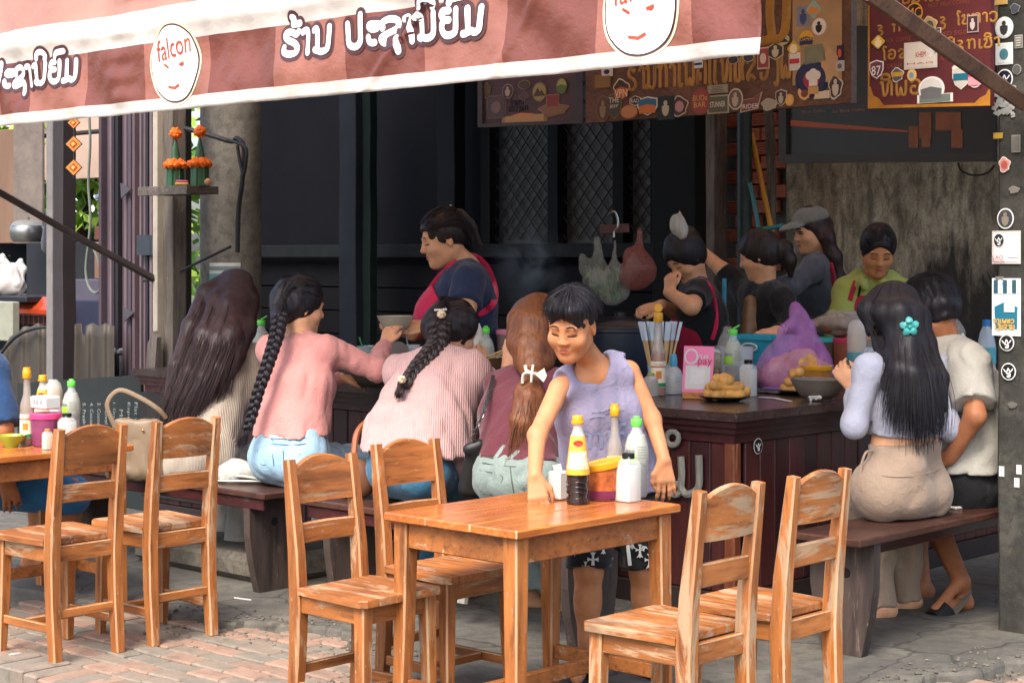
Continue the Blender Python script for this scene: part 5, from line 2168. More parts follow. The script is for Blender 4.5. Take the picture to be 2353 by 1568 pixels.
def hand(S, w, d, n, curl=.5, side=1, k=1.0, spread=.12, kk=.005, thumb=.7):
	"""w wrist, d direction to the knuckles, n back of the hand normal; side=+1 thumb towards d x n"""
	w, d, n = Vector(w), Vector(d).normalized(), Vector(n)
	n = (n - d * n.dot(d)).normalized()
	s_ = d.cross(n) * side
	for i, (o, L) in enumerate(((.028, .9), (.010, 1.0), (-.009, .94), (-.026, .76))):
		base = w + d * (.080 * k) + s_ * (o * k)
		S.cap(w + s_ * (o * .55 * k) + d * (.008 * k), base, .0135 * k, .0115 * k, .012 * k)
		dd = (d + s_ * (o * spread / .02)).normalized()
		p = base
		a = 0
		for j, (ln, r0, r1) in enumerate(((.040, .0095, .0085), (.026, .0085, .0078), (.020, .0078, .0062))):
			a += curl * (.55, .9, .6)[j]
			q = p + (dd * math.cos(a) - n * math.sin(a)) * (ln * L * k)
			S.cap(p, q, r0 * k, r1 * k, kk * k)
			p = q
	t0 = w + d * (.022 * k) + s_ * (.022 * k)
	t1 = t0 + (d * .75 + s_ * .62 - n * .25 * thumb).normalized() * (.040 * k)
	t2 = t1 + (d * .92 + s_ * .15 - n * .45 * thumb).normalized() * (.030 * k)
	t3 = t2 + (d * .92 - s_ * .15 - n * .55 * thumb).normalized() * (.024 * k)
	S.cap(t0, t1, .0135 * k, .011 * k, .012 * k)
	S.cap(t1, t2, .0105 * k, .0095 * k, .006 * k)
	S.cap(t2, t3, .0095 * k, .007 * k, .005 * k)
	return S

def torso(S, J, inf=0.0, sc=1.0, k=.05, dep=1.0, shoulders=True, low=True, neckin=True):
	"""J: P pelvis, C chest, N neck base, SL, SR; optional x (own right->left pelvis axis)"""
	P, C, N, SL, SR = [Vector(J[q]) for q in ('P', 'C', 'N', 'SL', 'SR')]
	rs = (SL - SR).normalized()
	rp = Vector(J['x']).normalized() if 'x' in J else rs
	a = sc
	Wm = P.lerp(C, .5)
	if low:
		S.cap(P - rp * .075 * a, P + rp * .075 * a, .102 * a * dep + inf, None, k)
	rw = (rs + rp).normalized()
	S.cap(Wm - rw * .055 * a, Wm + rw * .055 * a, .088 * a * dep + inf, None, k)
	if low:
		for q in (-1, 1):
			S.cap(P + rp * q * .065 * a, Wm + rw * q * .05 * a, .095 * a * dep + inf, .088 * a * dep + inf, k)
	S.cap(C - rs * .07 * a, C + rs * .07 * a, .096 * a * dep + inf, None, k)
	for q in (-1, 1):
		S.cap(Wm + rw * q * .05 * a, C + rs * q * .065 * a, .086 * a * dep + inf, .094 * a * dep + inf, k)
	U = C.lerp(N, .6)
	S.cap(U - rs * .085 * a, U + rs * .085 * a, .070 * a * dep + inf, None, k)
	if shoulders:
		m = SL.lerp(SR, .5).lerp(N, .3)
		for s_ in (SL, SR):
			S.cap(m, s_, .062 * a + inf, .050 * a + inf, k * .8)
	return S

def hair_depth(pts):
	"""[(px, py, D)] -> world points"""
	return [W(*p) for p in pts]
# ------------------------------------------------------------------ people
def limb(S, pts, rs, k=.03, fa=False, fb=False):
	for i in range(len(pts) - 1):
		S.cap(pts[i], pts[i + 1], rs[i], rs[i + 1], k, fa=fa and i == 0, fb=fb and i == len(pts) - 2)
	return S

def foot(S, an, toe, k=1.0):
	an, toe = Vector(an), Vector(toe)
	d = (toe - an)
	d.z = 0
	d.normalize()
	heel = an - d * .028 * k
	heel.z = max(.022 * k, toe.z + .004)
	S.cap(an, heel, .030 * k, .026 * k, .02)
	S.cap(heel, toe, .026 * k, .018 * k, .03)
	S.cap(an + d * .01, toe, .027 * k, .016 * k, .02)
	return S

def person(label, J, sc=1.0, skin=1, h=.006, head=None, arms=(), legs=(), hands=(), feet=(), dep=1.0, extra=None, eyes=None, group=None):
	"""arms/legs: lists of (points, radii); one continuous body"""
	base = Vector((J['P'][0], J['P'][1], 0))
	root = thing('person', label, 'person', base)
	S = Sdf()
	torso(S, J, -.004, sc, .05, dep)
	if head is not None:
		head.sdf(S, J['N'])
	for pts, rs in arms:
		limb(S, pts, rs, .02)
	for pts, rs in legs:
		limb(S, pts, rs, .03)
		# calf
		d = (pts[2] - pts[1])
		c = pts[1] + d * .33
		S.ell(c, [rs[1] * .98, rs[1] * 1.02, d.length * .24], .03, 'u', basis_axes(d))
	for a in hands:
		hand(S, *a[:3], **a[3])
	for a in feet:
		foot(S, *a)
	if extra:
		extra(S)
	S.build('body', SKIN[skin], root, h)
	if eyes and head is not None:
		head.features(S, root, eyes)
	return root, S

def basis_axes(d):
	d, s, u = basis(d)
	return (s, u, d)

def on_surf(S, px, py, D, off=.0):
	o = Vector((0, 0, CH))
	p = W(px, py, D - .7)
	q = S.trace(p, p - o, 1.4)
	return q - (p - o).normalized() * off

def strap(S, pts, w, name, m, root, off=.004, th=.004):
	"""flat band laid on a garment along photo-traced points (px, py, D)"""
	P = [on_surf(S, *p, off=off) for p in pts]
	P = spline(P, 5)
	b = MB()
	rings = []
	for i, p in enumerate(P):
		d = (P[min(i + 1, len(P) - 1)] - P[max(0, i - 1)]).normalized()
		n = (Vector((0, 0, CH)) - p).normalized()
		s_ = d.cross(n).normalized()
		n = s_.cross(d).normalized()
		rings.append([p - s_ * w / 2, p + s_ * w / 2, p + s_ * w / 2 + n * th, p - s_ * w / 2 + n * th])
	b.loft(rings)
	return b.build(name, m, root, angle=None)

# ================================================================== the boy
Dn = 5.8
hd = Head(W(1313, 748, 5.70), (-.37, -.86, -.34), (.07, 0, 1), .95, True)
J = dict(P=W(1410, 1125, 5.97), C=W(1374, 935, 5.88), N=W(1368, 842, 5.84), SL=W(1440, 850, 5.86), SR=W(1290, 888, 5.78))
aR = [W(1283, 895, 5.77), W(1234, 1000, 5.63), W(1229, 1092, 5.50)]
aL = [W(1447, 856, 5.86), W(1498, 962, 5.85), W(1525, 1056, 5.79)]
lR = [W(1362, 1140, 5.95), W(1352, 1312, 5.88), W(1346, 1512, 5.93)]
lL = [W(1455, 1140, 5.99), W(1478, 1312, 5.95), W(1490, 1496, 6.02)]
boy, S = person('boy in a lavender sleeveless top wiping the front table with a tissue', J, .72, 2, .0045, hd,
				[(aR, (.034, .029, .0215)), (aL, (.034, .028, .0215))],
				[(lR, (.07, .044, .027)), (lL, (.07, .044, .027))],
				[(aR[2], (.12, -.32, -.95), (-.1, -.9, .35), dict(curl=.62, side=-1, k=.86, thumb=.9)),
				 (aL[2], (.10, -.12, -1), (.25, -1, 0), dict(curl=.32, side=1, k=.84, thumb=.4))],
				[(lR[2], W(1325, 1556, 5.80)), (lL[2], W(1500, 1535, 5.90))], eyes='down')
tank = Sdf()
torso(tank, J, .015, .74, .05, shoulders=False)
for a, c in ((J['SL'], .5), (J['SR'], .5)):
	tank.cap(J['N'].lerp(a, .45), Vector(a), .056, .050, .04)
# loose body down to the hem
tank.cap(W(1335, 960, 5.86), W(1350, 1120, 5.93), .064, .080, .06)
tank.cap(W(1425, 950, 5.88), W(1460, 1120, 5.97), .068, .086, .06)
tank.cap(W(1478, 1120, 5.97), W(1488, 1150, 5.97), .05, .05, .04)
tank.plane(W(1400, 1137, 5.95), (.14, .1, -1))
for a in (aR, aL):
	d = (a[1] - a[0]).normalized()
	o_ = (a[0] - J['N'])
	o_.z = 0
	o_.normalize()
	tank.cap(a[0] + o_ * .022 + ZX * .02, a[0] + o_ * .03 + d * .10, .054, .050, .01, 's')
tank.ell(W(1358, 832, 5.76), (.068, .10, .070), .012, 's')
tank.cap(J['N'], hd.p(0, -.03, -.05), .052, .052, .01, 's')
lav = cloth('lavender_cotton', srgb('#88829a'))
tank.build('sleeveless_top', lav, boy, .005, folds(.0032, 18, 3, (1, 1, .25)))
# faded print on the chest
b = MB()
for k_, (tx, px, py, w, hh) in enumerate((('miffe', 1400, 1000, .165, .07),)):
	V, F = textmesh('mife')
	lo, hi = V.min(0), V.max(0)
	o = len(b.v)
	for p in V:
		x = px + (p[0] - (lo[0] + hi[0]) / 2) * 150 / (hi[0] - lo[0])
		y = py - (p[1] - (lo[1] + hi[1]) / 2) * 62 / (hi[1] - lo[1])
		b.v.append(tuple(on_surf(tank, x, y, 5.85, .0045)))
	for f in F:
		b.f.append(tuple(i + o for i in f))
		b.m.append(0)
b.build('shirt_print', M('faded_print', '#8288a6', .8), boy, smooth=False)
b = MB()
for q in ([(1360, 948), (1385, 944), (1400, 938), (1390, 950), (1412, 942), (1432, 940)], [(1352, 960), (1370, 957), (1390, 955)]):
	b.tube([on_surf(tank, x, y, 5.85, .003) for x, y in q], .0012, 4)
b.build('shirt_print', M('faded_print', '#8288a6', .8), boy)
sh = Sdf()
for hp, kn, kk in ((lR[0], lR[1], .0), (lL[0], lL[1], .0)):
	sh.cap(hp + ZX * .05, kn + ZX * .012, .090, .074, .05, fb=True)
sh.cap(J['P'] + ZX * .06, J['P'] - ZX * .02, .115, .115, .05)
blk = cloth('black_cotton', srgb('#17181a'))
sh.build('shorts', blk, boy, .006, folds(.004, 20, 4, (1, 1, .4)))
b = MB()
CR = [(0, 0)]
for (px, py, s_) in ((1316, 1226, 1), (1376, 1226, 1), (1345, 1240, .85), (1362, 1284, 1.05), (1403, 1230, .8), (1318, 1268, .9), (1400, 1282, .8), (1452, 1240, .9), (1470, 1262, .8), (1480, 1240, .9), (1492, 1285, .9), (1335, 1205, .9), (1386, 1256, .7), (1345, 1300, .7)):
	for k_ in range(4):
		a = math.pi / 2 * k_
		L = (13 if k_ % 2 == 0 else 17) * s_
		if k_ == 1:
			L *= 1.35
		pts = []
		for (f, w) in ((.05, .12), (.55, .16), (1.0, .42), (.86, .12), (1.05, 0)):
			pts.append((f * L, w * L))
		poly = pts + [(x, -y) for x, y in pts[::-1][1:]]
		o = len(b.v)
		for x, y in poly:
			X = px + x * math.cos(a) - y * math.sin(a)
			Y = py + x * math.sin(a) + y * math.cos(a)
			b.v.append(tuple(on_surf(sh, X, Y, 5.9, .0045)))
		b.f.append(tuple(range(o, o + len(poly))))
		b.m.append(0)
b.build('cross_print', M('white_print_cloth', '#b9b9b4', .8), boy, smooth=False, kind='stuff')
b = MB()
b.bar([W(1441, 1228, 5.86), W(1443, 1262, 5.855), W(1447, 1298, 5.86)], [(.012, .003)], (1, 0, 0), .001)
b.build('drawstring', M('white_cord', '#c9c9c6', .8), boy)
hs = Sdf()
hd.hair_cap(hs, .009, low=.016, hl=.062, short=True)
hs.ell(hd.p(0, .052, .082), [.060, .042, .026], .02, 'u', hd.axes())
hs.build('hair', H_BLACK, boy, .005, folds(.004, 95, 9))

def crop_hair(head, S, n, ln, seed, root, m, tip=.010, low=(.046, .030, .0), r=.0019):
	"""short hair falling from the crown whorl; low = z of the ends at front, side, back"""
	gs = []
	for i in range(25):
		a = 2 * math.pi * i / 24
		fz, sz, bz = low
		c = math.sin(a)
		zl = sz + (fz - sz) * max(0, c) + (bz - sz) * max(0, -c)
		pts = []
		for t in (0, .3, .6, .85, 1.0):
			el = math.radians(88) * (1 - t) + t * math.atan2(zl - .03, .10)
			d = head.x * (math.cos(a) * math.cos(el)) + head.f * (math.sin(a) * math.cos(el)) + head.u * math.sin(el)
			o = head.p(0, -.012, .03)
			pts.append(S.trace(o + d * .25, -d, .25) + d * (.002 + .005 * t))
		gs.append(pts)
	return strands(gs, n, (.004, tip), r, seed, 9, .3, 0, lenj=ln).build('hair_strands', m, root, angle=None)

crop_hair(hd, hs, 1000, .5, 5, boy, H_BLACK, .0075)
for an, t in ((lR[2], W(1325, 1556, 5.80)), (lL[2], W(1500, 1535, 5.90))):
	d = (t - an)
	d.z = 0
	d.normalize()
	s_ = d.cross(ZX)
	c = an + d * .045
	c.z = .010
	b = MB()
	b.loft([[c + d * (x * .105) + s_ * (y * .040) + ZX * z for x, y in [(math.cos(a), math.sin(a) * (.85 + .15 * math.cos(a))) for a in [2 * math.pi * j / 20 for j in range(20)]]] for z in (-.009, .009)])
	so = b.build('sandal', M('black_rubber', '#151515', .6), boy)
	b = MB()
	rings = []
	for x in (.015, .040, .062):
		rings.append([c + d * x + s_ * (.043 * math.cos(a)) + ZX * (.006 + .050 * math.sin(a) * (1.15 - x * 6)) for a in [math.pi * j / 8 for j in range(9)]] + [c + d * x + s_ * (.039 * math.cos(a)) + ZX * (.004 + .045 * math.sin(a) * (1.15 - x * 6)) for a in [math.pi * j / 8 for j in range(8, -1, -1)]])
	b.loft(rings)
	b.build('strap', M('black_rubber', '#151515', .6), so)
	b = MB()
	nn = (ZX * .8 + d * .6).normalized()
	put_text(b, 'Ari', c + d * .05 + ZX * .047, -s_ if (-s_).x > 0 else s_, (ZX * .6 - d * .8).normalized(), nn, .030, .055, 0, .004)
	b.build('strap_print', smat('#e6e4df'), so, smooth=False)

# ================================================================== serving woman
hd = Head(W(1018, 551, 8.68), (-.93, -.24, -.24), (0, 0, 1), 1.15)
J = dict(P=W(1088, 890, 8.8), C=W(1062, 705, 8.74), N=W(1072, 612, 8.73), SL=W(1075, 648, 8.50), SR=W(1058, 645, 8.96), x=(0, -1, 0))
aL = [W(1076, 655, 8.49), W(1060, 742, 8.36), W(985, 746, 8.28)]
aR = [W(1056, 650, 8.97), W(1005, 745, 8.95), W(948, 768, 8.72)]
lL = [W(1088, 930, 8.7), W(1085, 1085, 8.7), W(1088, 1225, 8.72)]
lR = [W(1085, 930, 8.92), W(1080, 1080, 8.92), W(1085, 1210, 8.94)]

def bust(S):
	S.ell(W(1008, 722, 8.7), (.10, .15, .095), .06)

vend, S = person('serving woman in navy tee and pink apron passing a bowl over the counter', J, 1.12, 1, .006, hd,
				 [(aL, (.066, .056, .034)), (aR, (.062, .052, .034))], [(lL, (.11, .07, .045)), (lR, (.11, .07, .045))],
				 [(aL[2], (-1, -.05, -.03), (.1, -.55, .85), dict(curl=.33, side=-1, k=1.05, thumb=.3)), (aR[2], (-1, -.2, .1), (0, -.3, -.9), dict(curl=.3, side=1, k=1.05))],
				 [(lL[2], W(1050, 1235, 8.6)), (lR[2], W(1050, 1220, 8.85))], dep=1.32, extra=bust, eyes='down')
tee = Sdf()
torso(tee, J, .012, 1.13, .05, 1.32, shoulders=True)
bust(tee)
tee.o[-1] = ('u', ('ell', V3(W(1010, 722, 8.7)), np.eye(3), V3((.112, .165, .107))), .06)
tee.cap(J['N'], hd.p(0, -.02, -.06), .075, .06, .02, 's')
for a, r in ((aL, .082), (aR, .08)):
	tee.cap(Vector(a[0]) + (a[0] - a[1]) * .15, a[0].lerp(a[1], .52), .078, r, .03, fb=True)
navy = cloth('navy_jersey', srgb('#1d2b49'))
tee.build('shirt', navy, vend, .0075, folds(.004, 16, 21))
ap = Sdf()
torso(ap, J, .024, 1.13, .05, 1.33, shoulders=False)
ap.ell(W(1008, 722, 8.7), (.124, .176, .118), .06)
ap.plane(W(1018, 720, 8.7), (1, .1, .42))
ap.plane(W(1000, 640, 8.7), (.3, 0, 1))
pink = cloth('pink_apron_cloth', srgb('#c8224f'))
ap.build('apron', pink, vend, .0075, folds(.003, 14, 22))
strap(tee, [(985, 668, 8.6), (1010, 635, 8.6), (1040, 607, 8.6), (1066, 592, 8.6), (1088, 588, 8.6), (1108, 600, 8.6), (1125, 625, 8.6), (1137, 660, 8.6), (1136, 690, 8.6), (1118, 712, 8.6), (1097, 722, 8.6)], .030, 'apron_strap', pink, vend, .008)
sk = Sdf()
sk.cap(J['P'] + ZX * .06, J['P'] - ZX * .5, .21, .19, .05, fb=True)
sk.build('trousers', cloth('dark_trousers', srgb('#20222a')), vend, .012)
hs = Sdf()
hd.hair_cap(hs, .010, low=-.030, hl=.060, short=True)
hs.ell(hd.p(0, -.05, .0), [.058, .055, .05], .03, 'u', hd.axes())
hs.plane(hd.p(0, -.03, -.055), (hd.f * .5 - hd.u), .02)
hs.cap(hd.p(0, -.09, .085), hd.p(0, -.135, .03), .034, .026, .03)
hs.cap(hd.p(0, -.13, .04), hd.p(0, -.15, -.06), .022, .010, .02)
hs.build('hair', H_BRAID, vend, .006, folds(.004, 70, 31))
strands([[hd.top(x, .070), hd.top(x * 1.2, .02), hd.top(x, -.07), hd.p(x * .5, -.115, .02), hd.p(x * .3, -.125, -.06)] for x in (-.06, -.03, 0, .03, .065)] + [[hd.p(.082, .03, .07), hd.p(.088, -.04, .05), hd.p(.06, -.10, .02)]], 170, (.004, .010), .0019, 33).build('hair_strands', H_BRAID, vend, angle=None)
b = MB()
b.ell(hd.p(.03, -.06, .135), (.006, .018, .004), 8, 6)
b.build('hair_pin', M('pearl', '#cfc9be', .3), vend)

# ================================================================== seated women on the left benches
def jeans_body(root, J, legs, waist, m, rs, h=.007, inf=.012, seed=1, sc=1.0, name='jeans', extra=None, cuts=True):
	Q = Sdf()
	P = Vector(J['P'])
	rp = Vector(J['x']).normalized() if 'x' in J else (Vector(J['SL']) - Vector(J['SR'])).normalized()
	C = Vector(J['C'])
	Q.cap(P - rp * .078 * sc, P + rp * .078 * sc, .108 * sc + inf * .6, None, .05)
	Wm = P.lerp(C, waist)
	Q.cap(Wm - rp * .06 * sc, Wm + rp * .06 * sc, .094 * sc + inf * .4, None, .05)
	n = (C - P).normalized()
	Q.plane(Wm, n)
	for pts in legs:
		limb(Q, pts, rs, .05, fb=cuts)
	if extra:
		extra(Q)
	Q.build(name, m, root, h, folds(.0045, 17, seed))
	return Q

def belt_details(Q, root, pts, D, m):
	b = MB()
	for k_ in range(len(pts) - 1):
		pass
	P = [on_surf(Q, x, y, D, .004) for x, y in pts]
	b.tube(spline(P, 4), .0022, 5)
	b.build('waist_seam', m, root)

# ---- long straight hair, cream ribbed top
hd = Head(W(545, 708, 8.28), (.80, .55, -.25), (-.05, 0, 1), 1.06)
J = dict(P=W(455, 1042, 7.80), C=W(498, 890, 8.02), N=W(522, 785, 8.16), SL=W(462, 812, 8.30), SR=W(556, 818, 8.02), x=(-.75, .66, 0))
aR = [W(558, 822, 8.01), W(592, 915, 8.02), W(640, 862, 8.30)]
aL = [W(462, 815, 8.32), W(520, 905, 8.50), W(600, 850, 8.50)]
lR = [W(490, 1062, 7.85), W(578, 1066, 8.18), W(548, 1275, 8.05)]
lL = [W(455, 1055, 8.0), W(530, 1062, 8.38), W(520, 1250, 8.35)]
w2, S = person('woman with very long straight brown hair in a cream ribbed top', J, .98, 1, .007, hd,
			   [(aR, (.042, .037, .026)), (aL, (.042, .037, .026))], [(lR, (.09, .055, .034)), (lL, (.09, .055, .034))],
			   [(aR[2], (.6, .6, .3), (.3, -.5, .8), dict(curl=.5, side=1, k=.92))], [(lR[2], W(583, 1312, 8.02)), (lL[2], W(560, 1285, 8.3))])
tp = Sdf()
torso(tp, J, .016, 1.0, .05)
tp.cap(J['N'], hd.p(0, -.02, -.06), .06, .05, .02, 's')
tp.cap(J['P'] + ZX * .03, W(425, 1072, 7.75), .115, .10, .05)
tp.plane(W(440, 1083, 7.8), (0, 0, -1))
limb(tp, [aR[0] + ZX * .01, aR[1], aR[1].lerp(aR[2], .35)], (.062, .066, .05), .04, fb=True)
limb(tp, [aL[0] + ZX * .01, aL[1], aL[1].lerp(aL[2], .35)], (.062, .064, .05), .04, fb=True)
tp.build('ribbed_top', cloth('cream_rib', srgb('#a99c8c'), 'rib', 1.15), w2, .007, folds(.005, 15, 41))
jeans_body(w2, J, [[lR[0], lR[1], lR[1].lerp(lR[2], .5), lR[2] - ZX * .01], [lL[0], lL[1], lL[1].lerp(lL[2], .5), lL[2]]], .2, cloth('pale_trousers', srgb('#a9a7a2')), (.10, .075, .068, .085), seed=43, name='trousers')
g = [[(520, 642, 8.24), (474, 672, 8.10), (438, 752, 7.98), (404, 842, 7.86), (380, 922, 7.80), (362, 980, 7.78)],
	 [(530, 640, 8.22), (498, 690, 8.04), (468, 770, 7.90), (434, 860, 7.80), (405, 930, 7.75), (385, 990, 7.74)],
	 [(540, 640, 8.2), (525, 700, 8.00), (500, 780, 7.87), (466, 870, 7.78), (436, 935, 7.74), (412, 985, 7.73)],
	 [(550, 642, 8.2), (548, 700, 8.03), (532, 770, 7.89), (503, 850, 7.80), (480, 905, 7.77), (458, 960, 7.76)],
	 [(558, 648, 8.2), (570, 700, 8.09), (562, 760, 7.96), (542, 820, 7.87), (530, 865, 7.84), (522, 915, 7.84)]]
g = [hair_depth(q) for q in g]
hs = Sdf()
hd.hair_cap(hs, .016, low=-.10, hl=.045)
for q in g:
	hs.path([p + Vector((0, .028, 0)) for p in q[:-1]], [.040, .044, .042, .034, .018], .03)
hs.build('hair', H_DBROWN, w2, .006, folds(.0012, 60, 47, (1, 1, .1)))
strands(g, 760, (.006, .016), .0021, 48, 20).build('hair_strands', H_DBROWN, w2, angle=None)
for an, t in ((lR[2], W(583, 1312, 8.02)),):
	b = MB()
	d = (t - an)
	d.z = 0
	d.normalize()
	s_ = d.cross(ZX)
	c = an + d * .05
	c.z = .009
	b.loft([[c + d * (x * .115) + s_ * (y * .042) + ZX * z for x, y in [(math.cos(a), math.sin(a)) for a in [2 * math.pi * j / 20 for j in range(20)]]] for z in (-.008, .006)])
	b.tube([c - d * .06 + s_ * .035 + ZX * .01, c - d * .02 + s_ * .036 + ZX * .035, c + d * .03 + ZX * .05, c + d * .03 - s_ * .04 + ZX * .01], .008, 6)
	b.build('sandal', M('tan_leather', '#a08a63', .6), w2)

# ---- black braid, pink top, pale jeans
hd = Head(W(690, 706, 7.78), (.86, .48, -.12), (0, 0, 1), 1.07)
J = dict(P=W(664, 1052, 7.50), C=W(682, 890, 7.62), N=W(688, 782, 7.72), SL=W(622, 806, 7.80), SR=W(752, 806, 7.60), x=(-.80, .60, 0))
aR = [W(752, 808, 7.60), W(862, 848, 7.66), W(882, 794, 7.92)]
aL = [W(624, 808, 7.82), W(680, 905, 8.05), W(782, 868, 8.10)]
lR = [W(700, 1062, 7.52), W(808, 1062, 7.92), W(790, 1262, 7.95)]
lL = [W(650, 1062, 7.7), W(755, 1062, 8.1), W(745, 1255, 8.1)]
w3, S = person('woman with a long black braid in a pink top and pale blue jeans', J, 1.0, 1, .006, hd,
			   [(aR, (.044, .038, .027)), (aL, (.044, .038, .027))], [(lR, (.09, .055, .034)), (lL, (.09, .055, .034))],
			   [(aR[2], (.25, .55, .75), (-.35, -.75, .5), dict(curl=.55, side=1, k=.95, thumb=.6)), (aL[2], (.8, .5, -.1), (.2, -.3, .9), dict(curl=.6, side=1, k=.9))],
			   [(lR[2], W(825, 1308, 7.95)), (lL[2], W(780, 1295, 8.1))])
tp = Sdf()
torso(tp, J, .013, 1.0, .05)
tp.cap(J['N'], hd.p(0, -.02, -.06), .058, .05, .02, 's')
tp.plane(W(664, 1000, 7.5), (.03, .0, -1))
limb(tp, [aR[0] + ZX * .012, aR[1], aR[2]], (.055, .047, .034), .035, fb=True)
limb(tp, [aL[0] + ZX * .012, aL[1], aL[2]], (.055, .047, .034), .035, fb=True)
tp.build('pink_top', cloth('pink_jersey', srgb('#bf837d')), w3, .0065, folds(.005, 16, 51))
Q = jeans_body(w3, J, [[lR[0], lR[1], lR[2]], [lL[0], lL[1], lL[2]]], .34, cloth('pale_denim', srgb('#86a5b8'), 'denim'), (.102, .07, .055), seed=53)
seam = M('denim_stitch', '#4f6676', .8)
for q in ([(584, 1000), (620, 1006), (660, 1008), (700, 1006), (742, 1000)], [(585, 1013), (620, 1019), (660, 1021), (700, 1019), (744, 1012)], [(624, 1012), (628, 1060), (638, 1104)], [(592, 1032), (596, 1062), (612, 1066), (616, 1036)], [(650, 1034), (655, 1066), (680, 1070), (690, 1040)]):
	b = MB()
	b.tube(spline([on_surf(Q, x, y, 7.5, .001) for x, y in q], 4), .0022, 5)
	b.build('seam', seam, w3)
b = MB()
pp = [on_surf(Q, x, y, 7.5, .003) for x, y in ((648, 997), (682, 995), (682, 1007), (648, 1009))]
b.poly(pp, (Vector((0, 0, CH)) - pp[0]).normalized(), .002)
c = sum(pp, Vector()) / 4
X_ = (pp[1] - pp[0]).normalized()
put_text(b, 'wow', c, X_, ZX, (Vector((0, 0, CH)) - c).normalized(), .012, .036, 1, .0035)
b.build('leather_patch', [M('patch_leather', '#9a7a4f', .7), smat('#3a2c1f')], w3, smooth=False)
hs = Sdf()
hd.hair_cap(hs, .013, low=-.075, hl=.050)
hs.cap(hd.p(0, -.085, .02), W(640, 740, 7.62), .050, .036, .04)
hs.build('hair', H_BLACK, w3, .006, folds(.003, 80, 55))
gs = [[hd.top(x, .065), hd.top(x * 1.25, .0), hd.top(x * 1.1, -.085), W(646, 705, 7.66), W(640, 742, 7.58)] for x in (-.06, -.02, .02, .06)] + [[hd.p(-.085, .045, .05), hd.p(-.092, -.02, .06), hd.p(-.07, -.09, .03), W(643, 735, 7.58)]]
strands(gs, 260, (.004, .008), .0018, 56).build('hair_strands', H_BLACK, w3, angle=None)
bp = hair_depth([(644, 722, 7.58), (634, 775, 7.52), (612, 845, 7.46), (592, 905, 7.43), (577, 960, 7.41), (567, 985, 7.41)])
braid(bp, .031, .020, 5.5).build('braid', H_BLACK, w3, angle=None)
strands([[W(568 + x, 980, 7.41), W(562 + x * 1.5, 1002, 7.40), W(553 + x * 2.2, 1026, 7.40)] for x in (-5, 0, 5)], 60, (.003, .006), .0018, 57).build('braid_tail', H_BLACK, w3, angle=None)
b = MB()
b.tube([W(572 + 7 * math.cos(a), 981 + 3 * math.sin(a), 7.41 + .012 * math.sin(a)) for a in [2 * math.pi * j / 12 for j in range(12)]], .005, 6, closed=True)
b.build('hair_tie', M('black_rubber', '#151515', .6), w3)

# ---- braid with cream clips, pale pink knit, blue jeans
hd = Head(W(1040, 766, 7.48), (.76, .58, -.30), (.02, 0, 1), 1.08)
J = dict(P=W(938, 1078, 6.94), C=W(985, 930, 7.14), N=W(1022, 832, 7.32), SL=W(930, 862, 7.42), SR=W(1080, 862, 7.16), x=(-.72, .69, 0))
aR = [W(1082, 866, 7.14), W(1122, 915, 7.22), W(1105, 838, 7.62)]
aL = [W(930, 866, 7.44), W(925, 930, 7.70), W(1010, 850, 7.85)]
lR = [W(980, 1090, 6.95), W(1100, 1100, 7.32), W(1035, 1300, 7.22)]
lL = [W(920, 1085, 7.12), W(1030, 1090, 7.52), W(1000, 1290, 7.4)]
w4, S = person('woman in a pale pink cable-knit sweater with a loose braid and cream hair clips', J, 1.02, 1, .0065, hd,
			   [(aR, (.044, .038, .027)), (aL, (.044, .038, .027))], [(lR, (.095, .06, .036)), (lL, (.095, .06, .036))],
			   [(aR[2], (-.35, .5, .6), (-.2, -.6, .7), dict(curl=.7, side=1, k=.95))], [(lR[2], W(1075, 1355, 7.24)), (lL[2], W(1040, 1340, 7.4))])
tp = Sdf()
torso(tp, J, .040, 1.0, .06)
tp.cap(J['N'] + ZX * .03, hd.p(0, -.02, -.06), .062, .06, .02, 's')
tp.cap(W(900, 980, 7.05), W(892, 1040, 6.98), .10, .09, .06)
tp.cap(W(1010, 985, 6.98), W(1030, 1050, 6.96), .11, .10, .06)
tp.plane(W(940, 1040, 6.95), (-.05, 0, -1))
tp.cap(W(1050, 1050, 6.94), W(1065, 1095, 6.95), .035, .012, .05)
limb(tp, [aR[0] + ZX * .014, aR[1], aR[1].lerp(aR[2], .55)], (.078, .064, .046), .04, fb=True)
limb(tp, [aL[0] + ZX * .014, aL[1], aL[1].lerp(aL[2], .55)], (.078, .064, .046), .04, fb=True)
tp.build('knit_sweater', cloth('pink_cable_knit', srgb('#b08d8a'), 'cable'), w4, .0065, folds(.006, 14, 61))
Q = jeans_body(w4, J, [[lR[0], lR[1], lR[2]], [lL[0], lL[1], lL[2]]], .30, cloth('blue_denim', srgb('#2f5e78'), 'denim'), (.108, .078, .068), seed=63)
for q in ([(880, 1060), (884, 1100), (892, 1150)], [(905, 1055), (940, 1060), (985, 1056)], [(990, 1070), (1000, 1110), (996, 1150)]):
	b = MB()
	b.tube(spline([on_surf(Q, x, y, 6.95, .001) for x, y in q], 4), .0018, 5)
	b.build('seam', M('denim_stitch2', '#5d8598', .8), w4)
hs = Sdf()
hd.hair_cap(hs, .014, low=-.080, hl=.052)
hs.cap(hd.p(0, -.09, .01), W(1008, 785, 7.32), .055, .040, .04)
hs.build('hair', H_BRAID, w4, .006, folds(.0035, 70, 65))
gs = [[hd.top(x, .06), hd.top(x * 1.25, .0), hd.top(x, -.085), W(1014, 735, 7.34), W(1008, 780, 7.28)] for x in (-.06, -.02, .02, .06)] + [[hd.p(-.088, .03, .03), hd.p(-.092, -.03, .03), hd.p(-.06, -.09, 0), W(1012, 790, 7.28)]]
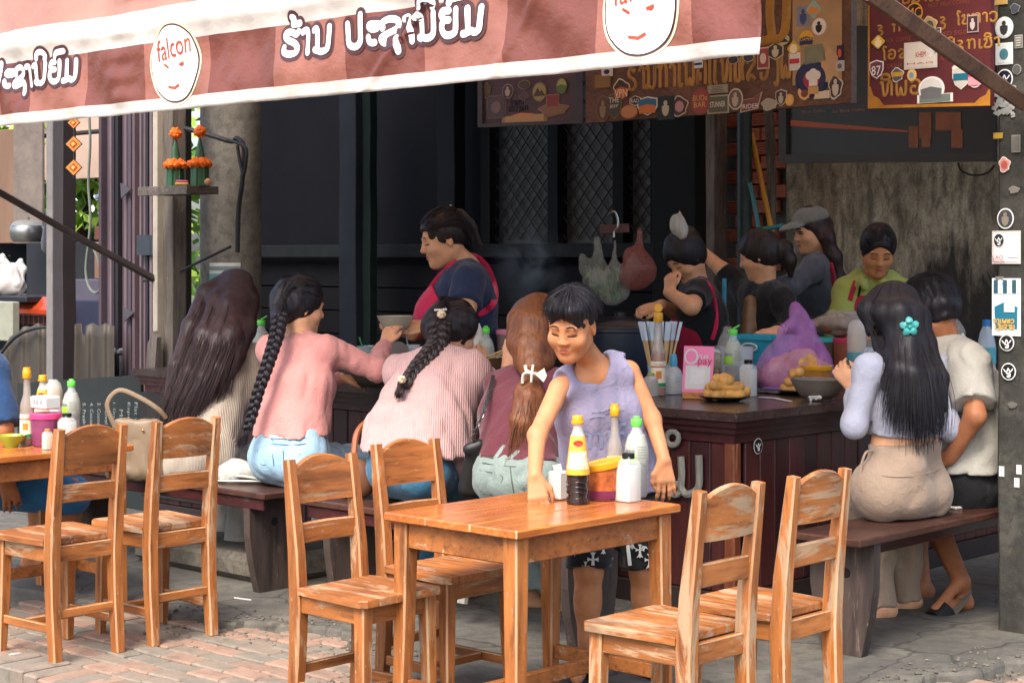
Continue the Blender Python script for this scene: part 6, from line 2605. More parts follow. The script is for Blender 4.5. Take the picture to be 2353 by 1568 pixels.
strands(gs, 260, (.004, .010), .0019, 66).build('hair_strands', H_BRAID, w4, angle=None)
bp = hair_depth([(1010, 745, 7.30), (1005, 790, 7.24), (980, 820, 7.16), (955, 848, 7.10), (932, 878, 7.02), (925, 888, 7.0)])
braid(bp, .046, .022, 4.0).build('braid', H_BRAID, w4, angle=None)
strands([[W(922 + x, 884, 7.0), W(917 + x * 1.6, 900, 6.98), W(914 + x * .8, 916, 6.98)] for x in (-6, 0, 6)], 60, (.004, .004), .002, 67).build('braid_tail', H_DBROWN, w4, angle=None)
m_cream = M('cream_satin', '#c9b596', .45, .15, 40)
for px, py, D, r in ((1014, 722, 7.25, .017), (923, 871, 6.97, .015)):
	b = MB()
	for k_ in range(7):
		a = k_ * .9
		b.ell(W(px + 5 * math.cos(a), py + 5 * math.sin(a), D + .006 * math.sin(a * 2)), (r * .65, r * .6, r * .5), 8, 6)
	b.build('scrunchie', m_cream, w4)
b = MB()
for k_ in range(6):
	b.ell(W(1000 + k_ * 4.8, 712 - (k_ > 3) * 1.5, 7.30), (.0055, .0055, .0055), 8, 6)
b.build('hair_pin', M('pearl', '#cfc9be', .3), w4)

# ---- auburn ponytail, maroon top, grey-green jeans
hd = Head(W(1226, 766, 6.92), (.40, .85, -.30), (0, 0, 1), 1.07)
J = dict(P=W(1190, 1098, 6.56), C=W(1196, 950, 6.70), N=W(1215, 852, 6.80), SL=W(1150, 888, 6.92), SR=W(1282, 888, 6.72), x=(-.72, .69, 0))
aL = [W(1148, 892, 6.93), W(1142, 955, 7.14), W(1166, 842, 7.26)]
aR = [W(1284, 890, 6.72), W(1330, 965, 6.95), W(1300, 890, 7.25)]
lR = [W(1230, 1108, 6.58), W(1310, 1118, 7.0), W(1296, 1372, 7.05)]
lL = [W(1160, 1104, 6.7), W(1225, 1112, 7.15), W(1215, 1350, 7.1)]
w5, S = person('woman with an auburn ponytail in a maroon top, half hidden by the boy', J, .98, 1, .0065, hd,
			   [(aR, (.042, .036, .026)), (aL, (.042, .036, .026))], [(lR, (.09, .056, .034)), (lL, (.09, .056, .034))],
			   [(aL[2], (.15, .12, 1), (-.3, -.9, .1), dict(curl=.75, side=1, k=.95, thumb=.9))], [(lR[2], W(1320, 1400, 7.05)), (lL[2], W(1240, 1385, 7.1))])
tp = Sdf()
torso(tp, J, .010, .98, .05)
tp.cap(J['N'], hd.p(0, -.02, -.06), .056, .05, .02, 's')
tp.plane(W(1190, 1046, 6.6), (0, 0, -1))
limb(tp, [aL[0] + ZX * .01, aL[1], aL[1].lerp(aL[2], .5)], (.056, .048, .040), .035, fb=True)
limb(tp, [aR[0] + ZX * .01, aR[1], aR[1].lerp(aR[2], .8)], (.056, .048, .036), .035, fb=True)
tp.build('maroon_top', cloth('maroon_jersey', srgb('#5b2a33')), w5, .0065, folds(.0035, 16, 71))
Q = jeans_body(w5, J, [[lR[0], lR[1], lR[1].lerp(lR[2], .5), lR[2]], [lL[0], lL[1], lL[1].lerp(lL[2], .5), lL[2]]], .34, cloth('grey_green_denim', srgb('#74807a'), 'denim'), (.102, .078, .07, .085), seed=73)
for q in ([(1105, 1047), (1150, 1053), (1200, 1055), (1250, 1050), (1285, 1044)], [(1108, 1062), (1150, 1069), (1200, 1071), (1250, 1066)], [(1172, 1070), (1176, 1110), (1184, 1150)], [(1100, 1080), (1105, 1125), (1130, 1134), (1150, 1110), (1150, 1090), (1100, 1080)], [(1203, 1098), (1206, 1135), (1235, 1142)]):
	b = MB()
	b.tube(spline([on_surf(Q, x, y, 6.55, .001) for x, y in q], 4), .0018, 5)
	b.build('seam', M('denim_stitch3', '#4b5550', .8), w5)
g = [[(1222, 700, 6.84), (1192, 735, 6.78), (1190, 790, 6.72), (1202, 835, 6.68), (1215, 862, 6.64)],
	 [(1232, 697, 6.82), (1212, 740, 6.72), (1208, 795, 6.68), (1214, 840, 6.64), (1219, 864, 6.62)],
	 [(1245, 697, 6.82), (1238, 740, 6.72), (1234, 795, 6.68), (1230, 840, 6.64), (1223, 864, 6.62)],
	 [(1256, 700, 6.84), (1272, 740, 6.78), (1270, 790, 6.73), (1250, 835, 6.68), (1228, 862, 6.64)]]
g = [hair_depth(q) for q in g]
hs = Sdf()
hd.hair_cap(hs, .014, low=-.09, hl=.05)
for q in g:
	hs.path([p + Vector((0, .022, 0)) for p in q], [.034, .040, .038, .030, .020], .03)
t_ = [[(1214, 862, 6.60), (1200, 900, 6.56), (1186, 965, 6.52), (1176, 1035, 6.50), (1170, 1085, 6.49)],
	  [(1222, 862, 6.59), (1216, 910, 6.54), (1206, 975, 6.50), (1196, 1040, 6.48), (1192, 1098, 6.47)],
	  [(1228, 864, 6.60), (1234, 910, 6.56), (1228, 970, 6.53), (1212, 1030, 6.51), (1205, 1080, 6.50)]]
t_ = [hair_depth(q) for q in t_]
for q in t_:
	hs.path([p + Vector((0, .012, 0)) for p in q[:-1]], [.022, .026, .024, .012], .02)
hs.build('hair', H_AUB, w5, .006, folds(.0014, 60, 75, (1, 1, .1)))
merge(strands(g, 300, (.006, .008), .0019, 76, 14), strands(t_, 260, (.006, .014), .0019, 77, 18, wave=.01)).build('hair_strands', H_AUB, w5, angle=None)
b = MB()
c = W(1222, 858, 6.55)
m_clip = M('ivory_plastic', '#c9c9bd', .35)
b.tube(spline([c + Vector((-.035, 0, -.035)), c + Vector((-.03, -.01, 0)), c + Vector((0, -.02, .004)), c + Vector((.03, -.012, -.004))], 4), .006, 6)
b.tube(spline([c + Vector((-.025, 0, .03)), c + Vector((-.02, -.012, .012)), c + Vector((0, -.02, .004))], 4), .006, 6)
b.tube(spline([c + Vector((-.003, -.018, -.03)), c + Vector((-.001, -.024, 0)), c + Vector((.004, -.018, .034))], 4), .005, 6)
b.poly([c + Vector(q) for q in ((.010, -.02, .0), (.045, -.016, .022), (.055, -.014, -.006), (.042, -.016, -.030))], (0, -1, 0), .004)
b.build('hair_clip', m_clip, w5)

# ================================================================== couple on the right bench
hd = Head(W(2046, 738, 6.84), (-.76, .52, -.40), (.02, 0, 1), 1.08)
J = dict(P=W(2076, 1118, 6.60), C=W(2082, 935, 6.68), N=W(2068, 818, 6.76), SL=W(1998, 850, 6.58), SR=W(2156, 852, 6.92), x=(-.68, -.73, 0))
aL = [W(1994, 852, 6.57), W(1962, 978, 6.54), W(1958, 890, 6.86)]
aR = [W(2160, 856, 6.93), W(2178, 985, 6.80), W(2110, 975, 7.15)]
lL = [W(2040, 1135, 6.62), W(1990, 1150, 7.02), W(2028, 1395, 6.92)]
lR = [W(2100, 1135, 6.75), W(2060, 1150, 7.15), W(2085, 1380, 7.1)]
w11, S = person('woman in a white cropped top and beige linen trousers with teal hair clip', J, .98, 1, .006, hd,
				[(aR, (.042, .036, .026)), (aL, (.042, .036, .026))], [(lL, (.09, .055, .034)), (lR, (.09, .055, .034))],
				[(aL[2], (-.35, .35, .55), (-.6, -.7, .2), dict(curl=.75, side=1, k=.95, thumb=.8))], [(lL[2], W(1975, 1425, 6.9)), (lR[2], W(2040, 1400, 7.1))])
tp = Sdf()
torso(tp, J, .011, .98, .05)
tp.cap(J['N'], hd.p(0, -.02, -.06), .056, .05, .02, 's')
tp.plane(W(2076, 1000, 6.62), (-.05, 0, -1))
limb(tp, [aL[0] + ZX * .01, aL[1], aL[1].lerp(aL[2], .85)], (.051, .043, .031), .035, fb=True)
limb(tp, [aR[0] + ZX * .01, aR[1], aR[1].lerp(aR[2], .85)], (.051, .043, .031), .035, fb=True)
tp.build('cropped_top', cloth('white_jersey', srgb('#a3a5b4')), w11, .006, folds(.0024, 14, 81))
lin = cloth('beige_linen', srgb('#9a8572'), 'linen')

Q = Sdf()
P_, C_ = J['P'], J['C']
rp = Vector(J['x']).normalized()
Q.cap(W(2030, 1124, 6.55), W(2112, 1124, 6.68), .124, None, .05)
Q.cap(P_.lerp(C_, .55) - rp * .055, P_.lerp(C_, .55) + rp * .055, .108, None, .06)
Q.cap(W(2076, 1070, 6.52), W(2076, 1130, 6.55), .085, None, .05)
Q.plane(W(2076, 1016, 6.62), (-.03, 0, 1))
Q.plane(Vector((0, 0, .433)), (0, 0, -1))
Q.build('trousers', lin, w11, .006, folds(.003, 13, 83))
Q2 = Sdf()
for L in (lL, lR):
	limb(Q2, [L[0], L[1], L[1].lerp(L[2], .5), L[2] - ZX * .0], (.088, .072, .070, .052), .05, fb=True)
Q2.build('trouser_legs', lin, w11, .0075, folds(.005, 17, 84))
b = MB()
b.tube(spline([on_surf(Q, x, y, 6.6, .002) for x, y in ((1992, 1082), (2030, 1092), (2080, 1094), (2130, 1086), (2158, 1076))], 5), .0022, 5)
b.tube(spline([on_surf(Q, 2004, 1035, 6.55, .004), W(1988, 1040, 6.5), W(1978, 1070, 6.5), W(1976, 1095, 6.5)], 5), .005, 6, flat=(Vector((0, 1, 0)), .4))
b.build('waist_tie', lin, w11)
g = [[(2030, 672, 6.75), (2000, 712, 6.72), (2018, 765, 6.68), (2042, 830, 6.56), (2036, 890, 6.48), (2030, 955, 6.47)],
	 [(2045, 668, 6.72), (2032, 718, 6.60), (2062, 772, 6.57), (2068, 850, 6.47), (2063, 930, 6.43), (2055, 1005, 6.43)],
	 [(2060, 667, 6.7), (2068, 718, 6.57), (2088, 778, 6.54), (2100, 860, 6.45), (2104, 950, 6.41), (2108, 1036, 6.43)],
	 [(2075, 670, 6.72), (2094, 722, 6.60), (2110, 788, 6.57), (2134, 870, 6.48), (2144, 950, 6.45), (2144, 1024, 6.46)],
	 [(2085, 678, 6.78), (2112, 730, 6.68), (2130, 790, 6.64), (2160, 870, 6.54), (2172, 940, 6.51), (2162, 1004, 6.53)]]
g = [hair_depth(q) for q in g]
hs = Sdf()
hd.hair_cap(hs, .015, low=-.07, hl=.05)
for q in g:
	hs.path([p + Vector((0, .022, 0)) for p in q[:-1]], [.034, .042, .036, .032, .016], .03)
hs.ell(W(2015, 775, 6.70), (.028, .05, .05), .02, 's')
hs.build('hair', H_BLACK, w11, .006, folds(.0012, 60, 85, (1, 1, .1)))
strands(g, 560, (.009, .018), .0020, 86, 20).build('hair_strands', H_BLACK, w11, angle=None)
b = MB()
c = on_surf(hs, 2088, 750, 6.6, .008)
for k_ in range(5):
	a = 2 * math.pi * k_ / 5 + .4
	u_ = Vector((math.cos(a), 0, math.sin(a)))
	s_ = Vector((-math.sin(a), 0, math.cos(a)))
	rings = []
	for f, w, y in ((.006, .004, -.004), (.018, .013, -.014), (.030, .012, -.010), (.037, .003, -.004)):
		rings.append([c + u_ * f + s_ * (w * x) + Vector((0, y - .004 * (1 - x * x) * 1, 0)) for x in (-1, -.4, .4, 1)] + [c + u_ * f + s_ * (w * x) + Vector((0, y + .002, 0)) for x in (1, .4, -.4, -1)])
	b.loft(rings)
b.ell(c + Vector((0, -.012, 0)), (.007, .007, .007), 8, 6)
b.build('flower_clip', M('teal_plastic', '#4fa8a4', .35), w11)
b = MB()
e_ = S.trace(hd.p(.3, -.01, -.035), -hd.x, .4)
b.tube([e_ + Vector((.008 * math.cos(a), 0, .008 * math.sin(a) - .008)) for a in [2 * math.pi * j / 12 for j in range(12)]], .0016, 5, closed=True)
b.build('earring', M('gold', '#b08a45', .3, metal=.9), w11)

# ---- man in white shirt
hd = Head(W(2136, 718, 7.14), (-.74, .50, -.45), (0, 0, 1), 1.10)
J = dict(P=W(2240, 1108, 6.98), C=W(2226, 925, 7.04), N=W(2176, 800, 7.12), SL=W(2226, 838, 6.86), SR=W(2150, 850, 7.34), x=(-.68, -.73, 0))
aL = [W(2228, 846, 6.85), W(2240, 955, 6.74), W(2182, 1050, 6.82)]
aR = [W(2150, 855, 7.35), W(2130, 965, 7.40), W(2100, 1000, 7.45)]
lL = [W(2215, 1125, 6.98), W(2120, 1140, 7.35), W(2208, 1335, 7.05)]
lR = [W(2235, 1125, 7.2), W(2090, 1145, 7.5), W(2118, 1345, 7.3)]
m12, S = person('man in an off-white shirt and black shorts next to the concrete post', J, 1.05, 3, .0065, hd,
				[(aL, (.048, .040, .030)), (aR, (.048, .040, .030))], [(lL, (.09, .058, .036)), (lR, (.09, .058, .036))],
				[(aL[2], (-.7, .3, -.3), (0, -.8, .5), dict(curl=.8, side=1, k=1.02))], [(lL[2], W(2150, 1398, 6.96)), (lR[2], W(2070, 1375, 7.25))])
tp = Sdf()
torso(tp, J, .028, 1.06, .06)
tp.cap(J['N'], Vector(J['N']).lerp(hd.p(0, -.03, -.06), .55), .078, .070, .02, fb=True)
tp.cap(J['N'], hd.p(0, -.02, -.06), .064, .06, .02, 's')
tp.plane(W(2240, 1078, 6.95), (0, 0, -1))
limb(tp, [aL[0] + ZX * .012, aL[0].lerp(aL[1], .75)], (.072, .080), .04, fb=True)
limb(tp, [aR[0] + ZX * .012, aR[0].lerp(aR[1], .75)], (.072, .080), .04, fb=True)
tp.build('shirt', cloth('off_white_cotton', srgb('#aaa69c')), m12, .0075, folds(.006, 14, 91))
Q = jeans_body(m12, J, [[lL[0], lL[1] + ZX * .01], [lR[0], lR[1] + ZX * .01]], .25, blk, (.108, .085), seed=93, name='shorts', sc=1.06)
hs = Sdf()
hd.hair_cap(hs, .014, low=-.055, hl=.05)
hs.build('hair', H_BLACK, m12, .006, folds(.004, 90, 95))
crop_hair(hd, hs, 700, .4, 96, m12, H_BLACK, .008)
for an, t in ((lL[2], W(2150, 1398, 6.96)), (lR[2], W(2070, 1375, 7.25))):
	b = MB()
	d = (t - an).normalized()
	s_ = d.cross(ZX).normalized()
	n_ = s_.cross(d).normalized()
	he = an - d * .03 - ZX * .035
	b.loft([[he + d * (.12 + x * .135) + s_ * (y * .046) - n_ * (.012 + z) + ZX * .0 for x, y in [(math.cos(a), math.sin(a)) for a in [2 * math.pi * j / 20 for j in range(20)]]] for z in (0, .012)])
	so = b.build('sandal', M('sandal_sole', '#6d6558', .7), m12)
	b = MB()
	c = he + d * .17
	b.loft([[c + d * x + s_ * (.050 * math.cos(a)) + n_ * (-.012 + .055 * math.sin(a)) for a in [math.pi * j / 8 for j in range(9)]] + [c + d * x + s_ * (.044 * math.cos(a)) + n_ * (-.013 + .048 * math.sin(a)) for a in [math.pi * j / 8 for j in range(8, -1, -1)]] for x in (-.02, .05)])
	b.build('strap', M('black_leather', '#171717', .5), so)

# ================================================================== kitchen staff at the back right
crim = cloth('crimson_apron', srgb('#8f1533'))
black_k = cloth('black_knit', srgb('#16171a'))

def standing_legs(px, D, P, sc=1.0):
	out = []
	for q in (-.09, .09):
		h0 = Vector(P) + Vector((q, .02, 0))
		out.append([h0, Vector((h0.x, h0.y, .40)), Vector((h0.x, h0.y + .02, .07))])
	return out

# ---- black tee, pink-edged apron, head bent
hd = Head(W(1574, 592, 9.30), (-.66, -.42, -.62), (-.1, 0, 1), 1.08)
J = dict(P=W(1625, 850, 9.42), C=W(1612, 730, 9.38), N=W(1600, 650, 9.35), SL=W(1606, 672, 9.16), SR=W(1592, 668, 9.56), x=(0, -1, 0))
aL = [W(1606, 676, 9.15), W(1588, 704, 8.98), W(1536, 672, 9.08)]
aR = [W(1590, 672, 9.57), W(1562, 725, 9.45), W(1520, 700, 9.2)]
lg = standing_legs(1625, 9.4, J['P'])
w7, S = person('cook in a black tee with bent head, hand raised to her mouth', J, 1.0, 1, .0075, hd,
			   [(aL, (.048, .044, .030)), (aR, (.048, .044, .030))], [(p, (.09, .06, .04)) for p in lg],
			   [(aL[2], (.05, .15, .5), (-.7, -.7, 0), dict(curl=1.15, side=1)), (aR[2], (-1, -.1, -.25), (0, -.6, .8), dict(curl=.45, side=-1))],
			   [(lg[0][2], lg[0][2] + Vector((-.12, -.05, -.05))), (lg[1][2], lg[1][2] + Vector((-.12, -.05, -.05)))], eyes='down', dep=1.15)
tp = Sdf()
torso(tp, J, .014, 1.0, .05, 1.15)
tp.cap(J['N'], hd.p(0, -.02, -.06), .06, .05, .02, 's')
limb(tp, [aL[0] + ZX * .01, aL[0].lerp(aL[1], .65)], (.060, .062), .035, fb=True)
limb(tp, [aR[0] + ZX * .01, aR[0].lerp(aR[1], .65)], (.060, .062), .035, fb=True)
tp.build('shirt', black_k, w7, .009, folds(.004, 16, 101))
ap = Sdf()
ap.cap(W(1600, 770, 9.36), J['P'] - ZX * .25, .155, .175, .05, fb=True)
ap.plane(W(1590, 725, 9.3), (.75, .1, .65))
ap.build('apron', crim, w7, .010, folds(.004, 14, 102))
strap(tp, [(1610, 640, 9.2), (1632, 660, 9.2), (1643, 700, 9.2), (1645, 745, 9.2), (1636, 780, 9.2)], .022, 'apron_strap', pink, w7, .006)
sk = Sdf()
sk.cap(J['P'], J['P'] - ZX * .42, .15, .13, .05, fb=True)
sk.build('trousers', cloth('dark_trousers', srgb('#20222a')), w7, .014)
hs = Sdf()
hd.hair_cap(hs, .016, low=-.08, hl=.05)
hs.ell(hd.p(0, -.09, .07), [.05, .045, .05], .03, 'u', hd.axes())
hs.build('hair', H_BLACK, w7, .007, folds(.003, 70, 103))

# ---- black cardigan, arm stretched out
hd = Head(W(1742, 588, 9.52), (-.78, .22, -.25), (0, 0, 1), 1.07)
J = dict(P=W(1775, 850, 9.55), C=W(1768, 735, 9.52), N=W(1758, 655, 9.52), SL=W(1794, 690, 9.34), SR=W(1716, 676, 9.74), x=(-.5, -.86, 0))
aL = [W(1796, 694, 9.33), W(1818, 765, 9.2), W(1785, 760, 8.95)]
aR = [W(1714, 676, 9.75), W(1662, 622, 9.85), W(1612, 578, 9.92)]
lg = standing_legs(1775, 9.5, J['P'])
w8, S = person('woman in an open black cardigan with a low ponytail, arm stretched out behind the cook', J, 1.0, 1, .0075, hd,
			   [(aL, (.046, .042, .030)), (aR, (.046, .044, .032))], [(p, (.09, .06, .04)) for p in lg],
			   [(aR[2], (-.8, .1, .25), (0, -.6, .8), dict(curl=.4, side=1)), (aL[2], (-.7, -.5, -.1), (0, -.5, .8), dict(curl=.5, side=-1))],
			   [(lg[0][2], lg[0][2] + Vector((-.12, .02, -.05))), (lg[1][2], lg[1][2] + Vector((-.12, .02, -.05)))])
tp = Sdf()
torso(tp, J, .026, 1.0, .05)
tp.cap(J['N'], hd.p(0, -.02, -.06), .06, .055, .02, 's')
limb(tp, [aL[0] + ZX * .0, aL[1], aL[2]], (.054, .050, .040), .035, fb=True)
limb(tp, [aR[0] + ZX * .01, aR[0].lerp(aR[1], 1.0)], (.064, .058), .035, fb=True)
tp.cap(W(1722, 690, 9.28), W(1716, 800, 9.24), .042, .055, .02, 's')
tp.build('cardigan', black_k, w8, .009, folds(.005, 15, 111))
tp = Sdf()
torso(tp, J, .010, 1.0, .05, shoulders=False)
tp.cap(W(1722, 690, 9.42), W(1718, 800, 9.40), .03, .05, .05)
tp.cap(J['N'], hd.p(0, -.02, -.06), .07, .055, .02, 's')
tp.build('blouse', M('gold_blouse', '#7d5a3a', .4, .3, 30), w8, .009)
sk = Sdf()
sk.cap(J['P'], J['P'] - ZX * .42, .15, .13, .05, fb=True)
sk.build('trousers', cloth('dark_trousers', srgb('#20222a')), w8, .014)
hs = Sdf()
hd.hair_cap(hs, .014, low=-.07, hl=.05)
hs.path([hd.p(0, -.10, .03), hd.p(-.01, -.135, .0), hd.p(-.01, -.14, -.07), hd.p(-.01, -.125, -.14)], [.03, .038, .032, .014], .03)
hs.build('hair', H_BRAID, w8, .007, folds(.0035, 70, 113))

# ---- grey cap
hd = Head(W(1862, 530, 9.92), (-.84, -.34, -.22), (0, 0, 1), 1.07)
J = dict(P=W(1880, 800, 10.0), C=W(1878, 665, 9.96), N=W(1882, 592, 9.96), SL=W(1868, 620, 9.74), SR=W(1890, 618, 10.15), x=(.3, -.95, 0))
aL = [W(1866, 624, 9.72), W(1812, 660, 9.55), W(1770, 655, 9.75)]
aR = [W(1890, 624, 10.16), W(1850, 690, 10.2), W(1810, 690, 10.0)]
lg = standing_legs(1880, 10.0, J['P'])
w9, S = person('woman in a grey baseball cap and slate top standing by the broom', J, 1.0, 1, .0075, hd,
			   [(aL, (.046, .042, .030)), (aR, (.046, .042, .030))], [(p, (.09, .06, .04)) for p in lg],
			   [(aL[2], (-.9, 0, 0), (0, -.5, .8), dict(curl=.5, side=-1))],
			   [(lg[0][2], lg[0][2] + Vector((-.12, -.04, -.05))), (lg[1][2], lg[1][2] + Vector((-.12, -.04, -.05)))], eyes='open', dep=1.1)
tp = Sdf()
torso(tp, J, .016, 1.0, .05, 1.1)
tp.cap(J['N'], hd.p(0, -.02, -.06), .056, .05, .02, 's')
limb(tp, [aL[0] + ZX * .01, aL[1], aL[1].lerp(aL[2], .7)], (.062, .056, .045), .035, fb=True)
limb(tp, [aR[0] + ZX * .01, aR[1], aR[1].lerp(aR[2], .7)], (.062, .056, .045), .035, fb=True)
tp.build('shirt', cloth('slate_cotton', srgb('#4b525e')), w9, .009, folds(.005, 15, 121))
strap(tp, [(1876, 560, 9.8), (1896, 580, 9.8), (1910, 610, 9.8), (1914, 650, 9.8), (1908, 695, 9.8)], .022, 'apron_strap', crim, w9, .008)
sk = Sdf()
sk.cap(J['P'] + ZX * .05, J['P'] - ZX * .42, .155, .15, .05, fb=True)
sk.build('apron', crim, w9, .014)
hs = Sdf()
hd.hair_cap(hs, .008, low=-.06, hl=.05)
hs.path([hd.p(.01, -.10, .02), W(1900, 545, 9.86), W(1915, 590, 9.86), W(1928, 640, 9.86), W(1938, 668, 9.86)], [.03, .04, .042, .032, .012], .03)
hs.build('hair', H_DBROWN, w9, .007, folds(.003, 60, 123))
cp = Sdf()
cp.ell(hd.p(0, -.012, .055), [.094, .112, .080], .02, 'u', hd.axes())
cp.plane(hd.p(0, 0, .048), -hd.u, .01)
cp.ell(hd.p(0, .10, .040), [.070, .085, .030], .01, 'u', hd.axes())
cp.ell(hd.p(0, .09, .005), [.10, .13, .045], .008, 's', hd.axes())
cp.build('cap', cloth('grey_cap_cloth', srgb('#6c6f6b')), w9, .006)

# ---- girl in yellow-green hoodie
hd = Head(W(2017, 576, 9.30), (-.06, -.86, -.46), (.03, 0, 1), 1.10)
J = dict(P=W(2008, 850, 9.45), C=W(2005, 725, 9.42), N=W(2008, 648, 9.40), SL=W(2060, 672, 9.40), SR=W(1950, 672, 9.40))
aL = [W(2064, 676, 9.40), W(2085, 770, 9.3), W(2040, 790, 9.1)]
aR = [W(1946, 676, 9.40), W(1925, 770, 9.3), W(1965, 790, 9.1)]
lg = standing_legs(2008, 9.45, J['P'])
g10, S = person('girl in a yellow-green hoodie and red apron looking down behind the counter', J, .95, 2, .0065, hd,
				[(aL, (.044, .040, .028)), (aR, (.044, .040, .028))], [(p, (.09, .06, .04)) for p in lg],
				[(aL[2], (-.5, -.5, -.1), (0, -.5, .8), dict(curl=.5, side=1)), (aR[2], (.5, -.5, -.1), (0, -.5, .8), dict(curl=.5, side=-1))],
				[(lg[0][2], lg[0][2] + Vector((0, -.13, -.05))), (lg[1][2], lg[1][2] + Vector((0, -.13, -.05)))], eyes='down')
tp = Sdf()
torso(tp, J, .022, .96, .05)
limb(tp, [aL[0] + ZX * .012, aL[1], aL[2]], (.070, .064, .045), .04, fb=True)
limb(tp, [aR[0] + ZX * .012, aR[1], aR[2]], (.070, .064, .045), .04, fb=True)
tp.path([W(1985, 655, 9.28), W(1972, 638, 9.42), W(2008, 625, 9.54), W(2045, 638, 9.42), W(2032, 655, 9.28)], [.028, .034, .036, .034, .028], .025)
tp.cap(J['N'], hd.p(0, -.02, -.06), .058, .055, .02, 's')
tp.ell(W(2008, 652, 9.2), (.045, .08, .05), .02, 's')
hood = cloth('lime_fleece', srgb('#8f9a4d'))
tp.build('hoodie', hood, g10, .0075, folds(.006, 15, 131))
ap = Sdf()
torso(ap, J, .034, .96, .05, shoulders=False)
ap.plane(W(2008, 690, 9.33), (0, 1, 0))
ap.plane(W(2008, 677, 9.3), (0, 0, 1))
ap.plane(W(1943, 700, 9.3), (-1, 0, 0))
ap.plane(W(2050, 700, 9.3), (1, 0, 0))
red = cloth('red_apron', srgb('#9c1e35'))
ap.build('apron', red, g10, .0075)
strap(tp, [(1952, 690, 9.2), (1958, 668, 9.2), (1966, 645, 9.2)], .026, 'apron_strap', red, g10, .006)
strap(tp, [(2042, 690, 9.2), (2048, 672, 9.2), (2054, 655, 9.2)], .026, 'apron_strap', red, g10, .006)
cord = M('black_rubber', '#151515', .6)
for q in ([(1972, 680, 9.2), (1976, 658, 9.2), (1988, 638, 9.2)], [(2036, 680, 9.2), (2040, 660, 9.2), (2036, 640, 9.2)]):
	b = MB()
	b.tube([on_surf(tp, *p, off=.004) for p in q], .006, 6)
	b.build('neck_cord', cord, g10)
sk = Sdf()
sk.cap(J['P'], J['P'] - ZX * .42, .15, .13, .05, fb=True)
sk.build('trousers', cloth('dark_trousers', srgb('#20222a')), g10, .014)
hs = Sdf()
hd.hair_cap(hs, .010, low=-.05, hl=.060)
hs.ell(hd.p(0, -.10, .0), [.04, .04, .05], .03, 'u', hd.axes())
hs.build('hair', H_BLACK, g10, .006, folds(.002, 80, 133))
strands([[hd.top(x, .068, .010), hd.top(x * 1.2, .02, .010), hd.top(x, -.08, .010)] for x in (-.06, -.03, 0, .03, .06)], 120, (.003, .006), .0017, 134, 10).build('hair_strands', H_BLACK, g10, angle=None)

# ================================================================== diner cut by the left edge
hd = Head(W(-95, 722, 7.62), (.75, .55, -.3), (0, 0, 1), 1.06)
J = dict(P=W(-45, 1085, 7.62), C=W(-50, 930, 7.62), N=W(-75, 812, 7.62), SL=W(-95, 845, 7.85), SR=W(-22, 850, 7.45), x=(-.6, .8, 0))
aR = [W(-20, 856, 7.44), W(8, 985, 7.36), W(14, 1092, 7.42)]
aL = [W(-98, 850, 7.86), W(-60, 980, 8.0), W(20, 1040, 7.9)]
lR = [W(-10, 1112, 7.55), W(165, 1130, 7.66), W(128, 1285, 7.80)]
lL = [W(-40, 1110, 7.8), W(110, 1120, 7.95), W(75, 1270, 7.98)]
m13, S = person('diner in blue shirt and denim shorts cut off by the left edge', J, 1.02, 3, .0075, hd,
				[(aR, (.048, .040, .029)), (aL, (.048, .040, .029))], [(lR, (.09, .062, .038)), (lL, (.09, .062, .038))],
				[(aR[2], (.25, -.05, -1), (.3, -.9, .1), dict(curl=.45, side=1, k=1.02))], [(lR[2], W(165, 1322, 7.75)), (lL[2], W(110, 1305, 7.95))])
tp = Sdf()
torso(tp, J, .02, 1.02, .05)
tp.cap(J['N'], hd.p(0, -.02, -.06), .06, .05, .02, 's')
limb(tp, [aR[0] + ZX * .01, aR[1] - (aR[1] - aR[0]) * .05], (.068, .072), .04, fb=True)
limb(tp, [aL[0] + ZX * .01, aL[1]], (.068, .07), .04, fb=True)
tp.build('shirt', cloth('blue_shirt', srgb('#1f3d63')), m13, .009, folds(.005, 15, 141))
jeans_body(m13, J, [[lR[0], lR[1] - ZX * .015], [lL[0], lL[1] - ZX * .015]], .25, cloth('mid_denim', srgb('#2b6490'), 'denim'), (.108, .084), seed=143, name='denim_shorts', cuts=False)
hs = Sdf()
hd.hair_cap(hs, .014, low=-.06)
hs.build('hair', H_BLACK, m13, .008)
# ------------------------------------------------------------------ bottles, tubs and other small things
g_clear = glassm('clear_glass', (.75, .78, .74), .06, .32)
g_smoke = glassm('smoky_glass', (.42, .36, .30), .06, .45)
m_soy = M('soy_sauce', '#170c0b', .12, .2, 5, coat=.6)
m_chili = M('chili_sauce', '#a3311a', .2, .2, 9, coat=.5)
m_yel = M('yellow_cap', '#c8921c', .35, .06)
m_yel2 = M('yellow_label', '#dfa53a', .4, .1)
m_grn = M('green_cap', '#5fcf4a', .35, .06)
m_black = M('black_plastic', '#17171a', .35)
m_white = M('white_card', '#bdbdb9', .6, .05)
m_pink = M('pink_plastic', '#e0447f', .35, .06)

def cyl_text(mb, body, c, r, z, h, w, mi=0, ang0=-math.pi / 2, X=None):
	V, F = textmesh(body)
	lo, hi = V.min(0), V.max(0)
	sx, sy = w / (hi[0] - lo[0]), h / (hi[1] - lo[1])
	o = len(mb.v)
	for p in V:
		a = ang0 + (p[0] - (lo[0] + hi[0]) / 2) * sx / r
		mb.v.append((c[0] + r * math.cos(a), c[1] + r * math.sin(a), c[2] + z + (p[1] - (lo[1] + hi[1]) / 2) * sy))
	for f in F:
		mb.f.append(tuple(i + o for i in f))
		mb.m.append(mi)

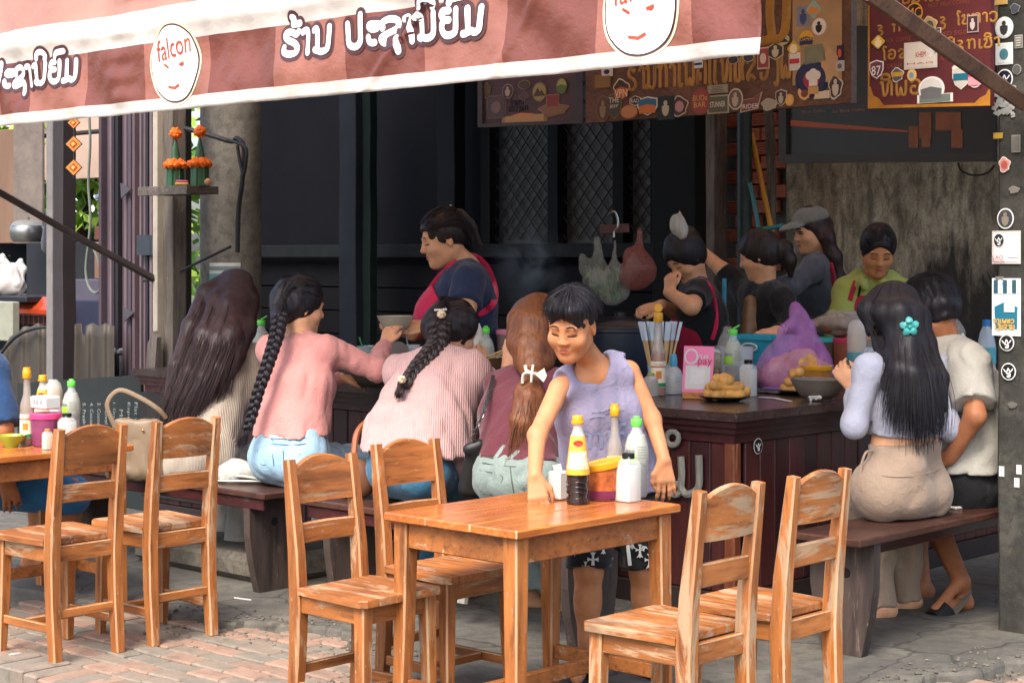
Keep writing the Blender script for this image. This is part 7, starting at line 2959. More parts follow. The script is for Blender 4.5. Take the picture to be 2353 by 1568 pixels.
def ring_patch(mb, c, prof, a0, a1, n=14, mi=0):
	"""part of a lathe surface between two angles"""
	P = [[Vector((c[0] + r * math.cos(a0 + (a1 - a0) * j / n), c[1] + r * math.sin(a0 + (a1 - a0) * j / n), c[2] + z)) for j in range(n + 1)] for r, z in prof]
	mb.grid(P, mi)

def turned(t, name, c, prof, m, n=22, sq=0.0, label=None, X=None, Y=None):
	b = MB()
	b.lathe(prof, c, n, sq=sq, X=X, Y=Y)
	return b.build(name, m, t, angle=40, label=label)

def soy_bottle(label, p, H, full=True):
	t = thing('sauce_bottle', label, 'bottle', p, 'bottles of sauce')
	k = H
	turned(t, 'liquid', p, [(0, .002), (.125 * k, .004 * k), (.132 * k, .03 * k), (.112 * k, .10 * k), (.128 * k, .16 * k), (.112 * k, .22 * k), (.128 * k, .28 * k), (.126 * k, .33 * k), (0, .335 * k)], m_soy)
	for z in (.06, .135, .19, .245):
		b = MB()
		b.tube([Vector((p[0] + .128 * k * math.cos(a), p[1] + .128 * k * math.sin(a), p[2] + (z + .012 * math.sin(3 * a)) * k)) for a in [2 * math.pi * j / 20 for j in range(20)]], .006 * k, 5, closed=True)
		b.build('rib', m_soy, t)
	turned(t, 'label', p, [(.136 * k, .335 * k), (.138 * k, .36 * k), (.085 * k, .76 * k), (.082 * k, .77 * k)], m_yel2)
	b = MB()
	ring_patch(b, p, [(.135 * k, .40 * k), (.108 * k, .60 * k)], -math.pi * .85, -math.pi * .15)
	b.build('label_picture', M('label_food', '#d9c6a0', .5, .5, 40), t)
	b = MB()
	c = Vector(p) + Vector((0, -.1005 * k, .69 * k))
	b.poly([c + Vector((.055 * k * math.cos(a), .008 * k * math.sin(a) * 0 - .012 * k * 0 + .030 * k * (1 - math.sin(math.pi / 2)) + .02 * k * math.cos(a) ** 2, .034 * k * math.sin(a))) for a in [2 * math.pi * j / 20 for j in range(20)]], (0, -1, 0), .004 * k)
	b.build('emblem', M('red_emblem', '#b3341f', .4), t, smooth=False)
	turned(t, 'neck', p, [(.082 * k, .771 * k), (.055 * k, .84 * k), (.05 * k, .90 * k)], g_clear)
	turned(t, 'cap', p, [(.07 * k, .90 * k), (.075 * k, .915 * k), (.075 * k, .93 * k), (.062 * k, .935 * k), (.062 * k, .99 * k), (.055 * k, 1.0 * k), (0, 1.0 * k)], m_yel)
	return t

def chili_bottle(label, p, H, fill=.42, openc=False, r=.085):
	t = thing('sauce_bottle', label, 'bottle', p, 'bottles of sauce')
	k = H
	turned(t, 'glass', p, [(0, .001), (r * k, .003), (r * 1.04 * k, .02 * k), (r * 1.04 * k, .50 * k), (r * .9 * k, .56 * k), (.05 * k, .64 * k), (.042 * k, .80 * k), (.042 * k, .86 * k)], g_smoke)
	turned(t, 'liquid', p, [(0, .006 * k), (r * .96 * k, .008 * k), (r * .97 * k, fill * k), (0, fill * k + .001)], m_chili)
	turned(t, 'label', p, [(r * 1.06 * k, .10 * k), (r * 1.06 * k, .40 * k)], M('cream_label', '#dcd3b4', .5, .1))
	b = MB()
	rr = r * 1.075 * k
	ring_patch(b, p, [(rr, .105 * k), (rr, .15 * k)], -math.pi * .95, -.05, mi=0)
	ring_patch(b, p, [(rr, .33 * k), (rr, .345 * k)], -math.pi * .95, -.05, mi=1)
	ring_patch(b, p, [(rr, .20 * k), (rr, .29 * k)], -math.pi * .62, -math.pi * .38, mi=2)
	cyl_text(b, 'Chilli Sauce', p, rr, .365 * k, .022 * k, .13 * k, 3)
	b.build('label_print', [M('label_green', '#2f7a4c', .5), M('label_red', '#b8322a', .5), M('label_orange', '#c9772f', .5, .4, 60), M('label_blue', '#2b3f7a', .5)], t)
	prof = [(.052 * k, .855 * k), (.056 * k, .86 * k), (.056 * k, .955 * k), (.05 * k, .965 * k), (0, .967 * k)]
	cp_ = turned(t, 'cap', p, prof, m_yel)
	b = MB()
	c = Vector(p) + ZX * (.985 * k)
	if openc:
		b.lathe([(0, -.006), (.05 * k, -.006), (.05 * k, .004), (0, .004)], c + Vector((.0, .02 * k, .03 * k)), 16, X=Vector((1, 0, 0)), Y=Vector((0, .35, .94)), Z=Vector((0, -.94, .35)))
	else:
		b.lathe([(0, -.018 * k), (.05 * k, -.018 * k), (.046 * k, .012 * k), (0, .014 * k)], c, 16)
	b.build('lid', m_yel, cp_)
	return t

def fish_bottle(label, p, H, openc=False, liquid=True):
	t = thing('sauce_bottle', label, 'bottle', p, 'bottles of sauce')
	k = H
	pr = [(0, .001), (.125 * k, .004 * k), (.135 * k, .04 * k), (.138 * k, .40 * k), (.150 * k, .50 * k), (.138 * k, .64 * k), (.10 * k, .76 * k), (.062 * k, .83 * k), (.055 * k, .88 * k)]
	turned(t, 'glass', p, pr, g_clear)
	turned(t, 'liquid', p, [(0, .006 * k)] + [(r_ * .95, max(z, .01 * k)) for r_, z in pr[1:4]] + [(0, .42 * k)], m_soy)
	lab = [(.1425 * k, .43 * k), (.1535 * k, .50 * k), (.1415 * k, .645 * k), (.104 * k, .765 * k)]
	turned(t, 'label', p, lab, M('white_label', '#a0a498', .45, .05))
	b = MB()
	up = lambda q: [(r_ + .001, z) for r_, z in q]
	ring_patch(b, p, up([(.1425 * k, .431 * k), (.1535 * k, .50 * k), (.150 * k, .55 * k)]), -math.pi * 1.1, -math.pi * .55, mi=0)
	for j in range(5):
		z = (.63 - .033 * j) * k
		r_ = np.interp(z / k, [.43, .5, .645, .765], [.1425, .1535, .1415, .104]) * k + .0016
		cyl_text(b, 'lllillillilillill', p, r_, z, .012 * k, .13 * k, 1, ang0=-math.pi * .36)
	r_ = np.interp(.60, [.43, .5, .645], [.1425, .1535, .1415]) * k + .002
	cyl_text(b, 'ปลาหมึก', p, r_, .585 * k, .055 * k, .14 * k, 2, ang0=-math.pi * .72)
	b.build('label_print', [M('label_lime', '#8fbf3e', .45, .15), smat('#4a4f4a'), smat('#24364f')], t)
	cp_ = turned(t, 'cap', p, [(.064 * k, .875 * k), (.068 * k, .88 * k), (.068 * k, .96 * k), (.06 * k, .97 * k), (0, .972 * k)], m_grn)
	b = MB()
	c = Vector(p) + ZX * (.975 * k)
	if openc:
		b.box(c + Vector((.05 * k, 0, .03 * k)), (.13 * k, .10 * k, .022 * k), Vector((.85, 0, .5)), Vector((0, 1, 0)), Vector((-.5, 0, .85)), .004)
	else:
		b.lathe([(0, 0), (.045 * k, 0), (.035 * k, .028 * k), (0, .03 * k)], c, 14)
	b.build('lid', m_grn, cp_)
	return t

def powder_jar(label, p, w, H, cap=m_black, fillm=None, group='jars of seasoning'):
	t = thing('seasoning_jar', label, 'jar', p, group)
	fillm = fillm or M('white_powder', '#b0aea8', .9, .05)
	a = FA
	X, Y = AX, BX
	turned(t, 'contents', p, [(0, .002), (w * .46, .003), (w * .47, H * .70), (w * .40, H * .74), (0, H * .75)], fillm, 20, .55, X=X, Y=Y)
	turned(t, 'glass', p, [(w * .5, .001), (w * .5, H * .74), (w * .42, H * .82), (w * .27, H * .88), (w * .25, H * .93)], g_clear, 20, .55, X=X, Y=Y)
	turned(t, 'cap', p, [(w * .29, H * .885), (w * .30, H * .89), (w * .30, H * .99), (w * .26, H), (0, H)], cap, 18)
	return t

def tub(label, p, r, H, body, lid, contents=None, tilt=0.0, group='plastic tubs'):
	t = thing('plastic_tub', label, 'tub', p, group)
	turned(t, 'container', p, [(0, .001), (r * .86, .002), (r * .9, .01), (r * 1.0, H * .86)], body, 26)
	if tilt:
		turned(t, 'paste', p, [(r * .865, .003), (r * .91, .010), (r * .945, H * .26)], M('purple_paste', '#6d2a4a', .4, .3, 30), 26)
	if contents:
		turned(t, 'contents', p, [(0, .004), (r * .82, .005), (r * .9, H * .6), (0, H * .62)], contents, 22)
	b = MB()
	ax = Vector((math.sin(tilt), 0, math.cos(tilt)))
	xx = Vector((math.cos(tilt), 0, -math.sin(tilt)))
	c = Vector(p) + ZX * (H * .90) + ax * 0
	b.lathe([(0, -.0), (r * 1.06, -.012), (r * 1.08, -.010), (r * 1.08, .008), (r * 1.03, .011), (r * .9, .008), (0, .008)], c, 26, X=xx, Y=Vector((0, 1, 0)), Z=ax)
	b.build('lid', lid, t, angle=40)
	return t

def dome(label, p, r, H, base, fill=True):
	t = thing('chopstick_holder', label, 'holder', p, 'domed chopstick holders')
	turned(t, 'base', p, [(0, .001), (r, .003), (r * 1.02, H * .5), (r * 1.0, H * .52)], base, 22)
	turned(t, 'dome', p, [(r * 1.0, H * .521), (r * 1.0, H * .80), (r * .86, H * .92), (r * .5, H * .99), (0, H)], glassm('frosted_dome', (.72, .70, .64), .25, .45), 22)
	if fill:
		b = MB()
		rr = random.Random(5)
		for i in range(22):
			a, q = rr.uniform(0, 6.28), r * .8 * math.sqrt(rr.random())
			b.tube([Vector(p) + Vector((q * math.cos(a), q * math.sin(a), H * .1)), Vector(p) + Vector((q * 1.05 * math.cos(a), q * 1.05 * math.sin(a), H * rr.uniform(.80, .88)))], .0035, 5)
		b.build('chopsticks', M('bamboo', '#bfa070', .6), t)
	return t

def bowl(label, p, r, H, outer, inner, group=None, name='bowl', ribs=True):
	t = thing(name, label, 'bowl', p, group)
	pr = [(0, .0), (r * .45, .0), (r * .47, H * .08)]
	for i in range(1, 8):
		f = i / 7
		pr.append((r * (.47 + .53 * f ** .6) + (.0015 if ribs and i % 2 else 0), H * (.08 + .92 * f)))
	pr += [(r * .97, H), (r * .93, H * .9), (r * .7, H * .35), (0, H * .25)]
	turned(t, 'vessel', p, pr, outer, 28)
	turned(t, 'soup', p, [(0, H * .72), (r * .84, H * .72), (r * .84, H * .725), (0, H * .73)], inner, 24)
	return t

def crumple(name, label, p, r, m, seed, cat='tissue', flat=.6):
	rr = np.random.default_rng(seed)
	S_ = Sdf()
	for i in range(7):
		q = rr.normal(size=3) * r * .4
		q[2] = abs(q[2]) * flat
		S_.cap(Vector(p) + Vector(q) + ZX * r * .3, Vector(p) + Vector(rr.normal(size=3) * r * .5 * np.array([1, 1, .3])) + ZX * r * .35, r * .22, r * .12, .004)
	S_.plane(Vector(p) + ZX * .0005, (0, 0, -1), .001)
	root = thing(name, label, cat, p)
	S_.build('sheet', m, root, max(.0025, r * .09), folds(r * .07, 180, seed))
	return root

def dough(label, p, n, spreadv, seed, black_r):
	"""black plate heaped with fried dough pieces; each piece its own thing"""
	t = thing('plate', label, 'plate', p)
	turned(t, 'dish', p, [(0, .004), (black_r * .6, .003), (black_r, .018), (black_r * 1.02, .022), (black_r * .98, .024), (black_r * .58, .010), (0, .010)], m_black, 28)
	rr = np.random.default_rng(seed)
	m_d = M('fried_dough', '#c4924c', .6, .4, 22, .4, 50)
	lay = [(0, n * 5 // 9, .030), (1, n * 3 // 9, .062), (2, n - n * 5 // 9 - n * 3 // 9, .090)]
	for L, k_, z in lay:
		for i in range(k_):
			a = 6.28 * i / max(1, k_) + L + rr.uniform(-.3, .3)
			q = spreadv * (.62, .40, .1)[L]
			c = Vector(p) + Vector((q * math.cos(a) * 1.1, q * math.sin(a) * .8, z))
			S_ = Sdf()
			d = Vector((math.cos(a * 2.3), math.sin(a * 2.3), rr.uniform(-.25, .25))) * .030
			S_.cap(c - d, c + d, .017, .020, .01)
			S_.ell(c + d * 1.1 + Vector((0, 0, .006)), (.016, .014, .014), .012)
			S_.ell(c - d * .9 + Vector((0, 0, -.002)), (.018, .016, .016), .012)
			o = S_.build('fried_dough', m_d, None, .005, folds(.0025, 60, seed + i + 10 * L))
			tag(o, ('golden fried dough in the %s of the heap beside the pink stand' if black_r > .08 else 'golden fried dough in the %s of the small plate behind the grey bowl') % ('bottom layer', 'middle layer', 'top layer')[L], 'fried dough', 'fried dough on the larger black plate' if black_r > .08 else 'fried dough on the smaller black plate')
			me = o.data
			me.transform(Matrix.Translation(-c))
			o.location = c
	return t

T = .6402
# ---------------- front table
soy_bottle('soy sauce bottle with yellow cone label in front on the wooden table the boy wipes', G(1327, 1156, T), .272)
chili_bottle('tall clear bottle with yellow cap behind the orange tub on the front table', G(1412, 1128, T), .285, .34)
fish_bottle('green-capped sauce bottle at the right of the front table group', G(1462, 1140, T), .255)
powder_jar('square white powder jar with black cap, front right of the front table group', G(1443, 1150, T), .066, .150)
tub('orange-stained tub with tilted yellow lid among the front table bottles', G(1387, 1146, T), .060, .122, M('stained_tub', '#a85a30', .35, .8, 34), m_yel, M('shrimp_paste', '#5a2038', .4, .3), -.20)
p = G(1284, 1146, T)
tb = thing('tissue_box', 'white tissue box beside the soy bottle on the front table', 'box', p)
b = MB()
b.box(p + ZX * .045, (.052, .05, .088), AX, BX, ch=.004)
b.build('carton', m_white, tb)
b = MB()
b.poly([p + AX * x + ZX * z + BX * .002 for x, z in ((-.022, .089), (.01, .089), (.004, .112), (-.03, .104))], BX, .003)
b.build('tissue', m_white, tb)
crumple('crumpled_tissue', 'crumpled white tissue under the hand of the boy on the front table', G(1242, 1150, T), .030, m_white, 3)

# ---------------- left table
TL = .6402
chili_bottle('red chilli sauce bottle with yellow cap on the far left table', G(62, 1022, TL), .315, .40)
soy_bottle('dark soy bottle with yellow cap behind the chopstick dome on the left table', G(98, 1006, TL), .265)
dome('dome-topped chopstick holder on the far left table', G(118, 1004, TL), .047, .245, M('white_plastic', '#d9d6cf', .5))
fish_bottle('green-capped sauce bottle with lime label on the far left table', G(164, 1008, TL), .250)
tub('tub of purple paste with hot pink lid on the far left table', G(105, 1023, TL), .060, .135, M('purple_tub', '#7b3a5c', .4, .3, 18), m_pink)
p = G(104, 1023, TL) + ZX * .1475
tb = thing('tissue_box', 'white napkin box resting on the hot pink tub lid', 'box', p)
b = MB()
b.box(p + ZX * .027, (.115, .075, .052), AX, BX, ch=.006)
b.build('carton', m_white, tb)
b = MB()
for x in (-.02, .0, .03):
	b.box(p + ZX * .03 - BX * .0382 + AX * x, (.012, .0008, .018), AX, BX)
b.build('carton_print', M('grey_print', '#8d8a90', .6), tb)
powder_jar('white powder jar with dark cap on the left table', G(154, 1026, TL), .062, .135)
powder_jar('small toothpick jar with an orange cap on the left table', G(109, 1032, TL), .036, .082, M('orange_cap', '#c9832f', .4), M('toothpicks', '#c7ab86', .7))
p = G(26, 1026, TL)
t = thing('bowl', 'small lime green bowl at the edge of the far left table', 'bowl', p)
turned(t, 'vessel', p, [(0, 0), (.026, 0), (.028, .006), (.05, .03), (.058, .048), (.055, .048), (.045, .028), (0, .010)], M('lime_ceramic', '#9aa838', .3), 24)

# ---------------- counter
Z0 = .8002
CNT = lambda px, D: Vector(((px - CX) / K * D, D, Z0))
fish_bottle('sauce bottle with open green cap between the two left women', CNT(600, 8.85), .295, True)
p = CNT(846, 8.62)
t = thing('plastic_cup', 'pale blue plastic cup with a green straw on the counter by the server', 'cup', p)
turned(t, 'cup', p, [(0, .001), (.042, .002), (.056, .165), (.058, .168), (.054, .168), (.040, .006), (0, .006)], glassm('pale_blue_plastic', (.42, .55, .56), .25, .85), 22)
b = MB()
b.tube([p + Vector((.02, 0, .02)), p + Vector((-.045, .01, .21))], .0045, 6)
b.build('straw', M('green_straw', '#2f8f5c', .5), t)
hb_ = W(908, 760, 8.22)
bowl('pale bowl passed between the server and the woman in pink', hb_ - ZX * .0, .085, .070, M('cream_ceramic', '#aaa08c', .35, .1), M('broth', '#8a6238', .2), None)
bowl('dark ribbed bowl on the counter under the arm in pink', CNT(852, 8.15), .105, .085, M('dark_ceramic', '#4a453d', .4, .2), M('broth', '#8a6238', .2))
p = CNT(946, 8.30)
t = thing('glass', 'small clear drinking glass with a spoon by the server', 'glass', p)
turned(t, 'tumbler', p, [(0, .004), (.032, .002), (.040, .19), (.037, .19), (.030, .01), (0, .008)], g_clear, 20)
b = MB()
b.tube([p + Vector((.015, 0, .02)), p + Vector((-.03, 0, .24))], .004, 6)
b.build('spoon', M('steel', '#9a9a98', .3, metal=.9), t)
p = CNT(913, 8.20)
t = thing('food_tin', 'open metal tin with a paper label behind the knit sweater', 'tin', p)
turned(t, 'can', p, [(0, .001), (.045, .001), (.045, .125), (0, .12)], M('steel', '#9a9a98', .3, metal=.9), 24)
turned(t, 'label', p, [(.0458, .02), (.0458, .105)], M('cream_label', '#dcd3b4', .5, .1), 24)
b = MB()
b.lathe([(0, 0), (.045, 0), (.045, .003), (0, .003)], p + Vector((0, .03, .165)), 22, X=Vector((1, 0, 0)), Y=Vector((0, .35, .93)), Z=Vector((0, -.93, .35)))
b.build('lid', M('steel_dark', '#6d6d6c', .3, metal=.9), t)
fish_bottle('green-capped sauce bottle with a squid emblem between the knit sweater and auburn hair', CNT(1116, 8.35), .275)
p = CNT(1096, 8.42)
t = thing('plastic_bottle', 'plain white squeeze bottle behind the braided head', 'bottle', p)
turned(t, 'body', p, [(0, .001), (.032, .002), (.034, .20), (.022, .26), (.012, .285), (0, .288)], M('white_plastic', '#d9d6cf', .5), 18)
tub('clear tub of brown sugar with pale pink lid behind the auburn-haired woman', CNT(1172, 8.55), .065, .265, glassm('brown_tub', (.30, .20, .18), .3, .85), M('pale_pink_plastic', '#d98aa0', .35), None)
bowl('bowl heaped with green herbs by the auburn-haired woman', CNT(1122, 7.95), .075, .150, M('brown_pot', '#5a3a22', .4, .3), M('herbs', '#a9b48a', .7, .4, 40))
b = MB()
q = CNT(1122, 7.95) + ZX * .125
rr = random.Random(4)
for i in range(60):
	a, r_ = rr.uniform(0, 6.28), .06 * math.sqrt(rr.random())
	c = q + Vector((r_ * math.cos(a), r_ * math.sin(a), rr.uniform(0, .03)))
	d = Vector((rr.gauss(0, 1), rr.gauss(0, 1), rr.gauss(0, .3))).normalized() * .014
	s_ = d.cross(ZX).normalized() * .005
	b.add([c - d, c + s_, c + d, c - s_ + ZX * .002], [(0, 1, 2, 3)])
hbs = b.build('herbs', M('herbs', '#a9b48a', .7, .4, 40), kind='stuff', smooth=False)
tag(hbs, 'chopped pale green herbs heaped in the bowl', 'herbs')
# chopsticks in hand
b = MB()
b.tube([W(1092, 830, 7.45), W(1190, 790, 7.3)], [.0028, .0042], 6)
tag(b.build('chopstick', M('bamboo', '#bfa070', .6), org=W(1140, 812, 7.4)), 'upper wooden chopstick held by the auburn-haired woman', 'chopstick', 'chopsticks at the counter')
b = MB()
b.tube([W(1094, 834, 7.46), W(1190, 797, 7.29)], [.0028, .0042], 6)
tag(b.build('chopstick', M('bamboo', '#bfa070', .6), org=W(1140, 815, 7.4)), 'lower wooden chopstick held by the auburn-haired woman', 'chopstick', 'chopsticks at the counter')

# right half of the counter
chili_bottle('tall red chilli sauce bottle with open yellow cap behind the boy', G(1512, 908, Z0), .372, .50, True, .082)
p = CNT(1516, 7.95)
t = thing('chopstick_cup', 'cup packed with paper-wrapped chopsticks behind the chilli bottle', 'cup', p)
turned(t, 'cup', p, [(0, .001), (.048, .002), (.058, .12), (.054, .12), (.044, .006), (0, .006)], glassm('pale_blue_plastic', (.42, .55, .56), .25, .85), 20)
rr = random.Random(3)
for i in range(18):
	a = rr.uniform(0, 6.28)
	q = .030 * math.sqrt(rr.random())
	c = p + Vector((q * math.cos(a), q * math.sin(a) * .7, .01))
	d = Vector((.075 * math.cos(a) * rr.uniform(.3, 1), .03 * math.sin(a), .30))
	b = MB()
	b.bar([c, c + d * .72], [(.009, .006)], (1, 0, 0), .001)
	b.bar([c + d * .721, c + d], [(.013, .009)], (1, 0, 0), .001, mi=1)
	b.build('chopsticks', [M('bamboo', '#bfa070', .6), M('blue_paper', '#b9c7d2', .7)], t, smooth=False)
powder_jar('small brown spice jar with green lid in front of the chilli bottle', G(1495, 910, Z0), .052, .10, M('olive_lid', '#8d9440', .4), M('brown_spice', '#7a5a3c', .8, .2))
p = G(1547, 905, Z0)
t = thing('dropper_bottle', 'cloudy squeeze bottle with blue tip left of the pink stand', 'bottle', p)
turned(t, 'body', p, [(0, .001), (.040, .003), (.041, .075), (.033, .105), (.014, .122)], glassm('cloudy_plastic', (.55, .60, .60), .3, .7), 20)
turned(t, 'tip', p, [(.016, .118), (.017, .15), (.012, .175), (0, .178)], M('sky_blue_plastic', '#4aa0c0', .4), 14)

# pink payment stand
p = G(1601, 916, Z0)
X_ = (AX * .55 + Vector((.83, 0, 0)) * .6).normalized()
N_ = Vector((X_.y, -X_.x, 0)).normalized()
if N_.y > 0:
	N_ = -N_
t = thing('payment_stand', 'pink and white payment sign standing in a small wooden block', 'sign', p)
b = MB()
b.box(p + ZX * .014, (.118, .045, .028), X_, N_, ch=.003)
b.build('block', wood('stand_block', srgb('#b4773a'), srgb('#8a552a'), srgb('#c99a66'), 'X', .1), t)
Y_ = (ZX * .985 - N_ * .17).normalized()
F_ = (N_ * .985 + ZX * .17).normalized()
o_ = p + ZX * .028
b = MB()
b.box(o_ + Y_ * .098, (.132, .006, .196), X_, F_, Y_, mi=0)
b.box(o_ + Y_ * .063 + F_ * .0038, (.108, .0012, .100), X_, F_, Y_, mi=1)
b.box(o_ + Y_ * .068 + F_ * .0050, (.062, .001, .062), X_, F_, Y_, mi=2)
b.build('board', [M('pink_board', '#d9709a', .45, .05), m_white, M('blank_grey', '#c9c9c6', .6)], t, smooth=False)
b = MB()
ctr_ = o_ + Y_ * .150 - X_ * .032 + F_ * .0045
b.tube([ctr_ + X_ * (.027 * math.cos(a)) + Y_ * (.030 * math.sin(a)) for a in [2 * math.pi * j / 24 for j in range(24)]], .0042, 6, closed=True, flat=(F_, .3))
put_text(b, 'ne', o_ + Y_ * .146 + X_ * .020, X_, Y_, F_, .026, .048, 0, .0055)
b.build('lettering', m_white, t)
b = MB()
put_text(b, 'pay', o_ + Y_ * .124 + X_ * .030, X_, Y_, F_, .034, .062, 0, .0058)
b.build('lettering', M('crimson_print', '#a3204f', .5), t, smooth=False)

dough('large black plate heaped with fried dough at the counter corner', G(1665, 921, Z0), 14, .085, 7, .105)
fish_bottle('dark sauce bottle with open green cap standing before the clear jug', G(1684, 898, Z0), .285, True)
powder_jar('tall clear jar of white powder with black cap right of the fried dough', G(1719, 910, Z0), .062, .158)
p = CNT(1692, 7.98)
t = thing('water_jug', 'clear plastic jug with handle half full of orange drink', 'jug', p)
turned(t, 'jug', p, [(0, .001), (.066, .002), (.076, .19), (.080, .195), (.074, .195), (.062, .006), (0, .006)], glassm('jug_plastic', (.58, .62, .66), .2, .55), 24)
turned(t, 'drink', p, [(0, .007), (.060, .008), (.064, .10), (0, .102)], M('orange_drink', '#b9682f', .3), 20)
b = MB()
b.tube(spline([p + Vector((-.072, 0, .17)), p + Vector((-.115, 0, .175)), p + Vector((-.118, 0, .09)), p + Vector((-.100, 0, .02)), p + Vector((-.066, 0, .04))], 5), .008, 8)
b.build('handle', glassm('jug_plastic', (.58, .62, .66), .2, .55), t)

# purple carrier bag
p = CNT(1824, 8.05)
t = thing('carrier_bag', 'purple translucent carrier bag full of fried dough, knotted handles up', 'bag', p)
S_ = Sdf()
S_.cap(p + Vector((-.10, 0, .075)), p + Vector((.10, .0, .075)), .080, .080, .05)
S_.cap(p + Vector((-.05, 0, .15)), p + Vector((.07, 0, .15)), .072, .070, .05)
S_.cap(p + Vector((-.01, 0, .20)), p + Vector((.045, 0, .22)), .055, .045, .05)
S_.path([p + Vector(q) for q in ((.055, .01, .23), (.05, .01, .29), (.015, .0, .345), (.0, 0, .375))], [.042, .030, .024, .014], .03)
S_.path([p + Vector(q) for q in ((.015, -.03, .25), (-.025, -.045, .295), (-.06, -.045, .27), (-.09, -.03, .19))], [.016, .017, .015, .02], .02)
S_.plane(p, (0, 0, -1))
tv = NT('purple_film')
v_ = tv.coords((1, 1, .5), rand=False)
f_ = tv.noise(v_, 14, 4, .6, .8)
tv.set(Base_Color=tv.ramp(f_, [(.3, srgb('#a457a8')), (.6, srgb('#c684ca')), (.8, srgb('#e2bbe2'))]), Roughness=.12, Alpha=.42)
tv.bump(tv.noise(v_, 22, 4, .6, 1.0), .9, .012)
S_.build('bag', tv.m, t, .005, folds(.009, 44, 5, (1, 1, .5)))
S2 = Sdf()
S2.cap(p + Vector((-.08, 0, .068)), p + Vector((.085, 0, .068)), .070, .070, .03)
S2.ell(p + Vector((.03, -.02, .13)), (.07, .06, .05), .03)
S2.plane(p + ZX * .004, (0, 0, -1))
S2.build('contents', M('fried_dough', '#c4924c', .6, .4, 22, .4, 50), t, .007, folds(.010, 55, 8))
# blue basket, grey bags, tubs behind
p = CNT(1748, 8.62)
t = thing('plastic_basket', 'turquoise blue plastic basket behind the purple carrier bag', 'basket', p)
b = MB()
for s_, (w0, d0, w1, d1) in ((0, (.20, .15, .23, .18)),):
	o = lambda w, d, z: [p + AX * (x * w / 2) + BX * (y * d / 2) + ZX * z for x, y in ((-1, -1), (1, -1), (1, 1), (-1, 1))]
	b.loft([o(w0, d0, .001), o(w1, d1, .20), o(w1 + .03, d1 + .03, .201), o(w1 + .03, d1 + .03, .222), o(w1 - .01, d1 - .01, .222), o(w0 - .01, d0 - .01, .01)])
b.build('basket', M('turquoise_plastic', '#2593ad', .4), t, smooth=False)
b = MB()
c = p - BX * .098 + ZX * .165
b.tube([c + AX * (.045 * math.cos(a)) + ZX * (.018 * math.sin(a)) for a in [2 * math.pi * j / 20 for j in range(20)]], .005, 6, closed=True)
b.build('handle_rim', M('pale_plastic', '#c9c9c4', .4), t)

def film_bag(label, p, w, h, colr, seed, alpha=.45, fill=None, name='plastic_bag', kn=True, dpt=.7):
	t = thing(name, label, 'bag', p)
	S_ = Sdf()
	S_.ell(Vector(p) + ZX * (h * .38), (w * .5, w * .5 * dpt, h * .38), .05)
	if kn:
		S_.cap(Vector(p) + ZX * (h * .6), Vector(p) + ZX * (h * .86), w * .22, w * .07, .04)
		S_.cap(Vector(p) + ZX * (h * .86), Vector(p) + Vector((w * .1, 0, h)), w * .06, w * .13, .02)
	S_.plane(Vector(p), (0, 0, -1))
	key = 'film_%d' % seed
	tv = NT(key)
	v_ = tv.coords((1, 1, .6), rand=False)
	tv.set(Base_Color=tv.ramp(tv.noise(v_, 18, 4, .6, 1), [(.3, mul(srgb(colr), .7)), (.7, srgb(colr))]), Roughness=.14, Alpha=alpha)
	tv.bump(tv.noise(v_, 30, 4, .6, 1.2), 1.0, .012)
	S_.build('film', tv.m, t, max(.005, w * .03), folds(w * .06, 8 / w, seed, (1, 1, .5)))
	if fill:
		S2 = Sdf()
		S2.ell(Vector(p) + ZX * (h * .33), (w * .42, w * .42 * dpt, h * .30), .03)
		S2.plane(Vector(p) + ZX * .004, (0, 0, -1))
		S2.build('contents', fill, t, max(.006, w * .04), folds(w * .05, 9 / w, seed + 1))
	return t

film_bag('clear plastic bag of noodles left of the turquoise basket', CNT(1660, 8.42), .17, .25, '#b9b6ae', 201, .40, M('noodles', '#a39a7c', .6, .3, 30))
tub('yellow-lidded tub of chilli paste behind the grey noodle bowl', CNT(1876, 7.98), .066, .115, M('chili_paste_tub', '#a9702f', .35, .4, 26), m_yel)
bowl('large grey-brown noodle bowl in front of the woman in white', G(1880, 918, Z0), .118, .088, M('grey_stoneware', '#6b6259', .4, .2, 12), M('broth', '#8a6238', .2))
dough('small black plate of fried dough behind the grey noodle bowl', CNT(1828, 7.72), 7, .05, 17, .075)
b = MB()
p = CNT(1800, 7.95)
b.lathe([(0, .001), (.075, .001), (.095, .012), (.095, .016), (0, .012)], p, 4, X=AX, Y=BX)
tag(b.build('napkin_tray', M('lilac_plastic', '#8f6fb0', .4), org=p, smooth=False), 'flat lilac tray in front of the purple carrier bag', 'tray')
b = MB()
p = G(1775, 902, Z0)
b.grid([[p + AX * (x * .022) + BX * (y * .018) + ZX * (.006 + .006 * random.random()) for x in range(-4, 5)] for y in range(-4, 5)])
o = b.build('foil_pouch', M('dark_green_foil', '#34443c', .25, .4, 30), org=p)
mo = o.modifiers.new('thickness', 'SOLIDIFY')
mo.thickness = .004
tag(o, 'dark green shiny sachet lying on the counter right of the powder jar', 'sachet')
crumple('crumpled_tissue', 'crumpled tissue on the counter edge below the grey noodle bowl', G(1866, 921, Z0), .034, m_white, 13)
b = MB()
pts = [G(1745, 914, Z0) + ZX * .004, G(1780, 917, Z0) + ZX * .006, G(1815, 923, Z0) + ZX * .003]
b.bar(pts, [(.020, .003)], BX, .001)
tag(b.build('paper_strip', m_white, org=pts[1]), 'torn white paper wrapper along the counter edge', 'wrapper')
dome('tall domed chopstick holder with teal base left of the woman in white', CNT(1968, 8.15), .045, .315, M('teal_label', '#4a8b93', .4, .2))
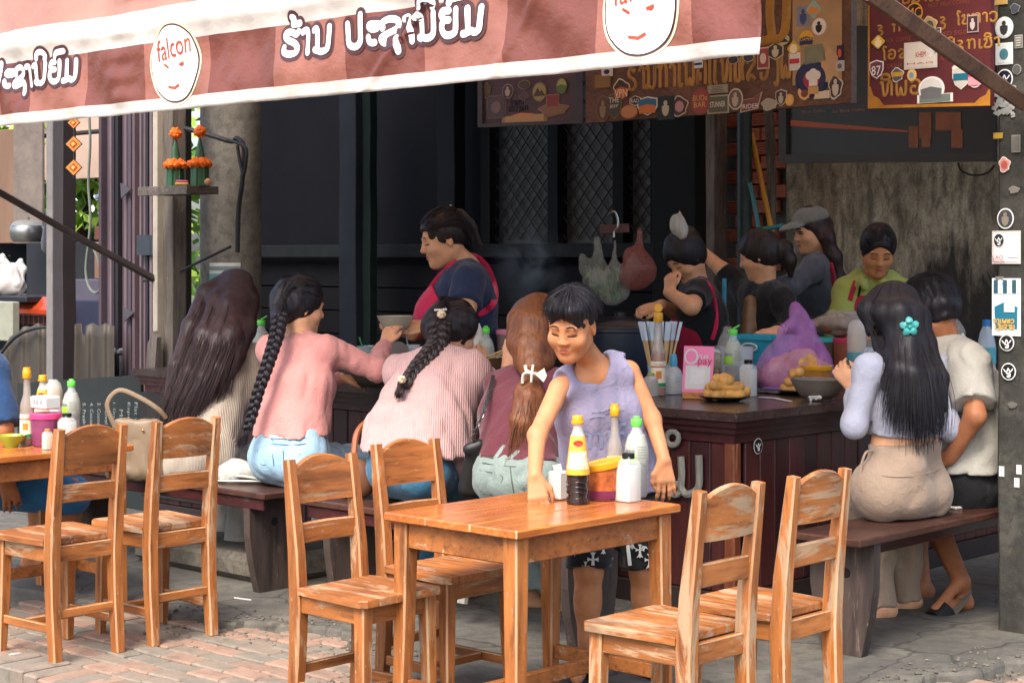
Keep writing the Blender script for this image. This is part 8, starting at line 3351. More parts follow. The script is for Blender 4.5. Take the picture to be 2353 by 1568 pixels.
for px, D, r, lid, bod, lb in ((1898, 8.55, .062, '#2fa3a0', '#4a3a32', 'dark tub with turquoise lid behind the yellow-lidded tub'), (1942, 8.50, .060, '#c8305a', '#8a4a34', 'brown tub with raspberry red lid beside the domed chopstick holder')):
	p = CNT(px, D)
	tub(lb, p, r, .225, M('tub_' + bod[1:], bod, .35, .2), M('lid_' + lid[1:], lid, .4))
film_bag('clear bag of brown bread lying on the turquoise and red tubs', CNT(1920, 8.52) + ZX * .2275, .24, .135, '#c2b7a6', 211, .45, M('brown_bread', '#6d4430', .6, .3, 20), kn=False)
p = W(1968, 726, 8.85)
p.z = Z0
t = thing('steel_tray', 'upright pale grey tray in front of the girl in the hoodie', 'tray', p)
b = MB()
b.box(p + ZX * .165, (.19, .10, .33), Vector((1, 0, 0)), Vector((0, 1, 0)), ch=.01)
b.build('tray', M('pale_tin', '#8f8b84', .4, .1), t)
p = CNT(1996, 7.75)
t = thing('water_bottle', 'water bottle with blue label hidden behind the ear of the woman in white', 'bottle', p)
turned(t, 'bottle', p, [(0, .001), (.030, .002), (.032, .15), (.024, .19), (.013, .205), (0, .206)], glassm('water_plastic', (.5, .6, .68), .1, .5), 18)
turned(t, 'label', p, [(.0328, .07), (.0328, .14)], M('blue_label', '#2f7fb3', .4), 18)
p = CNT(2266, 8.05)
t = thing('water_bottle', 'water bottle with blue cap by the concrete post behind the man', 'bottle', p)
turned(t, 'bottle', p, [(0, .001), (.040, .002), (.042, .20), (.030, .26), (.015, .29)], glassm('water_plastic', (.5, .6, .68), .1, .5), 18)
turned(t, 'label', p, [(.0428, .12), (.0428, .19)], M('teal_label2', '#4a9aa8', .4), 18)
turned(t, 'cap', p, [(.017, .285), (.018, .315), (0, .317)], M('blue_cap', '#2b74b8', .4), 14)
film_bag('clear knotted bag standing behind the dark-haired man', CNT(2182, 8.3), .15, .43, '#bdbab2', 221, .4, M('cabbage', '#a9ab92', .6, .3, 20))
crumple('cloth_bundle', 'grey and white cloth bundle behind the shoulder of the man', CNT(2235, 8.1), .13, M('grey_cloth', '#8f8c8a', .8, .3, 20), 23, 'cloth', 1.2)
# phone on the bench
p = G(2208, 1164, .4302)
t = thing('phone', 'phone in a pale case lying on the right bench between the couple', 'phone', p)
b = MB()
b.box(p + ZX * .006, (.085, .16, .012), (AX * .2 + BX * .98).normalized().cross(ZX), (AX * .2 + BX * .98).normalized(), ch=.004)
b.build('case', M('pale_case', '#c9c2b8', .4), t)
b = MB()
b.box(p + ZX * .0128, (.074, .146, .001), (AX * .2 + BX * .98).normalized().cross(ZX), (AX * .2 + BX * .98).normalized())
b.build('screen', M('phone_glass', '#14161a', .1), t)

# ---------------- cooking corner behind the counter
p = W(1425, 900, 9.0)
p.z = 0
t = thing('cooking_stand', 'dark metal stand carrying the big noodle pot', 'stand', p)
b = MB()
b.boxab((toUV(p)[0] - .3, toUV(p)[1] - .25, 0), (toUV(p)[0] + .3, toUV(p)[1] + .25, .62), ch=.01)
b.build('stand', M('sooty_metal', '#1b1b1d', .6, metal=.3), t)
q = Vector((p.x, p.y, .6205))
t = thing('cooking_pot', 'large dark blue enamel pot with a shining rim behind the boy', 'pot', q)
turned(t, 'pot', q, [(0, .001), (.19, .003), (.20, .02), (.205, .40), (.215, .405), (.215, .42), (.2, .42), (.19, .03), (0, .02)], M('blue_enamel', '#232b3a', .3, .25, 6), 30)
turned(t, 'rim', q, [(.214, .421), (.216, .428), (.203, .430), (.200, .421)], M('steel', '#9a9a98', .3, metal=.9), 30)
turned(t, 'lid', q, [(.199, .425), (.17, .45), (.10, .47), (.03, .478), (.03, .50), (0, .502)], M('dark_lid', '#24272c', .3, .2, metal=.4), 28)
# hanger with plastic bags of greens
c = W(1408, 560, 8.75)
t = thing('hook_hanger', 'old wire hanger hook on a wooden bar holding plastic bags', 'hanger', c)
b = MB()
b.tube(spline([W(1398, 492, 8.78), W(1410, 486, 8.78), W(1418, 500, 8.78), W(1419, 520, 8.78), W(1410, 532, 8.78)], 5), .006, 6)
b.tube([W(1410, 532, 8.78), W(1410, 545, 8.78)], .006, 6)
b.build('hook', M('steel', '#9a9a98', .3, metal=.9), t)
b = MB()
b.bar([W(1378, 527, 8.80), W(1445, 524, 8.80)], [(.02, .045)], (0, 1, 0), .003)
b.build('bar', M('maroon_bar', '#4a2a2c', .6), t)
leaf_m = M('leaf_greens', '#5f7a4a', .6, .5, 26)

def hanging(label, px, y0, y1, wpx, D, colr, seed, fill, alpha=.26):
	h = (y1 - y0) / K * D
	w = wpx / K * D
	bt = W(px, y1, D)
	t = thing('plastic_bag', label, 'bag', bt)
	S_ = Sdf()
	S_.ell(bt + ZX * (h * .28), (w * .5, w * .34, h * .27), .05)
	S_.cap(bt + ZX * (h * .35), bt + ZX * (h * 1.0), w * .34, w * .035, .05)
	tv = NT('film_%d' % seed)
	v_ = tv.coords((1, 1, .25), rand=False)
	tv.set(Base_Color=tv.ramp(tv.noise(v_, 30, 4, .6, 1), [(.3, mul(srgb(colr), .6)), (.7, srgb(colr))]), Roughness=.12, Alpha=alpha)
	tv.bump(tv.noise(v_, 34, 4, .6, 1.2), 1.0, .014)
	rr = np.random.default_rng(seed)
	for i in range(5):
		S_.ell(bt + Vector((rr.normal() * w * .3, 0, h * rr.uniform(.12, .6))), (w * .2, w * .18, h * .16), .03)
	S_.build('film', tv.m, t, .007, folds(w * .09, 34, seed, (1, 1, .3)))
	if fill:
		b = MB()
		rr = random.Random(seed)
		for i in range(120):
			c = bt + Vector((max(-.3, min(.3, rr.gauss(0, .15))) * w, max(-.16, min(.16, rr.gauss(0, .08))) * w, h * rr.uniform(.14, .44)))
			d = Vector((rr.gauss(0, .4), rr.gauss(0, .4), 1)).normalized() * .04
			s_ = d.cross(Vector((rr.gauss(0, 1), rr.gauss(0, 1), 0))).normalized() * .012
			b.add([c - d, c + s_, c + d, c - s_], [(0, 1, 2, 3)])
		b.build('contents', fill, t, smooth=False, kind='stuff')
	return t

hanging('clear bag of green herbs hanging leftmost under the wire hook', 1370, 552, 690, 62, 8.72, '#a9b0a4', 301, leaf_m)
hanging('clear bag of dark greens hanging in the middle under the wire hook', 1412, 545, 700, 60, 8.66, '#b4b9b4', 302, leaf_m)
hanging('reddish plastic bag hanging against the dark post', 1470, 530, 660, 66, 8.6, '#9a5248', 303, None, .45)
hanging('small white plastic bag hanging in front of the dark post', 1562, 478, 545, 30, 8.52, '#cfcdc4', 304, None, .75)
# steam rising from the pot
b = MB()
c = W(1215, 610, 9.0)
b.box(c, (.50, .34, .62))
so = b.build('steam', bpy.data.materials.new('steam'), org=c, kind='stuff', smooth=False)
so['label'] = 'thin pale steam rising from the cooking pot beside the serving woman'
so['category'] = 'steam'
nt = so.data.materials[0]
nt.use_nodes = True
nt = nt.node_tree
nt.nodes.remove(nt.nodes['Principled BSDF'])
pv = nt.nodes.new('ShaderNodeVolumePrincipled')
pv.inputs['Color'].default_value = (.86, .88, .95, 1)
tc = nt.nodes.new('ShaderNodeTexCoord')
nz = nt.nodes.new('ShaderNodeTexNoise')
nz.inputs['Scale'].default_value = 5
nz.inputs['Detail'].default_value = 3
nz.inputs['Distortion'].default_value = 1.2
nt.links.new(tc.outputs['Object'], nz.inputs['Vector'])
gr = nt.nodes.new('ShaderNodeTexGradient')
gr.gradient_type = 'QUADRATIC_SPHERE'
mp = nt.nodes.new('ShaderNodeMapping')
mp.inputs['Scale'].default_value = (4, 5.5, 3.1)
mp.inputs['Rotation'].default_value = (0, R(-28), 0)
nt.links.new(tc.outputs['Object'], mp.inputs['Vector'])
nt.links.new(mp.outputs[0], gr.inputs['Vector'])
cr = nt.nodes.new('ShaderNodeValToRGB')
cr.color_ramp.elements[0].position, cr.color_ramp.elements[1].position = .42, .75
nt.links.new(nz.outputs['Fac'], cr.inputs['Fac'])
m1 = nt.nodes.new('ShaderNodeMath')
m1.operation = 'MULTIPLY'
nt.links.new(cr.outputs['Color'], m1.inputs[0])
nt.links.new(gr.outputs['Fac'], m1.inputs[1])
m2 = nt.nodes.new('ShaderNodeMath')
m2.operation = 'MULTIPLY'
m2.inputs[1].default_value = 9.0
nt.links.new(m1.outputs[0], m2.inputs[0])
nt.links.new(m2.outputs[0], pv.inputs['Density'])
nt.links.new(pv.outputs[0], nt.nodes['Material Output'].inputs['Volume'])
# broom, pipe, pole
b = MB()
b.tube([PV(1726, 308, 9.32), PV(1779, 562, 9.28)], .017, 8)
tag(b.build('broom_stick', M('yellow_wood', '#c08a2c', .5, .15), org=PV(1750, 430, 9.3)), 'yellow broom stick leaning against the broken brick wall', 'broom')
b = MB()
b.tube([PV(1710, 900, 9.25), PV(1710, 240, 9.25)], .048, 14)
tag(b.build('drain_pipe', M('dark_green_pipe', '#27393a', .45, .3, 8), org=PV(1710, 600, 9.25)), 'thick dark green pipe running up the broken brick wall', 'pipe')
b = MB()
b.tube(spline([PV(1768, 900, 9.42), PV(1772, 420, 9.42), PV(1764, 240, 9.42)], 6), .032, 10)
tag(b.build('wooden_pole', gwood('Z', .45), org=PV(1768, 600, 9.42)), 'pale weathered round pole right of the yellow broom stick', 'pole')
b = MB()
teal = M('teal_paint', '#2f7f86', .5, .2)
b.tube(spline([PV(1722, 420, 9.2), PV(1735, 480, 9.2), PV(1742, 522, 9.15)], 4) + spline([PV(1748, 526, 9.12), PV(1775, 523, 9.1), PV(1800, 518, 9.1)], 4), .014, 8)
tag(b.build('dustpan_handle', teal, org=PV(1742, 500, 9.2)), 'bent teal metal handle hanging beside the yellow broom stick', 'handle')
b = MB()
b.tube([W(1662, 840, 9.5), W(1664, 640, 9.6)], .012, 8)
tag(b.build('tool_stick', M('blue_stick', '#2a8fae', .5), org=W(1663, 740, 9.55)), 'bright blue stick upright between the two cooks in black', 'stick')
# bags on the middle and left bench
t = thing('handbag', 'tan leather handbag with a long strap on the left bench', 'handbag', UV(-6.98, 4.73, .4302))
c = t.location
S_ = Sdf()
bw0 = W(312, 1085, 7.72)
bx = Vector((bw0.x, bw0.y, .4302))
t.location = bx
for q in (-1, 1):
	S_.cap(bx + Vector((-.10, 0, .03)) if q < 0 else bx + Vector((.10, 0, .03)), bx + Vector((-.075 if q < 0 else .085, .0, .25)), .030, .024, .03)
S_.cap(bx + Vector((-.09, 0, .03)), bx + Vector((.09, 0, .03)), .034, .034, .03)
S_.cap(bx + Vector((-.03, 0, .05)), bx + Vector((-.03, 0, .24)), .045, .030, .05)
S_.cap(bx + Vector((.04, 0, .05)), bx + Vector((.04, 0, .24)), .045, .030, .05)
S_.plane(bx, (0, 0, -1))
S_.plane(bx + ZX * .265, (0, 0, 1))
tan = M('tan_hide', '#7d6a54', .5, .12, 12, .2, 120)
S_.build('bag_body', tan, t, .006, folds(.003, 25, 9))
b = MB()
b.tube(spline([bx + Vector((-.085, -.02, .23)), bx + Vector((-.12, -.02, .33)), bx + Vector((-.07, -.01, .39)), bx + Vector((.02, -.02, .36)), bx + Vector((.10, -.02, .31)), bx + Vector((.13, 0, .27))], 6), .011, 8, flat=(Vector((0, 1, 0)), .6))
b.build('strap', tan, t)
b = MB()
b.ell(bx + Vector((.04, -.045, .22)), (.006, .003, .006), 10, 7)
b.build('stud', M('gold', '#b08a45', .3, metal=.9), t)
p = G(548, 1108, .4302)
t = thing('mesh_bag', 'white lacy bag with ivory straps on the left bench between two women', 'bag', p)
S_ = Sdf()
S_.ell(p + Vector((-.03, .05, .03)), (.10, .07, .055), .03)
S_.ell(p + Vector((.03, .08, .02)), (.07, .06, .04), .03)
S_.plane(p, (0, 0, -1))
S_.build('fabric', M('white_lace', '#b9b7b0', .8, .25, 60, .8, 160, .004), t, .005, folds(.008, 60, 31))
b = MB()
b.tube(spline([p + Vector((-.08, -.03, .012)), p + Vector((.0, -.055, .014)), p + Vector((.10, -.05, .012)), p + Vector((.13, -.02, .012)), p + Vector((.06, .0, .02)), p + Vector((.0, -.02, .03)), p + Vector((.05, -.045, .03)), p + Vector((.12, -.04, .014))], 5), .010, 6, flat=(ZX, .5))
b.build('strap', M('ivory_plastic', '#c9c9bd', .35), t)
# black shoulder bag with chain
p = W(1090, 1090, 6.62)
t = thing('shoulder_bag', 'black shoulder bag on a chain between the knit sweater and maroon top', 'handbag', p)
S_ = Sdf()
S_.cap(W(1076, 1030, 6.62), W(1102, 1020, 6.62), .020, .020, .02)
S_.cap(W(1086, 1035, 6.64), W(1072, 1120, 6.68), .024, .034, .03)
S_.cap(W(1098, 1035, 6.64), W(1098, 1120, 6.68), .024, .034, .03)
S_.build('bag_body', M('black_leather', '#171717', .5), t, .006)
ch_p = [W(1133, 862, 6.74), W(1124, 900, 6.66), W(1112, 940, 6.60), W(1098, 975, 6.58), W(1088, 1005, 6.60), W(1090, 1022, 6.62)]
P_ = spline(ch_p, 8)
L_ = [0]
for i in range(1, len(P_)):
	L_.append(L_[-1] + (P_[i] - P_[i - 1]).length)
nl = 22
for k_ in range(7, nl):
	s0 = L_[-1] * k_ / nl
	i = max(j for j in range(len(L_)) if L_[j] <= s0)
	c = P_[i]
	d = (P_[min(i + 1, len(P_) - 1)] - P_[max(i - 1, 0)]).normalized()
	s_ = d.cross(Vector((0, 1, 0))).normalized()
	if k_ % 2:
		s_ = (s_ * .35 + Vector((0, .94, 0))).normalized()
	b = MB()
	b.tube([c + d * (.012 * math.cos(a)) + s_ * (.007 * math.sin(a)) for a in [2 * math.pi * j / 10 for j in range(10)]], .0024, 5, closed=True)
	b.build('chain_link', M('dark_chrome', '#6a6865', .3, metal=.8), t)
b = MB()
b.bar(P_[:18], [(.014, .005)], (1, 0, 0), .001)
b.build('strap', M('black_leather', '#171717', .5), t)
p = G(812, 1150, .4302)
t = thing('brown_bag', 'small brown leather bag on the middle bench behind the low-backed chair', 'bag', p)
S_ = Sdf()
S_.ell(p + Vector((0, .06, .08)), (.085, .05, .085), .03)
S_.plane(p, (0, 0, -1))
S_.build('bag_body', M('brown_hide', '#6b4630', .5, .2, 12), t, .007, folds(.004, 30, 77))
b = MB()
b.tube(spline([W(812, 1070, 7.15), W(818, 1000, 7.2), W(842, 968, 7.25), W(872, 962, 7.3)], 6), .013, 6, flat=(Vector((0, 1, 0)), .5))
b.build('strap', M('brown_strap', '#8a4a24', .5, .2), t)
# ------------------------------------------------------------------ neighbouring stall seen past the left edge of the counter
post('dark_post', 'slim dark post with a pale edge in the opening at the left', -9.54, 6.12, .10, .10, 0, 3.38, M('brown_black_paint', '#2b2426', .6, .25, 6))
ed = MB()
ed.boxab((-9.66, 6.065, 0), (-9.592, 6.12, 3.38), ch=.002)
tag(ed.build('lit_face_strip', M('pale_strip', '#6e6a68', .7, .25, 10), org=UV(-9.62, 6.1, 0)), 'pale grey batten nailed along the slim dark post', 'batten')  # puts the lit left face of the slim post into a pale colour
sp_ = post('shelf_post', 'weathered square timber post carrying the little offering shelf', toUV(PV(388, 600, 6.05))[0], 6.06, .17, .10, 0, 3.38, gwood('Z', .2))
b = MB()
b.boxab((toUV(PV(366, 600, 6.0))[0] - .022, 5.97, 0), (toUV(PV(366, 600, 6.0))[0] + .022, 6.03, 3.38), ch=.002)
tag(b.build('lit_face_strip', M('lit_edge_wood', '#a39b8d', .8, .2, 12), org=UV(-8.6, 6.0, 0)), 'bleached batten running up the shelf post', 'batten')  # light along the shelf post's left edge, laid on as a paler strip
b = MB()
uc = (toUV(PV(437, 600, 6.35))[0] + toUV(PV(530, 600, 6.35))[0]) / 2
b.lathe([(.178, 0)] + [(.178 + random.uniform(-.002, .002), .3 * k_) for k_ in range(1, 10)] + [(.178, 3.38)], UV(uc, 6.5), 28)
tag(b.build('concrete_column', m_column, org=UV(uc, 6.5)), 'round grey concrete column behind the long-haired woman', 'column')
# folding metal door pushed to one side
fd = thing('folding_door', 'folded purple-brown metal shutter door standing left of the shelf post', 'door', UV(-9.1, 6.3))
cols = ('#4b3f48', '#241f26', '#55464c', '#6a5a60', '#2b262d', '#5c4a50', '#1f1c22', '#4e4047', '#63535a', '#352e35')
u0, u1 = toUV(PV(232, 600, 6.3))[0], toUV(PV(362, 600, 6.3))[0]
n = 20
for i in range(n):
	a = u0 + (u1 - u0) * i / n
	b = MB()
	b.boxab((a + .002, 6.28 + (.02 if i % 2 else 0) + (i % 3) * .012, 0.02), (a + (u1 - u0) / n - .002, 6.34 + (i % 3) * .012, 3.38), ch=.003)
	b.build('slat', M('shutter_' + cols[i % 10][1:], cols[i % 10], .5, .2, 7), fd, smooth=False)
for px, py in ((288, 438), (294, 722)):
	b = MB()
	b.poly([PV(x, y, 6.262) for x, y in ((px - 12, py - 18), (px + 13, py - 4), (px - 10, py + 18))], BX, .006)
	b.build('bracket', M('steel_grey', '#57545a', .5, metal=.5), fd, smooth=False)
for px in (322, 338, 352):
	b = MB()
	b.poly([PV(x, y, 6.255) for x, y in ((px - 8, 540), (px + 8, 540), (px + 8, 586), (px - 8, 586))], BX, .012)
	b.build('hinge', M('steel_blue', '#3a4048', .5, metal=.4), fd, smooth=False)
# shelf with offerings
sh_ = thing('offering_shelf', 'small grey plank shelf with two banana-leaf flower cones', 'shelf', PV(425, 430, 6.0))
zt_ = PV(400, 428, 5.85).z
c = PV(425, 428, 5.92)
uS = toUV(c)[0]
b = MB()
b.boxab((uS - .23, 5.80, zt_ - .045), (uS + .20, 6.0, zt_ - .003), ch=.003)
b.build('plank', gwood('X', .4), sh_, smooth=False)
b = MB()
b.boxab((uS - .24, 5.775, zt_ - .05), (uS + .21, 5.799, zt_ - .001), ch=.002)
b.build('edge_board', gwood('X', .6), sh_, smooth=False)
leafm = M('banana_leaf', '#2f5a3a', .45, .25, 12, .2, 40)
mari = M('marigold', '#e8701a', .7, .15, 30)
for px, lab in ((403, 'left leaf cone ringed with orange marigolds on the offering shelf'), (459, 'right leaf cone ringed with orange marigolds on the offering shelf')):
	q = PV(px, 430, 5.9)
	q.z = zt_ - .002
	t = thing('flower_offering', lab, 'offering', q, 'leaf cone offerings')
	hS = .44 / 120 * 115 * .62
	b = MB()
	b.lathe([(0, 0), (.048, .001), (.046, .05), (.043, .115), (0, .116)], q, 16)
	for j in range(7):
		a = j * .9
		d = Vector((math.cos(a), math.sin(a), 0))
		b.tube([q + d * .047, q + d * .046 + ZX * .06, q + d * .044 + ZX * .118], .006, 4)
	b.build('leaf_base', leafm, t)
	b = MB()
	b.lathe([(.034, .118), (.026, .17), (.012, .235), (.003, .275), (0, .28)], q, 14)
	b.build('leaf_cone', leafm, t)
	for ring_, (r, z, nn, s_) in enumerate(((.047, .122, 9, .023), (.030, .140, 5, .020), (.0, .297, 1, .034))):
		for j in range(nn):
			a = 6.283 * j / nn + px
			b = MB()
			cc = q + Vector((r * math.cos(a), r * math.sin(a), z))
			b.ell(cc, (s_, s_, s_ * .85), 12, 9, jit=.10)
			for k_ in range(16):
				dd = Vector((rng.normal(), rng.normal(), rng.normal())).normalized() * s_ * .85
				b.ell(cc + dd, (s_ * .28, s_ * .28, s_ * .28), 6, 4)
			b.build('marigold', mari, t)
q = PV(418, 432, 5.82)
q.z = zt_ - .0005
b = MB()
b.box(q + ZX * .010, (.075, .03, .016), Vector((.96, .1, .0)), Vector((-.1, .96, 0)), ch=.005)
b.box(q + ZX * .024, (.07, .028, .011), Vector((.96, .1, .0)), Vector((-.1, .96, 0)), ch=.004, mi=1)
tag(b.build('sweet_cake', [M('yellow_cake', '#d9b84a', .6), M('pink_icing', '#d9569a', .6)], org=q), 'pink-topped yellow sweet in front of the leaf cones', 'sweet')
q = PV(478, 428, 5.86)
q.z = zt_ - .002
b = MB()
b.ell(q + ZX * .019, (.02, .02, .019), 12, 8, jit=.06)
tag(b.build('rice_ball', M('rice_ball', '#c99464', .7), org=q), 'small tan ball of food at the right end of the offering shelf', 'food')
# paper notice on the column
b = MB()
fr = []
for j in range(7):
	a = -2.15 + 1.05 * j / 6
	fr.append((math.cos(a + FA * 0), math.sin(a)))
cc = UV(uc, 6.5)
zz0, zz1 = 1.4 - (668 - 590) / K * 10.0, 1.4 - (604 - 590) / K * 10.0
for k_, (za, zb2, off, mi) in enumerate(((zz0, zz1, .182, 0), (zz0 + .045, zz0 + .095, .1835, 1), (zz1 - .045, zz1 - .02, .1835, 2), (zz0 + .002, zz0 + .04, .1835, 3))):
	b.grid([[Vector((cc.x + off * x, cc.y + off * y, z)) for x, y in fr] for z in (za, zb2)], mi)
tag(b.build('notice', [M('paper_grey', '#b9bdb6', .7), M('paper_teal', '#5f9490', .7), M('paper_ink', '#6d7a80', .7), M('paper_green', '#4f8a78', .7)], org=Vector((cc.x, cc.y - .18, zz0)), smooth=False), 'curled paper notice taped on the round concrete column', 'notice')
slab_0 = MB()
slab_0.boxab((toUV(PV(402, 600, 6.75))[0], 6.75, 0), (toUV(PV(428, 600, 6.75))[0], 6.79, 3.38))
tag(slab_0.build('added_gap_panel', M('dark_beam', '#2b2420', .7), org=UV(-8.9, 6.77, 0), smooth=False), 'dark partition wall closing the gap between the shelf post and the column', 'wall')  # dark panel added to block the bright view through the gap
# cords and struts
def cord(name, label, pts, r, m, cat='cord', closed=False):
	b_ = MB()
	b_.tube(spline(pts, 6), r, 7)
	return tag(b_.build(name, m, org=Vector(pts[0])), label, cat)

m_cord = M('dark_cord', '#232328', .7)
b = MB()
b.bar([PV(-30, 425, 4.9), PV(170, 540, 5.5), PV(362, 645, 6.0)], [(.035, .035)], BX, .004)
tag(b.build('awning_strut', M('strut_dark', '#3a3230', .5, .25, 9), org=PV(362, 645, 6.0)), 'dark sloping awning strut ending at the shelf post', 'strut')
cord('hanging_cable', 'black cable tied around the round column and hanging in loops', [PV(424, 295, 6.1), PV(480, 310, 6.15), PV(530, 325, 6.2), PV(545, 318, 6.2), PV(560, 340, 6.2), PV(556, 420, 6.2), PV(548, 480, 6.2), PV(545, 580, 6.2)], .014, m_cord)
cord('hanging_cable', 'second strand of black cable looping beside the column', [PV(522, 322, 6.18), PV(548, 330, 6.18), PV(566, 345, 6.18), PV(560, 400, 6.18), PV(552, 375, 6.18), PV(545, 335, 6.18)], .010, m_cord)
cord('hanging_cable', 'thin dark cord from the shelf post up to the column', [PV(330, 645, 6.02), PV(400, 628, 6.05), PV(460, 600, 6.15), PV(530, 566, 6.2)], .008, m_cord)
cord('grey_rope', 'grey electric flex hanging down with a loop at its end', [PV(204, 250, 6.6), PV(207, 330, 6.6), PV(203, 420, 6.6), PV(208, 500, 6.6), PV(203, 560, 6.6), PV(197, 620, 6.6), PV(205, 660, 6.6), PV(222, 672, 6.6), PV(234, 650, 6.6), PV(226, 600, 6.6), PV(210, 560, 6.6)], .009, M('grey_flex', '#6e736a', .6))
# woven diamond charms
ch_ = thing('woven_charm', 'string of orange and red woven diamond charms hanging by the slim dark post', 'ornament', PV(168, 280, 6.0))
for py, s_ in ((282, 15), (331, 20), (385, 20)):
	for k_, (f, cc2) in enumerate(((1, '#3a241c'), (.86, '#c9762a'), (.5, '#8f2f22'), (.26, '#d99a3a'))):
		b = MB()
		b.poly([PV(170 + x * s_ * f, py + y * s_ * f, 6.0) - BX * (.002 * k_) for x, y in ((0, 1), (1, 0), (0, -1), (-1, 0))], -BX, .002)
		b.build('woven_diamond', M('charm_' + cc2[1:], cc2, .8), ch_, smooth=False)
b = MB()
b.tube([PV(170, 255, 6.003), PV(170, 410, 6.003)], .004, 5)
b.build('string', m_cord, ch_)
# things in the neighbouring stall
def slab_(name, label, cat, px0, px1, py0, py1, v, dv, m, kind=None, zfloor=False):
	b_ = MB()
	a_, c_ = PV(px0, py1, v), PV(px1, py0, v)
	z0 = 0.0 if zfloor else a_.z
	b_.boxab((toUV(a_)[0], v, z0), (toUV(c_)[0], v + dv, PV((px0 + px1) / 2, py0, v).z), ch=.006)
	o_ = b_.build(name, m, org=UV((toUV(a_)[0] + toUV(c_)[0]) / 2, v + dv / 2, z0), smooth=False)
	return tag(o_, label, cat)

slab_('stall_cabinet', 'black low cabinet in the dim neighbouring stall', 'cabinet', 60, 250, 556, 900, 7.6, .5, M('black_cabinet', '#17171b', .5, .3, 6), zfloor=True)
slab_('plastic_crate', 'violet-grey storage crate standing on the black cabinet', 'crate', 160, 285, 642, 690, 6.9, .3, M('violet_plastic', '#46424f', .5, .2, 6))
slab_('blue_counter', 'navy blue counter block under the violet-grey crate', 'counter', 158, 290, 691, 900, 6.85, .4, M('navy_laminate', '#1e2338', .4, .2, 6), zfloor=True)
slab_('cardboard_box', 'brown box stacked above the violet-grey crate', 'box', 216, 262, 556, 641, 7.05, .3, M('carton_brown', '#6b4f3c', .7, .25, 6))
slab_('violet_panel', 'tall violet-grey panel behind the hanging flex', 'panel', 255, 290, 548, 642, 6.95, .2, M('violet_panel', '#564f60', .6, .2, 6))
slab_('wooden_box', 'reddish wooden crate on top of the boxes near the folded door', 'crate', 216, 290, 520, 552, 7.3, .3, M('red_wood_box', '#6d4234', .6, .3, 8))
slab_('yellow_sign', 'small yellow sign board behind the corrugated sheet', 'sign', 240, 288, 738, 756, 6.7, .03, M('yellow_board', '#c9a53a', .5, .15, 8))
slab_('back_boarding', 'brown boarded wall panel at the back of the neighbouring stall', 'wall', -60, 36, 300, 560, 8.3, .06, M('brown_boarding', '#6d5443', .8, .35, 4, stretch=(1, 1, .2)))
slab_('tarp_panel', 'hanging grey tarpaulin in the neighbouring stall', 'tarpaulin', 30, 96, 240, 560, 8.0, .03, M('grey_tarp', '#6b6058', .8, .35, 5, .5, 10, .02))
slab_('neighbour_wall', 'back wall of the neighbouring stall below the bright opening', 'wall', -200, 300, 548, 900, 8.6, .1, M('dark_wall', '#23262e', .8))
slab_('lintel_beam', 'dark beam crossing the bright opening of the neighbouring stall', 'beam', 70, 300, 300, 318, 8.2, .08, M('dark_beam', '#2b2420', .7))
slab_('upper_panel', 'pinkish plastered panel above the beam of the neighbouring stall', 'wall', 60, 300, 150, 418, 8.9, .08, M('pink_plaster', '#a58d7e', .8, .2, 3))
S_ = Sdf()
bt = PV(138, 590, 7.0)
S_.cap(bt, PV(136, 450, 7.0), .085, .060, .03, flat=(BX, .6))
S_.cap(PV(118, 560, 7.05), PV(124, 470, 7.05), .09, .05, .05, flat=(BX, .6))
o = S_.build('hanging_garment', cloth('charcoal_cloth', srgb('#2b2e36')), None, .01, folds(.012, 16, 17, (1, 1, .2)))
o.data.transform(Matrix.Translation(-bt))
o.location = bt
tag(o, 'charcoal cloth hanging left of the slim dark post', 'cloth')
bt = PV(22, 680, 6.9)
t = thing('plastic_bag', 'white carrier bag holding reddish food at the far left', 'bag', bt)
S_ = Sdf()
S_.cap(bt + Vector((-.07, 0, .08)), bt + Vector((.05, 0, .075)), .075, .07, .04)
S_.cap(bt + Vector((-.03, 0, .12)), bt + Vector((.0, 0, .17)), .085, .07, .05)
S_.path([bt + Vector(q) for q in ((-.065, -.02, .15), (-.075, -.03, .24), (-.045, -.03, .285), (-.02, -.03, .24), (-.015, -.02, .16))], [.03, .016, .014, .016, .03], .02)
S_.path([bt + Vector(q) for q in ((.03, .02, .15), (.04, .03, .21), (.075, .02, .255), (.095, .02, .20), (.06, .02, .13))], [.03, .016, .014, .016, .03], .02)
S_.plane(bt, (0, 0, -1))
S_.build('film', glassm('white_film', (.62, .60, .57), .25, .8), t, .007, folds(.008, 45, 9))
S2 = Sdf()
S2.cap(bt + Vector((-.06, 0, .06)), bt + Vector((.04, 0, .055)), .055, .05, .03)
S2.build('contents', M('red_meat', '#8a4a3c', .6, .3, 20), t, .01)
p = PV(20, 679, 6.9)
slab_('white_cooler', 'white rounded cooler corner at the far left', 'cooler', -40, 28, 692, 780, 6.55, .06, M('cream_plastic', '#8a8b7c', .4))
slab_('bag_ledge', 'dark ledge carrying the white carrier bag', 'ledge', -60, 60, 680, 691, 6.7, .5, M('black_cabinet', '#17171b', .5))
p = PV(80, 760, 6.75)
t = thing('electric_fan_heater', 'shiny orange-red rounded appliance with a black grille at the far left', 'appliance', p)
b = MB()
w0, w1 = toUV(PV(30, 700, 6.75))[0], toUV(PV(126, 700, 6.75))[0]
z0, z1, z2 = PV(80, 800, 6.75).z, PV(80, 704, 6.75).z, PV(80, 682, 6.75).z
b.boxab((w0, 6.75, z0), (w1, 7.05, z1), ch=.02)
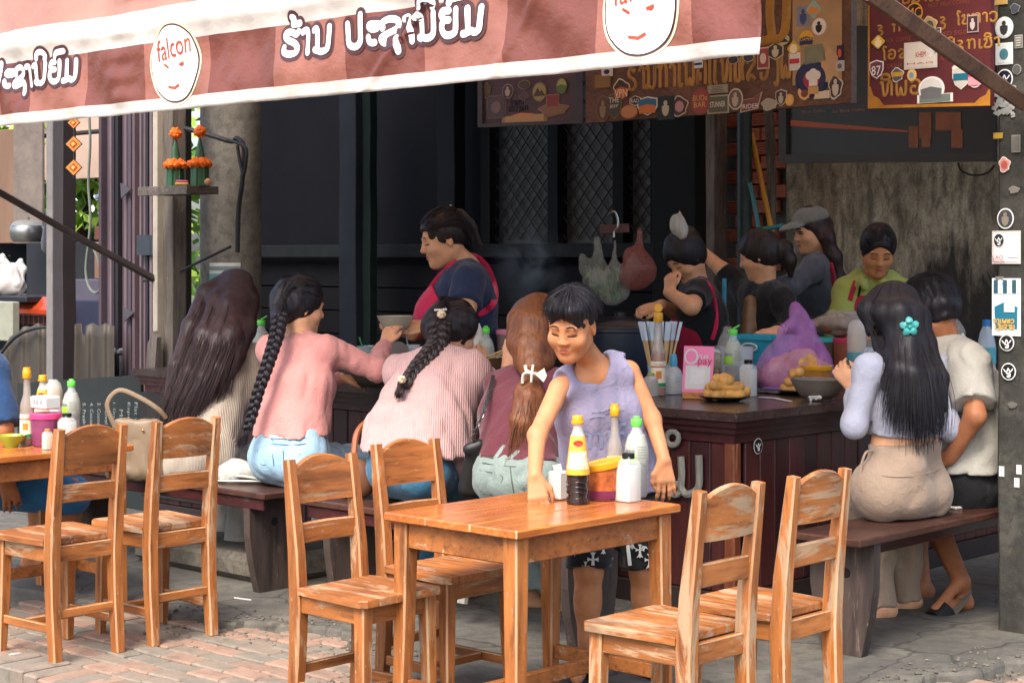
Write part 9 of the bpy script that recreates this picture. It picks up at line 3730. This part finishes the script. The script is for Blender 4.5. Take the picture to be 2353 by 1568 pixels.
b.loft([[UV(w0 + .02, 6.77, z1 - .005), UV(w1 - .02, 6.77, z1 - .005), UV(w1 - .02, 7.03, z1 - .005), UV(w0 + .02, 7.03, z1 - .005)], [UV(w0 + .08, 6.83, z2), UV(w1 - .08, 6.83, z2), UV(w1 - .08, 6.97, z2), UV(w0 + .08, 6.97, z2)]])
b.build('shell', M('orange_red_enamel', '#9c3a1c', .18, .15, coat=.5), t)
b = MB()
b.boxab((w0 + .04, 6.735, z0), (w1 - .03, 6.749, z1 - .05))
for i in range(8):
	uu = w0 + .05 + (w1 - w0 - .1) * i / 7
	b.boxab((uu, 6.728, z0), (uu + .004, 6.7349, z1 - .055), mi=1)
for i in range(5):
	zz = z0 + (z1 - .06 - z0) * i / 4
	b.boxab((w0 + .04, 6.722, zz), (w1 - .03, 6.7275, zz + .004), mi=1)
b.build('grille', [M('black_plastic', '#17171a', .35), M('rust_wire', '#5a2a1c', .5)], t, smooth=False)
p = PV(72, 592, 7.4)
t = thing('rice_cooker', 'round steel pot hood with a grey lid above the white carrier bag', 'pot', PV(62, 552, 7.4))
q = PV(62, 556, 7.4)
turned(t, 'vessel', q, [(0, .0), (.10, .0), (.125, .03), (.13, .10), (.12, .125)], M('steel', '#9a9a98', .3, metal=.9), 26)
turned(t, 'lid', q, [(.122, .126), (.10, .155), (.05, .17), (.02, .172), (.02, .19), (0, .192)], M('grey_lid', '#6d6a64', .35, .2), 26)
# bent corrugated sheet with the chalk menu board in front of it
cs = thing('corrugated_sheet', 'rusty corrugated iron sheet bent round at its top left', 'sheet', PV(120, 900, 6.2))
b = MB()
rows = []
x0, x1 = -20, 262
for j in range(200):
	f = j / 199
	px = x0 + (x1 - x0) * f
	v = 6.15 + .014 * math.sin(f * 2 * math.pi * 7.5)
	ytop = 745 + 95 * max(0, 1 - (px + 20) / 110) ** 2.2 + (6 if 140 < px < 150 else 0) + 3 * math.sin(px * .2)
	if 188 < px < 196:
		ytop += 22
	rows.append([PV(px, ytop + (980 - ytop) * k_ / 8, v) for k_ in range(9)])
b.grid(rows)
o = b.build('iron', M('rusty_iron', '#433d37', .6, .5, 5, .4, 30, metal=.3, stretch=(1, 1, .3)), cs, angle=None)
mo = o.modifiers.new('thickness', 'SOLIDIFY')
mo.thickness = .003
b = MB()
b.tube(spline([PV(-30, 858, 6.1), PV(0, 815, 6.1), PV(35, 775, 6.1), PV(75, 756, 6.1), PV(125, 750, 6.1)], 6), .010, 6)
b.build('hoop', M('black_rubber', '#151515', .6), cs)
cb = thing('chalk_board', 'black menu board standing on its side with white lettering', 'board', PV(260, 1000, 5.75))
b = MB()
b.poly([PV(*p_, 5.75) for p_ in ((40, 1180), (335, 1175), (322, 860), (40, 880))], BX, .02)
b.build('board', M('board_black', '#1f2423', .6, .25, 8), cb, smooth=False)
b = MB()
for i, tx in enumerate(('5. Fresh milk', '4. Cocoa mint', '3. Cocoa latte', '2. Oval tine', '1. Orange tea', 'MILK', 'Espresso', 'Flat white')):
	c = PV(194 + i * 17, 965, 5.7495)
	D_ = c.y
	put_text(b, tx, c, -ZX, AX, -BX, .032, .20 if i != 5 else .12, 0, .0015)
b.build('lettering', M('chalk', '#8d918e', .9), cb, smooth=False)
# grey plastic stool and a broken plank by the folded door
p = UV(toUV(PV(266, 850, 6.35))[0], 6.4)
t = thing('plastic_stool', 'grey plastic stool half hidden behind the corrugated sheet', 'stool', p)
b = MB()
b.boxab((toUV(p)[0] - .13, 6.28, .80), (toUV(p)[0] + .13, 6.52, .84), ch=.01)
b.build('seat', M('grey_plastic', '#6e7378', .45), t)
for a_ in (-1, 1):
	for c_ in (-1, 1):
		b = MB()
		b.bar([UV(toUV(p)[0] + a_ * .14, 6.4 + c_ * .12, 0), UV(toUV(p)[0] + a_ * .105, 6.4 + c_ * .09, .80)], [(.05, .03), (.04, .03)], AX, .004)
		b.build('leg', M('grey_plastic', '#6e7378', .45), t)
b = MB()
b.poly([PV(*p_, 5.92) for p_ in ((335, 850), (356, 850), (360, 775), (352, 760), (338, 790))], BX, .03)
tag(b.build('broken_plank', gwood('Z', .3), org=PV(345, 850, 5.92), smooth=False), 'short broken plank end leaning by the counter edge', 'plank')
b = MB()
b.boxab((-6.9, 4.78, .0), (-5.9, 5.3, .12), ch=.03)
tag(b.build('stone_step', m_mortar, org=UV(-6.4, 5, 0), smooth=False), 'dark stone block on the floor behind the left bench', 'block')
# daylight beyond: garden tree, pale house and fence
hs_ = thing('pale_house', 'bright white house wall with two blue windows glimpsed beyond the stall', 'house', W(110, 600, 24))
b = MB()
b.box(W(95, 560, 25) + ZX * 0, (1.6, .4, 5), ch=.0)
b.build('wall', M('white_wall', '#d9d9d4', .8, .05), hs_, smooth=False)
for py in (515, 645):
	b = MB()
	b.box(W(110, py, 24.75), (.22, .06, .55), ch=.0)
	w_ = b.build('window', M('blue_glass', '#4f8a9c', .2), hs_, smooth=False)
	b = MB()
	b.box(W(110, py, 24.70), (.03, .03, .55))
	b.build('frame', M('white_wall', '#d9d9d4', .8, .05), w_, smooth=False)
tr = thing('garden_tree', 'sunlit light green tree seen through the gap beside the slim dark post', 'tree', Vector((W(190, 0, 17).x, 17, -.16)))
b = MB()
tb_ = Vector((W(195, 0, 17).x, 17, -.16))
b.tube(spline([tb_, tb_ + Vector((.05, 0, 1)), tb_ + Vector((-.05, .1, 2.0)), tb_ + Vector((.1, .1, 3))], 5), [.09 - .004 * i for i in range(16)], 8)
for i in range(7):
	a = i * 1.7
	q = tb_ + ZX * (1 + i * .28)
	b.tube([q, q + Vector((math.cos(a) * .4, math.sin(a) * .4, .3)), q + Vector((math.cos(a) * .8, math.sin(a) * .8, .5))], [.03, .02, .008], 5)
b.build('trunk', M('bark', '#4a3a2c', .9, .3, 10), tr)
rr = np.random.default_rng(6)
for cc2, k_, nm in (('#6d9a34', 2600, 1), ('#a0bf4a', 2200, 2)):
	b = MB()
	for i in range(k_):
		cl = tb_ + Vector((rr.normal() * .15, 0, 1.6)) + Vector((rr.uniform(-1, 1), rr.uniform(-.8, .8), rr.uniform(-.9, 1.5)))
		cl = cl + Vector(rr.normal(size=3) * .12)
		if math.sin(cl.x * 7 + cl.z * 5) + math.sin(cl.z * 9 - cl.y * 4) < -.5:
			continue
		d = Vector(rr.normal(size=3)).normalized() * .10
		s_ = d.cross(Vector(rr.normal(size=3))).normalized() * .045
		b.add([cl - d, cl + s_, cl + d, cl - s_], [(0, 1, 2, 3)])
	b.build('crown', M('leaf_%d' % nm, cc2, .55, .3, 6), tr, smooth=False)
fn = thing('garden_fence', 'pale picket fence at the foot of the garden tree', 'fence', W(190, 700, 15))
for i in range(16):
	b = MB()
	x = W(90, 0, 15.2).x + i * .062
	b.box((x, 15.2, .55), (.04, .02, 1.4))
	b.build('picket', M('pale_picket', '#a99c86', .8, .2, 10), fn, smooth=False)
b = MB()
b.box((W(190, 0, 15.2).x, 15.23, 1.05), (1.2, .02, .06))
b.build('rail', M('pale_picket', '#a99c86', .8, .2, 10), fn, smooth=False)
